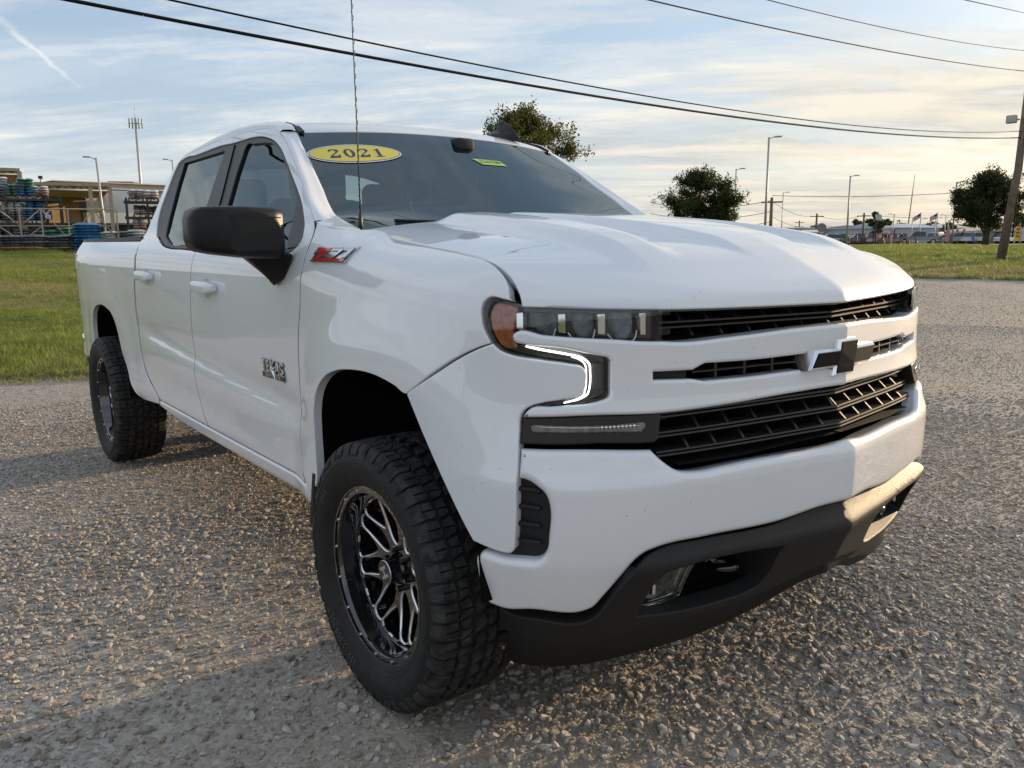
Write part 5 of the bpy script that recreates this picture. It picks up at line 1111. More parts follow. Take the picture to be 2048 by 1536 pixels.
sets = [stones(70000, .1, 3.6, .0030, .0090, 1.5, 80), stones(58000, .1, 4.6, .007, .020, 2.3, 78), stones(155000, 3.2, 7.5, .0038, .0095, 1.6, 60), stones(38000, 3.8, 8.5, .008, .018, 2.6, 58), stones(160000, 7, 15, .0045, .0100, 1.8, 50), stones(60000, 14, 24, .007, .012, 1.6)]
P_, R_, S_c = (np.concatenate([s[i] for s in sets]) for i in range(3))
scatter('gravel', P_, R_, S_c, stc)
def blade_mesh(k, nb, hmin, hmax, spread, wd):
    r_ = np.random.default_rng(100+k); V = []; F = []
    for i in range(nb):
        a = r_.uniform(0, 6.28); rr = spread*math.sqrt(r_.uniform()); x0, y0 = rr*math.cos(a), rr*math.sin(a); h = r_.uniform(hmin, hmax); b_ = r_.uniform(0, 6.28); le = h*r_.uniform(.2, .9); w = wd*r_.uniform(.7, 1.3)
        dx, dy = math.cos(b_)*le, math.sin(b_)*le; wx, wy = -math.sin(b_+r_.normal(0, .6))*w, math.cos(b_)*w; n = len(V)
        V += [(x0-wx, y0-wy, 0), (x0+wx, y0+wy, 0), (x0+dx*.35-wx*.8, y0+dy*.35-wy*.8, h*.6), (x0+dx*.35+wx*.8, y0+dy*.35+wy*.8, h*.6), (x0+dx, y0+dy, h)]; F += [(n, n+1, n+3, n+2), (n+2, n+3, n+4)]
    me = bpy.data.meshes.new('grass_tuft'); me.from_pydata(V, [], F); return me
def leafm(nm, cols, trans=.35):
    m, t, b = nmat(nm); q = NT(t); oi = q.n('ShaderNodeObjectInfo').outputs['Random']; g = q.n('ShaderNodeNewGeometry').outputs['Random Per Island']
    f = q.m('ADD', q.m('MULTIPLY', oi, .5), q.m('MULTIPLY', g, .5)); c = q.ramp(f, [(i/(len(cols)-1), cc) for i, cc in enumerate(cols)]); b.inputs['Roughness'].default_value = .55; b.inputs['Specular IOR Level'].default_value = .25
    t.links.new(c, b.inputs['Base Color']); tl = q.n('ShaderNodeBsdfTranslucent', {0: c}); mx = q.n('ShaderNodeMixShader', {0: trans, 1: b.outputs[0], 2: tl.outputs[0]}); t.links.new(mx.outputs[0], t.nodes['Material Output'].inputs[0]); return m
gm1 = leafm('grass_blade', [(.15, .20, .040), (.20, .25, .055), (.26, .31, .07), (.34, .33, .12)]); gm2 = leafm('dry_grass_blade', [(.20, .23, .07), (.29, .28, .12), (.36, .33, .17), (.20, .24, .07)])
tf_, td_ = [], []
for k in range(5):
    for L_, mm, hm in ((tf_, gm1, (.03, .085)), (td_, gm2, (.02, .06))):
        me = blade_mesh(k, 34, hm[0], hm[1], .11, .0032); me.materials.append(mm); o = bpy.data.objects.new('grass_tuft', me); COL.objects.link(o); L_.append(o)
tfc, tdc = hidden_col('tufts', tf_), hidden_col('dry_tufts', td_)
def tufts(n, a0, a1, r0, r1, sc, test):
    A = np.radians(rng.uniform(a0, a1, n)); Rr = np.sqrt(rng.uniform(r0**2, r1**2, n)); x = CX+Rr*np.cos(A); y = CY+Rr*np.sin(A); k = test(x, y); x, y, Rr = x[k], y[k], Rr[k]; n = len(x)
    s = sc*rng.uniform(.6, 1.3, n)*(1+Rr/60); return np.stack([x, y, terr(x, y)+.012], 1), np.stack([0*x, 0*x, rng.uniform(0, 6.28, n)], 1), np.stack([s, s, s*rng.uniform(.7, 1.4, n)*(.55+.7*sst(wob(x, y, .37), -.25, .3))], 1), x, y, Rr
# photograph columns 0..180 lie at about 173..180 degrees; keep a wide margin on both sides
q1 = tufts(120000, 166, 188, 10, 44, 1., lambda x, y: lawn_left(x, y) > -.05); q2 = tufts(60000, 105, 128, 25, 75, 1.25, lambda x, y: lawn_right(x, y) > -.05); q3 = tufts(9000, 150, 195, 9, 16, .8, lambda x, y: (lawn_left(x, y) > -.5) & (lawn_left(x, y) < .05))
cat_ = lambda i, sel: np.concatenate([q[i][sel(q)] for q in (q1, q2)]+([q3[i]] if sel is drysel else []))
def patch(q): return wob(q[3], q[4], .45)+.5*sst(q[5], 15, 24)*(1-sst(q[5], 26, 36))*(q[3] < -5)
_pv = {id(q): patch(q)+rng.normal(0, .22, len(q[3])) for q in (q1, q2, q3)}
drysel = lambda q: _pv[id(q)] > .24
grnsel = lambda q: _pv[id(q)] <= .30
scatter('grass', cat_(0, grnsel), cat_(1, grnsel), cat_(2, grnsel), tfc); scatter('dry_grass', cat_(0, drysel), cat_(1, drysel), cat_(2, drysel), tdc)

# ================================================================ background
def P3d(px, dist, dz=0.): x, y = at(px, dist); return (x, y, float(terr(x, y))+dz)
def facing(px, dist): x, y = at(px, dist); return math.atan2(y-CY, x-CX)-math.pi/2      # rz so that local -y faces the viewpoint
def zt(px, py, dist): x, y = at(px, dist); return zpix(px, py, dist)-float(terr(x, y))      # height above ground of a sight line
galv = mat('galvanised_steel', (.42, .42, .41), .5, .4); tan = mat('tan_steel', (.42, .32, .235), .6, var=.12, vscale=3); tanw = mat('tan_wall', (.60, .53, .42), .8, var=.10, vscale=.8)
wood = mat('pole_wood', (.17, .125, .095), .85, var=.35, vscale=6, bump=.6, bscale=25); wire_m = mat('cable_black', (.008, .008, .008), .7, spec=.1); darks = mat('dark_steel', (.035, .035, .038), .6)
def bar(b, p, q, w, mi=0): b.tube([p, q], w/2, 4, mi=mi)
# ---- poles and wires
PX, PY = at(2022, 33); pz = zpix(2005, 515, 33)-.15; ptop = zpix(2040, 105, 33)
up = thing('utility_pole', 'brown wooden utility pole leaning at the right edge of the photo on the grass', 'utility pole', (PX, PY, pz))
rx, ry = CR[0], CR[1]; rl = math.hypot(rx, ry); rx, ry = rx/rl, ry/rl
H_ = ptop-pz; lean = .12
b = MB(); b.tube([(0-rx*.30, -ry*.30, 0), (rx*.02, ry*.02, H_*.45), (rx*.12, ry*.12, H_)], [.150, .125, .095], 14); b.build('shaft', wood, up)
b = MB(); b.tube([(rx*.13-.02, ry*.13-.18, H_*.12), (rx*.2, ry*.2-.17, H_*.7)], .022, 6); b.build('ground_cable', wire_m, up)
zz = lambda py: zpix(2030, py, 33)-pz
for py, w in ((240, .24),):
    b = MB(); V, F = rbox(rx*-.02-.30*rx, ry*-.02-.30*ry-.1, zz(py), .30, .20, .26, .03, 2); b.add(V, F); b.tube([(rx*-.1, ry*-.1, zz(py)), (-.3*rx, -.3*ry, zz(py))], .03, 6); b.build('cable_box', galv, up)
for py in (145, 158, 263, 276, 105): 
    b = MB(); b.tube([(rx*.15, ry*.15, zz(py)), (rx*.02-.05, ry*.02-.05, zz(py)+.05)], [.05, .03], 8); b.build('insulator', darks, up)
wg = 'overhead wires crossing above the truck'
for nm, py, B, s_, r_, lb in (('power_line', 276, (-5, -20, 4.8), 1.10, .019, 'lower thick black cable of the pair crossing the whole sky'), ('power_line', 263, (-5, -20, 5.4), 1.35, .011, 'thin wire just above the thick cable crossing the sky'), ('power_line', 145, (-5, -20, 5.1), .8, .012, 'wire leaving the pole towards the top edge, lower of the upper two'), ('power_line', 105, (-5, -20, 6.1), 1.1, .009, 'topmost wire running into the head of the wooden pole')):
    A = np.array([PX, PY, zpix(2030, py, 33)]); B = np.array(B); t = np.linspace(0, 1, 60)[:, None]; X = A+(B-A)*t-4*s_*t*(1-t)*np.array([0, 0, 1.]); b = MB(); b.tube(X, r_, 6); tag(b.build(nm, wire_m), lb, 'wire', wg)
for k, (py0, py1) in enumerate(((0, 38),)):
    A = np.array([PX, PY, zpix(2100, 52, 33)]); b = MB(); q0 = np.array([*at(1870, 16), zpix(1870, 0, 16)]); q1 = np.array([*at(2100, 26), zpix(2100, 52, 26)]); d_ = q0-q1; b.tube([q1-d_*.2, q1+d_*.5, q1+d_*2.2], .007, 6); tag(b.build('power_line', wire_m), 'short stretch of wire in the top right corner of the sky', 'wire', wg)
pl = thing('utility_pole', 'wooden pole carrying the far end of the wires beyond the left edge', 'utility pole', (-5, -20, 0)); b = MB(); b.tube([(0, 0, -.1), (0, 0, 8.2)], [.19, .12], 12); b.build('shaft', wood, pl)
def lamp_post(px, py_t, py_b, dist, w, lb, side=1, head=True, gr='tall street lamps beyond the grass', lx=0.):
    hs = .55 if 'garden' in gr else .8
    x, y, z = P3d(px, dist); h = zt(px, py_t, dist); o = thing('lamp_post', lb, 'lamp post', (x, y, z), facing(px, dist), gr)
    b = MB(); b.tube([(0, 0, -.2), (lx, 0, h)], [w/2, w*.36], 10); b.build('post', galv, o)
    if head:
        b = MB(); b.tube([(lx, 0, h-.1), (lx+side*.5*hs, 0, h+.02)], .04*hs, 6); b.build('arm', galv, o); b = MB(); V, F = rbox(lx+side*.75*hs, 0, h+.02, .62*hs, .28*hs, .12*hs, .03*hs, 2); b.add(V, F); b.build('lamp_head', galv, o)
    return o
lamp_post(1529, 275, 475, 60, .19, 'tallest thick lamp post standing right of the round tree')
lamp_post(1467, 338, 470, 82, .16, 'lamp post rising from behind the round tree')
lamp_post(1562, 385, 470, 120, .16, 'thin lamp post between the tall post and the warehouse')
lamp_post(1693, 352, 475, 90, .22, 'lamp post in front of the blue gabled warehouse')
lamp_post(1904, 364, 480, 110, .22, 'lamp post just left of the dark spreading tree')
lamp_post(1785, 428, 480, 140, .2, 'short lamp post at the right end of the warehouse', -1)
lamp_post(1822, 436, 480, 150, .18, 'lamp post beside the left flag', 1); lamp_post(1838, 438, 480, 135, .2, 'white lamp post left of the tan roofed house', 1)
lamp_post(1868, 436, 480, 135, .2, 'white lamp post carrying the right flag', 1); lamp_post(1888, 430, 480, 150, .16, 'thin lamp post in front of the tan roofed house', -1); lamp_post(1894, 440, 480, 128, .16, 'low lamp post close to the spreading tree', 1)
lamp_post(214, 316, 500, 46, .13, 'curved lamp post in front of the garden centre', -1, gr='lamp posts at the garden centre', lx=-.15)
lamp_post(357, 320, 500, 60, .11, 'lamp post mostly hidden behind the cab', -1, gr='lamp posts at the garden centre')
# cell tower
x, y, z = P3d(291, 150); h = zt(283, 236, 150); ct = thing('cell_tower', 'tall grey monopole cell tower behind the garden centre', 'cell tower', (x, y, z), facing(287, 150))
b = MB(); b.tube([(0, 0, -1), (0, 0, h)], [.30, .18], 10); b.build('mast', galv, ct)
for k in range(6): a = k*math.pi/3; b = MB(); V, F = rbox(.95*math.cos(a), .95*math.sin(a), h-.9, .22, .22, 1.5, .04, 1); b.add(V, F); b.tube([(0, 0, h-.9), (.9*math.cos(a), .9*math.sin(a), h-.9)], .05, 5); b.build('antenna_panel', galv, ct)
b = MB(); b.tube([(0, 0, h), (0, 0, h+1.6)], .04, 5); b.build('lightning_rod', galv, ct)
# radio mast
x, y, z = P3d(1812, 420); h = zt(1815, 348, 420); rm = thing('radio_mast', 'very thin distant lattice radio mast against the pale sky', 'radio mast', (x, y, z), facing(1812, 420)); b = MB(); b.tube([(0, 0, 0), (1.2, 0, h*.7), (1.7, 0, h)], [.32, .22, .10], 4); b.build('lattice', mat('mast_red', (.42, .30, .28), .7), rm)
# small utility poles far off
up_g = 'small far utility poles'
def upole(px, py_t, dist, lb, arms=1):
    x, y, z = P3d(px, dist); h = zt(px, py_t, dist); o = thing('utility_pole', lb, 'utility pole', (x, y, z), facing(px, dist), up_g); b = MB(); b.tube([(0, 0, 0), (0, 0, h)], [.22, .15], 8); b.build('shaft', wood, o)
    for k in range(arms): b = MB(); V, F = rbox(0, -.1, h-.5-1.1*k, 2.2, .14, .16, .02, 1); b.add(V, F); b.build('crossarm', wood, o)
    return x, y, z+h
T1 = upole(1540, 395, 95, 'utility pole with transformer right of the tallest lamp post', 1); T2 = upole(1631, 427, 150, 'T shaped utility pole above the white warehouse roof'); T3 = upole(1725, 426, 150, 'T shaped utility pole before the blue gable'); T4 = upole(1597, 441, 220, 'smallest utility pole, with crossarms, on the skyline', 2)
T0 = (*at(1300, 95), T1[2]); T9 = (*at(2120, 150), T3[2]); T8 = (*at(2130, 120), T3[2]+2)
for i, (A, B, dz) in enumerate(((T0, T1, -.3), (T0, T1, -1.5), (T1, T2, -.4), (T1, T2, -2.0), (T2, T3, -.3), (T2, T3, -1.6), (T3, T9, -.4), (T1, T8, .2), (T0, T1, -2.6))):
    A, B = np.array(A)+(0, 0, dz), np.array(B)+(0, 0, dz); t = np.linspace(0, 1, 16)[:, None]; X = A+(B-A)*t-4*.7*t*(1-t)*np.array([0, 0, 1.]); b = MB(); b.tube(X, .028, 4); tag(b.build('power_line', wire_m), ['upper far wire running behind the round tree to the transformer pole', 'second far wire from the round tree to the transformer pole', 'upper far wire from the transformer pole to the first T shaped pole', 'lower far wire from the transformer pole to the first T shaped pole', 'upper far wire between the two T shaped poles', 'lower far wire between the two T shaped poles', 'far wire leaving the second T shaped pole to the right', 'long far wire rising right across the lamp posts to the spreading tree', 'lowest far wire coming out from behind the round tree'][i], 'wire', 'far power lines')
# ---- trees
def tree(name, px, dist, py_t, py_b, wpx, lb, seed, n=9000, leaf=.10, trunk=.16, cols=None, trunk_h=.18, flat_=1., dens=1., gr=None, aspect=1.):
    r_ = np.random.default_rng(seed); x, y, z = P3d(px, dist); H = zt(px, py_t, dist); Wd = wpx*dist/CAM_F; o = thing(name, lb, 'tree', (x, y, z), facing(px, dist), gr)
    lm_ = leafm('leaf_'+name+str(seed), cols or [(.030, .050, .012), (.050, .075, .018), (.075, .095, .025), (.11, .115, .035)], .30)
    cz = H*(trunk_h+(1-trunk_h)*.5); rz_ = H*(1-trunk_h)*.5; rx_ = Wd/2
    lobes = []; 
    for k in range(int(34*dens)):
        a = r_.uniform(0, 6.28); u = r_.uniform(-.9, 1); rr = math.sqrt(max(0, 1-u*u))*r_.uniform(.25, .86); q_ = np.array([rr*math.cos(a)*rx_, rr*math.sin(a)*rx_, cz+u*rz_*r_.uniform(.6, .9)]); lobes.append((q_, r_.uniform(.22, .36)*rx_))
    b = MB(); th = H*(trunk_h+.25); b.tube([(0, 0, -.2), (.02*H, 0, th*.5), (-.01*H, .01*H, th), (0, 0, H*.75)], [trunk*1.3, trunk, trunk*.75, trunk*.2], 9)
    for q_, s_ in lobes[:16]:
        z0 = r_.uniform(.5, 1.1)*H*trunk_h+.25*r_.uniform()*H; m_ = np.array([q_[0]*.45, q_[1]*.45, z0+(q_[2]-z0)*.45+.02*H]); b.tube([(0, 0, z0), m_, q_], [trunk*.42, trunk*.25, trunk*.07], 5)
    b.build('trunk', mat('bark', (.06, .048, .038), .9, bump=.5, bscale=12), o)
    Ps_ = []; per = n//len(lobes); tw = 16
    for q_, s_ in lobes:
        for j in range(tw):
            d = r_.normal(size=3); d /= np.linalg.norm(d); d[2] = d[2]*.7+.2; tip = q_+d*s_*r_.uniform(.6, 1.45)
            Ps_.append(q_+(tip-q_)*r_.uniform(.0, 1., per//tw)[:, None]+r_.normal(0, s_*.15, (per//tw, 3)))
    Pn = np.concatenate(Ps_); m_ = len(Pn); a1 = r_.normal(size=(m_, 3)); a1 /= np.linalg.norm(a1, axis=1)[:, None]; a2 = np.cross(a1, r_.normal(size=(m_, 3))); a2 /= np.linalg.norm(a2, axis=1)[:, None]+1e-9; L_ = leaf*r_.uniform(.9, 2.0, m_)[:, None]
    V = np.stack([Pn-a1*L_, Pn+a2*L_*.45, Pn+a1*L_, Pn-a2*L_*.45], 1).reshape(-1, 3); F = np.arange(4*m_).reshape(-1, 4)
    mesh('crown', np.array(V), F, lm_, o, smooth=False, kind='stuff'); return o
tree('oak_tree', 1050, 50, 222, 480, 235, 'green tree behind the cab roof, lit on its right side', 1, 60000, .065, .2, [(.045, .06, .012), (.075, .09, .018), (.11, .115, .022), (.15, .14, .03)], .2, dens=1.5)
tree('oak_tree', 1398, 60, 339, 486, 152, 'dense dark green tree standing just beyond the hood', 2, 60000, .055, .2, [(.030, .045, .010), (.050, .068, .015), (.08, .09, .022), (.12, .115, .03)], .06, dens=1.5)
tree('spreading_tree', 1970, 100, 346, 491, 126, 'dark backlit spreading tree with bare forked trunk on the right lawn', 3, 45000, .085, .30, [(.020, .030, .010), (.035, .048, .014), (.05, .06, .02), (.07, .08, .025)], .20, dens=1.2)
far = [(1752, 160, 418, 26, 4), (1736, 175, 438, 30, 5), (1712, 175, 440, 34, 6), (1772, 170, 438, 22, 7), (1800, 190, 446, 36, 8), (1848, 180, 448, 40, 9), (1868, 190, 443, 34, 10), (1895, 170, 445, 36, 11), (2035, 150, 424, 50, 12), (1826, 200, 450, 30, 13), (1938, 200, 446, 46, 14), (1630, 240, 449, 28, 15), (2010, 210, 448, 40, 21)]
for i, (px, d, pt, w, s_) in enumerate(far):
    pos = ['pale feathery tree above the blue warehouse, the tallest on the skyline', 'small round tree left of the feathery skyline tree', 'dark bush behind the warehouse gable, leftmost of the group', 'small dark tree right of the feathery tree', 'low scrubby tree between the warehouse and the left flag', 'round dark tree left of the tan roofed house', 'taller round tree behind the left end of the tan roof', 'tree behind the right part of the tan roof', 'large dark tree mass at the right edge behind the wooden pole', 'shrub under the left flag', 'low tree seen under the crown of the spreading tree', 'faint tree behind the small T shaped pole', 'low tree between the spreading tree trunk and the wooden pole'][i]
    tree('skyline_tree', px, d, pt, 478, w, pos, s_, 2200, .26, .25, [(.05, .068, .028), (.075, .095, .035), (.11, .13, .05)], .10, dens=.6, gr='small trees along the skyline')  # leaf colours raised to put distance haze into the crowns
# ---- buildings on the right
def box_building(name, lb, cat, pxa, pxb, da, db, py_t, py_r, m, roofm, depth=18, gable=False, doors=(), group=None):
    """front face from column pxa at distance da to pxb at db; py_t eave, py_r ridge"""
    A = np.array(at(pxa, da)); B = np.array(at(pxb, db)); L_ = np.linalg.norm(B-A); u = (B-A)/L_; n = np.array([-u[1], u[0]]); mid = (A+B)/2
    if n@(mid-np.array([CX, CY])) < 0: n = -n
    z0 = float(terr(*mid)); o = thing(name, lb, cat, (mid[0], mid[1], z0), math.atan2(u[1], u[0])); h = zpix((pxa+pxb)/2, py_t, (da+db)/2)-z0; hr = zpix((pxa+pxb)/2, py_r, (da+db)/2)-z0; sg = 1 if (-u[1]*n[0]+u[0]*n[1]) > 0 else -1
    hl_ = L_/2; b = MB(); b.box(-hl_, hl_, 0 if sg > 0 else -depth, depth if sg > 0 else 0, -.3, h); b.build('wall', m, o, smooth=False)
    b = MB()
    if gable: V = [(-hl_-.3, -.3*sg, h), (hl_+.3, -.3*sg, h), (0, -.3*sg, hr), (-hl_-.3, sg*depth, h), (hl_+.3, sg*depth, h), (0, sg*depth, hr)]; F = [(0, 1, 2), (3, 5, 4), (0, 2, 5, 3), (1, 4, 5, 2), (0, 3, 4, 1)]
    else: V = [(-hl_-.4, -.4*sg, h-.1), (hl_+.4, -.4*sg, h-.1), (-hl_-.4, sg*depth*.5, hr), (hl_+.4, sg*depth*.5, hr), (-hl_-.4, sg*(depth+.4), h-.1), (hl_+.4, sg*(depth+.4), h-.1)]; F = [(0, 1, 3, 2), (2, 3, 5, 4), (0, 2, 4), (1, 5, 3)]
    b.add(V, F).build('roof', roofm, o, smooth=False)
    for (fx, fw, z1, z2, dm) in doors:
        b = MB(); x0 = -hl_+fx*L_; b.box(x0, x0+fw*L_, -.06 if sg > 0 else -.02, .02 if sg > 0 else .06, z1, z2); b.build('door' if z1 == 0 else 'window', dm, o, smooth=False)
    return o
bluew = mat('pale_blue_cladding', (.33, .38, .44), .6, var=.06, vscale=2); bluer = mat('pale_roof', (.42, .45, .48), .5); whitew = mat('white_cladding', (.46, .47, .48), .6); dk = mat('dark_opening', (.03, .032, .035), .7)
box_building('warehouse', 'long low white warehouse stretching left of the blue gabled one', 'warehouse', 1480, 1690, 150, 175, 456, 452, whitew, bluer, 20, doors=((.30, .05, 0, 2.4, dk), (.42, .10, 1.2, 2.2, dk), (.55, .06, 0, 2.6, bluew), (.75, .12, 0, 2.8, bluew), (.9, .05, 0, 2.6, dk)))
box_building('warehouse', 'blue gabled metal warehouse with a dark doorway', 'warehouse', 1690, 1762, 170, 165, 456, 447, bluew, bluer, 26, gable=True, doors=((.55, .06, .6, 2.6, whitew),))
box_building('warehouse', 'white side wing of the gabled warehouse with a square dark door', 'warehouse', 1764, 1812, 164, 172, 456, 449, whitew, bluer, 14, doors=((.38, .22, 0, 2.6, dk),))
box_building('house', 'low tan roofed house with red window frames behind the car row', 'house', 1868, 1936, 150, 140, 463, 455, mat('cream_wall', (.40, .34, .22), .8), mat('tan_roof', (.55, .42, .32), .7), 10, doors=((.66, .05, .4, 2.2, mat('red_frame', (.28, .04, .03), .6)), (.85, .05, .4, 2.2, mat('red_frame', (.28, .04, .03), .6)), (.25, .08, .6, 2.0, dk)))
box_building('carport', 'small open carport with a white arched roof beside the long warehouse', 'carport', 1608, 1640, 118, 118, 464, 459, dk, mat('white_roof', (.7, .7, .7), .5), 6)
# road beyond the grass
b = MB(); q = [(at(px, d)) for px, d in ((1350, 104), (1500, 104), (1700, 104), (1900, 108), (2250, 116))]; q2 = [(at(px, d)) for px, d in ((1350, 122), (1500, 122), (1700, 124), (1900, 130), (2250, 142))]
V = [(x, y, float(terr(x, y))+.015) for x, y in q+q2]; mesh('road', V, [(i, i+1, 6+i, 5+i) for i in range(4)], mat('asphalt', (.10, .10, .105), .85, var=.15, vscale=2), kind='structure')
q3 = [(at(px, d)) for px, d in ((1250, 124), (1700, 126), (2250, 145))]; q4 = [(at(px, d)) for px, d in ((1250, 230), (1700, 230), (2250, 230))]
V = [(x, y, float(terr(x, y))+.012) for x, y in q3+q4]; mesh('car_park', V, [(0, 1, 4, 3), (1, 2, 5, 4)], mat('pale_concrete', (.30, .29, .27), .85), kind='structure')
# ---- cars
carpaints = {'white': (.62, .63, .64), 'silver': (.36, .37, .39), 'black': (.02, .02, .022), 'grey': (.10, .11, .125), 'red': (.28, .02, .025), 'blue': (.04, .08, .18), 'dark blue': (.03, .045, .08), 'tan': (.35, .29, .22)}
def cpaint(c): return mat('car_paint_'+c.replace(' ', '_'), carpaints[c], .3, .2, 1.)
glassd = mat('car_glass', (.015, .018, .022), .06, coat=.5)
def car_body(kind):
    """side outline (x length, z) lofted with tumblehome"""
    if kind == 'pickup': lo = [(-2.8, .55), (-2.8, 1.05), (-.75, 1.08), (-.70, 1.12), (1.05, 1.12), (2.35, 1.05), (2.75, .95), (2.8, .5)]; cab = [(-.85, 1.08), (-.75, 1.75), (.45, 1.80), (1.15, 1.12)]; L_, w = 5.6, .95
    elif kind == 'suv': lo = [(-2.3, .45), (-2.35, 1.0), (-2.2, 1.05), (1.1, 1.05), (2.1, .98), (2.35, .85), (2.35, .42)]; cab = [(-2.2, 1.02), (-1.95, 1.68), (.1, 1.72), (1.0, 1.04)]; L_, w = 4.7, .9
    else: lo = [(-2.3, .38), (-2.35, .85), (-2.1, .95), (1.0, .95), (2.1, .82), (2.3, .70), (2.3, .35)]; cab = [(-1.75, .93), (-1.05, 1.42), (.15, 1.44), (1.1, .93)]; L_, w = 4.6, .88
    return lo, cab, w
def ext(b, poly, w0, w1, z0, z1):
    n = len(poly); W_ = lambda z: w0+(w1-w0)*min(max((z-z0)/(z1-z0+1e-6), 0), 1); V = [(x, -W_(z), z) for x, z in poly]+[(x, W_(z), z) for x, z in poly]; b.add(V, [tuple(range(n)), tuple(range(2*n-1, n-1, -1))]+[(i, n+i, n+(i+1) % n, (i+1) % n) for i in range(n)])
PROTO = {}
def make_car(kind):
    lo, cab, w = car_body(kind); o = bpy.data.objects.new('parked_car', None); COL.objects.link(o); o.location = (0, 0, -50)
    z0 = lo[0][1]; top = [(lo[0][0], z0)]+lo[1:]; b = MB(); xw = (-1.75 if kind == 'pickup' else -1.4, 1.8 if kind == 'pickup' else 1.4); rr = .40 if kind == 'pickup' else .33
    out = list(lo[:-1])+[lo[-1]]
    base = []
    for xc in sorted(xw, reverse=True):
        base += [(xc+(rr+.08)*math.cos(a), max(z0, rr+(rr+.08)*math.sin(a)) if math.sin(a) > 0 else z0) for a in np.linspace(0, math.pi, 7)]
    ext(b, out+base, w, w*.97, .5, 1.1); body = b.build('body', cpaint('white'), o, sharp=35)
    b = MB(); ext(b, cab, w*.95, w*.72, cab[0][1], cab[1][1]); b.build('window_band', glassd, o, sharp=30)
    b = MB(); c2 = [(cab[1][0]-.05, cab[1][1]-.05), (cab[1][0]+.05, cab[1][1]+.02), (cab[2][0]-.05, cab[2][1]+.02), (cab[2][0]+.08, cab[2][1]-.06)]; ext(b, c2, w*.78, w*.70, c2[0][1], c2[1][1]); b.build('roof', cpaint('white'), o, sharp=30)
    for x in xw:
        for s_ in (-1, 1):
            b = MB(); b.tube([(x, s_*(w-.20), rr), (x, s_*(w+.01), rr)], rr, 14); wh = b.build('wheel', rubber, o, sharp=40); b = MB(); b.tube([(x, s_*(w), rr), (x, s_*(w+.02), rr)], rr*.6, 10); b.build('rim', galv, wh, sharp=40)
    for s_ in (-1, 1):
        b = MB(); V, F = rbox(lo[-2][0]-.02, s_*w*.7, lo[-2][1]-.08, .10, .34, .14, .03, 1); b.add(V, F); b.build('headlight', mat('far_headlight', (.6, .6, .6), .1, coat=1), o)
        b = MB(); V, F = rbox(lo[1][0]+.02, s_*w*.8, lo[1][1]-.12, .08, .22, .18, .03, 1); b.add(V, F); b.build('tail_light', redlens, o)
    return o
for k in ('pickup', 'suv', 'sedan'): PROTO[k] = make_car(k)
used = set()
def put_car(kind, colr, px, dist, ang, lb, gr='cars parked beyond the grass', z=None):
    src = PROTO[kind]
    if kind in used: o = src.copy(); COL.objects.link(o); dupkids(src, o)
    else: o = src; used.add(kind)
    x, y, z = P3d(px, dist); o.location = (x, y, z+.02); o.rotation_euler = (0, 0, facing(px, dist)+math.radians(ang)); o.name = 'pickup_truck' if kind == 'pickup' else 'parked_car'; tag(o, lb, 'pickup truck' if kind == 'pickup' else 'car', gr)
    for ch in o.children:
        if ch.name.split('.')[0] in ('body', 'roof'): ch.material_slots[0].link = 'OBJECT'; ch.material_slots[0].material = cpaint(colr)
    return o
put_car('pickup', 'grey', 1838, 128, 180, 'dark grey pickup driving on the road left of the tan roofed house', gr='vehicles on the road')
names = ['first', 'second', 'third', 'fourth', 'fifth', 'sixth', 'seventh', 'eighth', 'ninth', 'tenth', 'eleventh', 'twelfth', 'thirteenth']
row1 = [('suv', 'silver', 1655), ('pickup', 'black', 1679), ('sedan', 'silver', 1697), ('pickup', 'black', 1716), ('suv', 'black', 1731), ('pickup', 'grey', 1743), ('suv', 'silver', 1756), ('pickup', 'grey', 1768), ('suv', 'white', 1780), ('suv', 'tan', 1796), ('suv', 'grey', 1816)]
for i, (k, c_, px) in enumerate(row1): put_car(k, c_, px, 146+1.5*(i % 3), 65 if i > 3 else 200, '%s %s, %s from the left in the row before the warehouses' % (c_, {'suv': 'SUV', 'sedan': 'car', 'pickup': 'pickup'}[k], names[i]), 'cars in the row before the warehouses')
row2 = [('suv', 'white', 1876), ('sedan', 'dark blue', 1890), ('suv', 'white', 1907), ('suv', 'white', 1925), ('suv', 'white', 1944), ('suv', 'white', 1958), ('suv', 'black', 1977), ('sedan', 'red', 1996), ('sedan', 'white', 2016), ('sedan', 'white', 2027), ('sedan', 'silver', 2036), ('suv', 'white', 2047)]
for i, (k, c_, px) in enumerate(row2): put_car(k, c_, px, 140+1.2*(i % 4), (70, 200, 110, 90, 75, 95, 180, 178, 60, 60, 60, 70)[i], '%s %s, %s from the left in the row behind the spreading tree' % (c_, {'suv': 'SUV', 'sedan': 'car', 'pickup': 'pickup'}[k], names[i]), 'cars in the row behind the spreading tree')
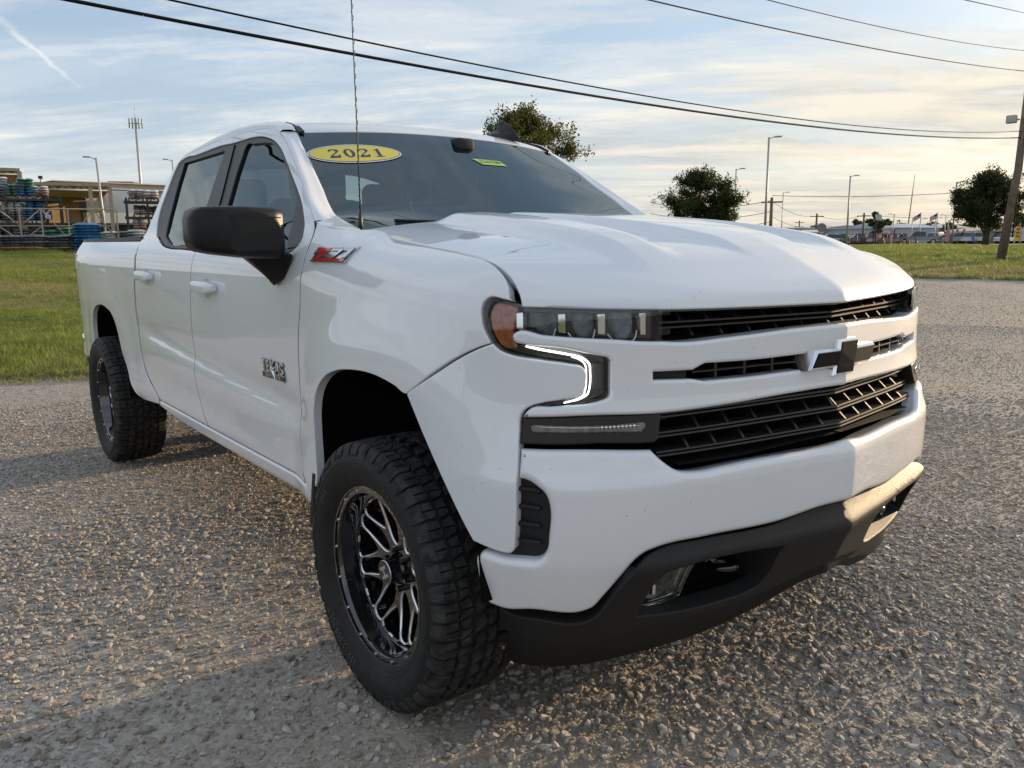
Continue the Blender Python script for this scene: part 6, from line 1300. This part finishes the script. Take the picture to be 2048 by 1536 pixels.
# red pipe corral fence
redp = mat('red_pipe', (.16, .018, .018), .6)
def pipe_fence(pxa, pxb, da, db, lb, n, rails=(.45, .85, 1.25)):
    A = np.array(at(pxa, da)); B = np.array(at(pxb, db)); mid = (A+B)/2; o = thing('pipe_fence', lb, 'fence', (mid[0], mid[1], float(terr(*mid))), 0, 'red pipe fences by the road'); d = B-A
    for i in range(n): p = A+d*i/(n-1)-mid; b = MB(); b.tube([(p[0], p[1], -.1), (p[0], p[1], 1.35)], .045, 6); b.build('fence_post', redp, o)
    for r in rails: b = MB(); p, q = A-mid, B-mid; b.tube([(p[0], p[1], r), (q[0], q[1], r)], .032, 6); b.build('fence_rail', redp, o)
pipe_fence(1698, 1746, 88, 84, 'red pipe fence panel, left end of the corral', 4); pipe_fence(1746, 1782, 84, 92, 'red pipe fence panel in the middle of the corral', 5); pipe_fence(1752, 1800, 88, 88, 'red pipe fence panel at the back of the corral', 5); pipe_fence(1780, 1831, 92, 90, 'red pipe fence panel with arched end on the right', 3)
# signs
x, y, z = P3d(1642, 78); h = zt(1642, 443, 78); sg_ = thing('road_sign', 'road sign seen from behind on a tall post left of the gable', 'road sign', (x, y, z), facing(1642, 78)); b = MB(); b.tube([(0, 0, -.2), (0, 0, h-.1)], .04, 6); b.build('post', galv, sg_)
b = MB(); b.prism([(.42*math.cos(math.pi/8+k*math.pi/4), h-.55+.42*math.sin(math.pi/8+k*math.pi/4)) for k in range(8)], lambda u, v, w: (u, -.05-w, v), 0, .02); b.build('sign_plate', mat('sign_back', (.22, .21, .20), .6), sg_, smooth=False)
x, y, z = P3d(1750, 80); sp_ = thing('road_sign', 'black post with a tilted pale panel before the feathery tree', 'road sign', (x, y, z), facing(1750, 80)); h = zt(1750, 440, 80); b = MB(); b.tube([(0, 0, -.2), (0, 0, h)], .05, 6); b.build('post', darks, sp_); b = MB(); b.prism([(-.05, h), (.45, h-.1), (.40, h+.45), (-.15, h+.5)], lambda u, v, w: (u, w, v), 0, .04); b.build('panel', mat('solar_panel', (.45, .47, .48), .3), sp_, smooth=False)
# flags
fr_, fw_, fb_ = mat('flag_red', (.45, .04, .05), .8), mat('flag_white', (.7, .68, .66), .8), mat('flag_blue', (.03, .05, .16), .8)
for px, lb in ((1838, 'left American flag waving above the car row'), (1871, 'right American flag waving beside the tan roofed house')):
    x, y, z = P3d(px, 132); h = zt(px, 425, 132); o = thing('flag', lb, 'flag', (x, y, z), facing(px, 132), 'American flags'); b = MB(); b.tube([(0, 0, 0), (0, 0, h)], .06, 6); b.build('flagpole', whitew, o)
    def fl(u, v): return (-u*1.0, .12*math.sin(u*4), h-.05-v-u*.62)
    for k in range(13):
        b = MB(); us = np.linspace(0, .95, 9); v0, v1 = k*.052, (k+1)*.052; V = [fl(u, v0) for u in us]+[fl(u, v1) for u in us]; b.add(V, [(i, i+1, 10+i, 9+i) for i in range(8)]); b.build('stripe', fr_ if k % 2 == 0 else fw_, o, smooth=False)
    b = MB(); us = np.linspace(0, .40, 5); V = [tuple(np.array(fl(u, 0))+(0, -.02, 0)) for u in us]+[tuple(np.array(fl(u, .36))+(0, -.02, 0)) for u in us]; b.add(V, [(i, i+1, 6+i, 5+i) for i in range(4)]); b.build('canton', fb_, o, smooth=False)
# feather banners
for px, c_, hh, lb, sc_ in ((2040, (.75, .55, .03), 446, 'yellow and red feather banner by the parked cars at the right edge', 1), (2052, (.55, .58, .62), 448, 'pale feather banner right of the yellow one', 1), (1899, (.55, .25, .25), 452, 'red and white drooping feather banner beside the tan house', .8), (1949, (.15, .22, .40), 462, 'small blue feather banner by the spreading tree trunk', .6)):
    x, y, z = P3d(px, 118); h = zt(px, hh, 118); o = thing('feather_banner', lb, 'banner', (x, y, z), facing(px, 118), 'feather banners'); b = MB(); b.tube([(0, 0, 0), (0, 0, h*.75), (-.15, 0, h)], .03, 5); b.build('pole', galv, o)
    n = 10; V = []; 
    for i in range(n): t = i/(n-1); zz_ = .45+(h-.5)*t; wd = .62*sc_*(1-.75*t**3); V += [(0-.1*t, .02, zz_), (-.1*t-wd, .02+.06*math.sin(t*6), zz_-.05)]
    b = MB(); b.add(V, [(2*i, 2*i+1, 2*i+3, 2*i+2) for i in range(n-1)]); b.build('banner_cloth', mat('banner_%d' % px, c_, .8), o, smooth=False)
    if px == 2040: b = MB(); [b.box(-.45, -.12, -.03, -.02, .9+.42*k, 1.12+.42*k) for k in range(4)]; b.build('banner_lettering', fr_, o, smooth=False)
# ================================================================ garden centre on the left (front row about 42 m away)
GD = 42.
gx, gy = at(150, GD); GA = facing(150, GD)
def G(px, dist, dz=0.): return P3d(px, dist, dz)
bagm = {'black': mat('black_bags', (.03, .031, .035), .3, var=.7, vscale=5, var2=(.22, .22, .24)), 'tan': mat('tan_bags', (.36, .25, .11), .4, var=.5, vscale=6), 'green': mat('green_bags', (.10, .26, .17), .35, var=.5, vscale=6), 'teal': mat('teal_bags', (.12, .22, .22), .35, var=.6, vscale=6), 'white': mat('white_bags', (.55, .55, .56), .35, var=.35, vscale=6), 'pink': mat('pink_bags', (.42, .30, .27), .4, var=.4, vscale=6), 'blue': mat('blue_bags', (.035, .17, .42), .35, var=.6, vscale=4, var2=(.10, .30, .55)), 'grey': mat('grey_bags', (.22, .23, .24), .35, var=.6, vscale=6)}  # second tone of the black bags paints in grey highlights
def pillow(w, d, h, seed):
    r_ = np.random.default_rng(seed); nx, ny = 7, 5; V = []; F = []
    for s_ in (1, -1):
        for j in range(ny):
            for i in range(nx):
                u, v = i/(nx-1)*2-1, j/(ny-1)*2-1; e = (1-abs(u)**3)*(1-abs(v)**3); V.append((u*w/2*(1-.04*v*v), v*d/2*(1-.05*u*u), s_*h/2*(e**.45)*(1+.12*r_.normal())+0))
    n = nx*ny
    for s_ in (0, 1):
        for j in range(ny-1):
            for i in range(nx-1): q = (s_*n+j*nx+i, s_*n+j*nx+i+1, s_*n+(j+1)*nx+i+1, s_*n+(j+1)*nx+i); F.append(q if s_ == 0 else q[::-1])
    me = bpy.data.meshes.new('bag'); me.from_pydata(V, [], F); me.shade_smooth(); me.materials.append(bagm['white']); return me
BAGM = [pillow(.62, .42, .135, k) for k in range(5)]; WIDE = [pillow(1.16, .5, .15, 10+k) for k in range(4)]
def stack(px, dist, py_b, py_t, wpx, cols, lb, seed, cat='bag stack', gr='pallets of bagged soil and mulch', wide=False, pallet=True, tilt=0.):
    r_ = np.random.default_rng(seed); x, y = at(px, dist); z0 = zpix(px, py_b, dist); z1 = zpix(px, py_t, dist); w = wpx*dist/CAM_F; o = thing('bag_stack', lb, cat, (x, y, z0), facing(px, dist)+tilt, gr)
    n = max(2, int(round((z1-z0-.12)/.125))); lh = (z1-z0-.12)/n
    if pallet:
        b = MB(); 
        for k in range(5): b.box(-w/2+k*w/4.6, -w/2+k*w/4.6+.1*w, -.5, .5, .09, .12)
        for k in (-1, 0, 1): b.box(k*w*.45-.05, k*w*.45+.05, -.5, .5, 0, .09)
        b.build('pallet', mat('pallet_wood', (.20, .15, .10), .9), o, smooth=False)
    for i in range(n):
        c_ = cols[min(len(cols)-1, int((n-1-i)/n*len(cols)))] if isinstance(cols, (list, tuple)) else cols
        for (xx, yy) in (((0, -.28), (0, .24)) if wide else ((-w/4, -.27), (w/4, -.27), (0, .25))):
            me = (WIDE if wide else BAGM)[r_.integers(0, 4)]; s_ = bpy.data.objects.new('bag', me); COL.objects.link(s_); s_.parent = o; ww = w/(1.16 if wide else 1.24); s_.scale = (ww*r_.uniform(.97, 1.06), 1, lh/.125*1.05)
            s_.location = (xx+r_.normal(0, .015), yy+r_.normal(0, .02), .12+lh*(i+.5)); s_.rotation_euler = (r_.normal(0, .03), r_.normal(0, .03), r_.normal(0, .05)); s_.material_slots[0].link = 'OBJECT'; s_.material_slots[0].material = bagm[c_]
    return o
# ground level row (about 42 m)
stack(22, GD, 504.5, 471, 41, ['black', 'black', 'black', 'tan'], 'black topped pallet of mulch bags at the left edge of the front row', 1, wide=True); stack(70, GD, 504.5, 470, 42, ['black', 'grey', 'black', 'tan'], 'second black pallet of mulch bags in the front row, drooping sheet on top', 2, wide=True); stack(119, GD, 504.5, 471, 42, ['black', 'grey', 'black', 'tan'], 'third black pallet of mulch bags, left of the green wrapped one', 3, wide=True)
stack(150, GD, 504.5, 466, 14, ['green', 'teal'], 'narrow green pallet stack beside the tall blue one', 4); stack(177, GD-.6, 505, 447, 46, ['blue'], 'tall blue wrapped pallet of bags nearest the truck bed', 5, wide=True)
for px, c_, pt, lb, w in ((100, ['green'], 461, 'low mound of pale green bags behind the black pallets', 36), (136, ['green'], 456, 'bright green bag mound left of the blue stack', 34), (222, ['white'], 463, 'white bags heaped right of the blue stack', 26), (248, ['black', 'teal', 'white'], 463, 'dark and teal bags heaped above the truck bed', 34), (274, ['white'], 460, 'white bag heap right beside the cab', 34), (200, ['white'], 466, 'white bags peeping out behind the blue stack', 18)):
    stack(px, GD+3, 503, pt, w, c_, lb, px, wide=True)
# shed of dark mulch behind
# rack structure: uprights, beams
def rack(px0, px1, dist, levels, lb, ups):
    xm = (px0+px1)/2; x, y, z = P3d(xm, dist); o = thing('storage_rack', lb, 'rack', (x, y, z), facing(xm, dist), 'pallet racks'); k = dist/CAM_F; w = (px1-px0)*k
    top = zpix(xm, levels[0], dist)-z+.15
    for px in ups:
        u = (px-xm)*k
        for yy in (-.5, .5): b = MB(); b.box(u-.05, u+.05, yy-.05, yy+.05, -.1, top); b.build('upright', darks, o, smooth=False)
        b = MB(); 
        for j in range(6): b.tube([(u, -.5, top*j/6), (u, .5, top*(j+1)/6)], .02, 4)
        b.build('rack_brace', darks, o)
    for py in levels:
        zz_ = zpix(xm, py, dist)-z
        for yy in (-.52, .52): b = MB(); b.box(-w/2, w/2, yy-.04, yy+.04, zz_-.10, zz_); b.build('rack_beam', darks, o, smooth=False)
        b = MB(); b.box(-w/2, w/2, -.5, .5, zz_-.03, zz_-.01); b.build('rack_shelf', darks, o, smooth=False)
    return o
rack(-40, 106, GD+3.5, (398, 446), 'dark steel pallet rack at the left edge stacked with bags', (-38, 24, 82, 104)); rack(262, 330, GD+3.5, (403, 434), 'dark steel pallet rack seen beside the cab', (266, 300, 328))
for px, pb, pt, w, c_, lb in ((8, 398, 355, 30, ['white', 'grey'], 'grey white bag stack on the top shelf at the left edge'), (33, 398, 369, 20, ['teal', 'green'], 'teal bag stack on the top shelf behind the post'), (62, 398, 358, 27, ['green', 'teal', 'blue'], 'tall green capped bag stack on the top shelf'), (90, 398, 373, 26, ['white', 'pink'], 'white and pink bag stack on the top shelf, right of the green one'), (8, 446, 411, 30, ['white', 'grey'], 'grey bag stack on the middle shelf at the left edge'), (36, 446, 404, 22, ['white', 'grey'], 'pale bag stack on the middle shelf behind the tan post'), (60, 446, 408, 14, ['teal'], 'narrow teal stack on the middle shelf'), (77, 446, 404, 28, ['blue'], 'blue bag stack on the middle shelf of the rack'), (279, 403, 380, 25, ['white', 'pink'], 'white bag stack on top of the rack beside the cab'), (308, 403, 381, 28, ['white', 'pink'], 'second white bag stack on top of the rack beside the cab'), (285, 434, 411, 22, ['black', 'white', 'pink'], 'black topped stack on the middle shelf beside the cab'), (282, 462, 437, 22, ['white', 'pink'], 'white stack on the lower shelf beside the cab'), (310, 434, 413, 26, ['black', 'pink'], 'second black topped stack on the middle shelf beside the cab'), (8, 492, 455, 30, ['black', 'grey'], 'dark stack on the floor of the left rack'), (45, 492, 458, 30, ['grey', 'black'], 'grey stack on the floor under the blue bags'), (80, 492, 455, 30, ['black', 'teal'], 'dark teal stack on the floor at the right of the left rack')):
    stack(px, GD+3.5, pb, pt, w, c_, lb, px+int(pb), pallet=True)
# number sign
x, y = at(101, GD+2.6); z = zpix(101, 431, GD+2.6); k = (GD+2.6)/CAM_F; sgn = thing('number_sign', 'dark blue board with a white 6 on the end of the rack', 'sign', (x, y, z), facing(101, GD+2.6)); b = MB(); b.box(-6.5*k, 6.5*k, -.02, .02, -7.5*k, 7.5*k); b.build('board', mat('sign_blue', (.03, .06, .12), .5), sgn, smooth=False)
textm('6', 17*k, whit, 'digit', lambda u, v, w: (u*1.2, -.028-w*.1, v), sgn, ext=.001); b = MB(); b.tube([(.0, .03, 7*k), (.02, .03, -30*k)], .03, 5); b.build('sign_post', darks, sgn)
# canopy roofs on trusses
def canopy(px0, px1, dist, py_t, py_b, depth, lb, posts, truss_py, ang=0.):
    xm = (px0+px1)/2; x, y, z = P3d(xm, dist); o = thing('canopy', lb, 'canopy', (x, y, z), facing(xm, dist)+ang, 'garden centre canopies'); k = dist/CAM_F; w = (px1-px0)*k; h1 = zpix(xm, py_t, dist)-z; h0 = zpix(xm, py_b, dist)-z; ht = zpix(xm, truss_py, dist)-z
    b = MB(); b.box(-w/2, w/2, -.1, depth, h0, h1); b.build('roof', tan, o, smooth=False)
    for yy in (0., depth*.98):
        b = MB(); b.tube([(-w/2, yy, ht), (w/2, yy, ht)], .05, 4); n = max(4, int(w/.7)); 
        for i in range(n): a0 = -w/2+w*i/n; a1 = -w/2+w*(i+.5)/n; a2 = -w/2+w*(i+1)/n; b.tube([(a0, yy, h0), (a1, yy, ht)], .028, 4, cap=False); b.tube([(a1, yy, ht), (a2, yy, h0)], .028, 4, cap=False)
        b.build('truss', whitew if yy == 0 else tan, o)
    for xx in (-w/2+.1, w/2-.1):
        b = MB(); b.tube([(xx, 0, ht), (xx, depth, ht)], .05, 4); n = max(4, int(depth/.8))
        for i in range(n): a0 = depth*i/n; a1 = depth*(i+.5)/n; a2 = depth*(i+1)/n; b.tube([(xx, a0, h0), (xx, a1, ht)], .028, 4, cap=False); b.tube([(xx, a1, ht), (xx, a2, h0)], .028, 4, cap=False)
        b.build('side_truss', tan, o)
    for px in posts:
        u = (px-xm)*k
        for yy in (.05, depth-.1): b = MB(); b.box(u-.10, u+.10, yy-.1, yy+.1, -.2, h0); b.build('post', tan, o, smooth=False)
    return o
canopy(-60, 36, GD+6, 335, 341, 8, 'tan canopy roof at the left edge on a lattice truss', (35,), 347); canopy(20, 204, GD+9, 365, 371, 12, 'long tan canopy roof on white zigzag trusses over the mulch yard', (203, 172, 24), 379)
# walls behind
box_building('garden_centre', 'long tan store building behind the canopies', 'building', 120, 420, GD+34, GD+38, 367, 367, tanw, tanw, 30)
box_building('yard_wall', 'pale grey lower wall of the store beside the cab', 'wall', 208, 420, GD+32, GD+35, 380, 380, mat('pale_grey_wall', (.50, .50, .48), .8, var=.1, vscale=.7), whitew, .4)
box_building('yard_wall', 'tan sheet wall under the long canopy', 'wall', 95, 172, GD+20, GD+21, 384, 383, mat('ochre_wall', (.36, .25, .13), .8, var=.15, vscale=.6), tan, .4)
box_building('yard_wall', 'dark lower wall band behind the cross braced fence', 'wall', -40, 330, GD+17, GD+17, 446, 446, mat('dark_band', (.05, .05, .045), .9, var=.4, vscale=2), darks, .4)
o = box_building('rooftop_unit', 'low box shaped rooftop unit on the store roof', 'rooftop unit', 226, 277, GD+40, GD+40, 363, 363, mat('unit_tan', (.36, .31, .25), .7), tan, 3)
# slanting shade cloth
x, y, z = P3d(236, GD+16); k = (GD+16)/CAM_F; o = thing('shade_cloth', 'grey slanting shade cloth wall between canopy and rack', 'shade cloth', (x, y, z), facing(236, GD+16)); q = [(-31*k, zpix(236, 380, GD+16)-z), (30*k, zpix(236, 380, GD+16)-z), (36*k, zpix(236, 424, GD+16)-z), (-14*k, zpix(236, 424, GD+16)-z)]
b = MB(); b.prism(q, lambda u, v, w: (u, w+(v-q[2][1])*.5, v), 0, .03); b.build('cloth', mat('shade_grey', (.52, .52, .50), .8, var=.12, vscale=1.5), o, smooth=False); b = MB(); b.tube([(q[0][0], .0, q[0][1]), (q[3][0], 0, q[3][1]), (q[2][0], 0, q[2][1])], .05, 5); b.build('cloth_frame', whitew, o)
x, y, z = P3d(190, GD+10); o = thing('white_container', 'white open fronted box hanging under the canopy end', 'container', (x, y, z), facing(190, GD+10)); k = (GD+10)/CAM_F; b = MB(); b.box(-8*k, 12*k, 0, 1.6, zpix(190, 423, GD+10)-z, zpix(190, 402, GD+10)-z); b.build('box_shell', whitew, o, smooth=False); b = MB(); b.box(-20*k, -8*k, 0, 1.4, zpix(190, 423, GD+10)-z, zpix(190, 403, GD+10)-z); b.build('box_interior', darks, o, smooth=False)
# cross braced steel fence
o = thing('braced_fence', 'rusty tan cross braced steel fence in front of the racks', 'fence', P3d(120, GD+1.6), facing(120, GD+1.6)); k = (GD+1.6)/CAM_F; zg = P3d(120, GD+1.6)[2]; ht = zpix(120, 418, GD+1.6)-zg; hm = ht*.62; hl_ = ht*.28; xs = [32, 64, 96, 136, 175, 212]; U = [(p-120)*k for p in xs]
for i, u in enumerate(U): b = MB(); b.box(u-.035, u+.035, -.035, .035, 0, ht); b.build('fence_post', tan, o, smooth=False)
for zz_ in (ht, hm, hl_): b = MB(); bar(b, (U[0], 0, zz_), (U[-1], 0, zz_), .06); b.build('fence_rail', tan, o)
for i in range(len(U)-1):
    for za, zb_ in ((ht, hm), (hm, hl_)) if i < 2 else ((ht, hl_),):
        b = MB(); up_ = (i % 2 == 0); bar(b, (U[i], 0, za if up_ else zb_), (U[i+1], 0, zb_ if up_ else za), .06); b.build('fence_brace', tan, o)
        if i < 2: b = MB(); up_ = not up_ if False else up_
# low timber edging at the lawn end
b = MB(); A = at(-60, GD-1.5); B = at(200, GD-1.5); C_ = at(420, GD-1.2); z = [float(terr(*q))+.06 for q in (A, B, C_)]; b.tube([(*A, z[0]), (*B, z[1]), (*C_, z[2])], .09, 6); tag(b.build('timber_edging', wood), 'low timber edging along the far end of the left lawn', 'edging')
q = [(at(px, d)) for px, d in ((-120, GD-1.6), (520, GD-1.4))]; q2 = [(at(px, d)) for px, d in ((-120, GD+46), (520, GD+46))]; V = [(x, y, float(terr(x, y))+.02) for x, y in q+q2]; mesh('paved_yard', V, [(0, 1, 3, 2)], mat('yard_concrete', (.24, .23, .21), .85, var=.2, vscale=.5), kind='structure')
x, y, z = P3d(94, GD+9.5); h = zt(94, 355, GD+9.5); o = thing('flood_light', 'small square flood light on a stalk above the long canopy', 'flood light', (x, y, z), facing(94, GD+9.5)); zc_ = zt(94, 372, GD+9.5); b = MB(); b.tube([(0, 0, zc_), (0, 0, h)], .04, 5); b.build('stalk', tan, o); b = MB(); V, F = rbox(0, 0, h, .22, .12, .16, .02, 1); b.add(V, F); b.build('lamp_head', darks, o)
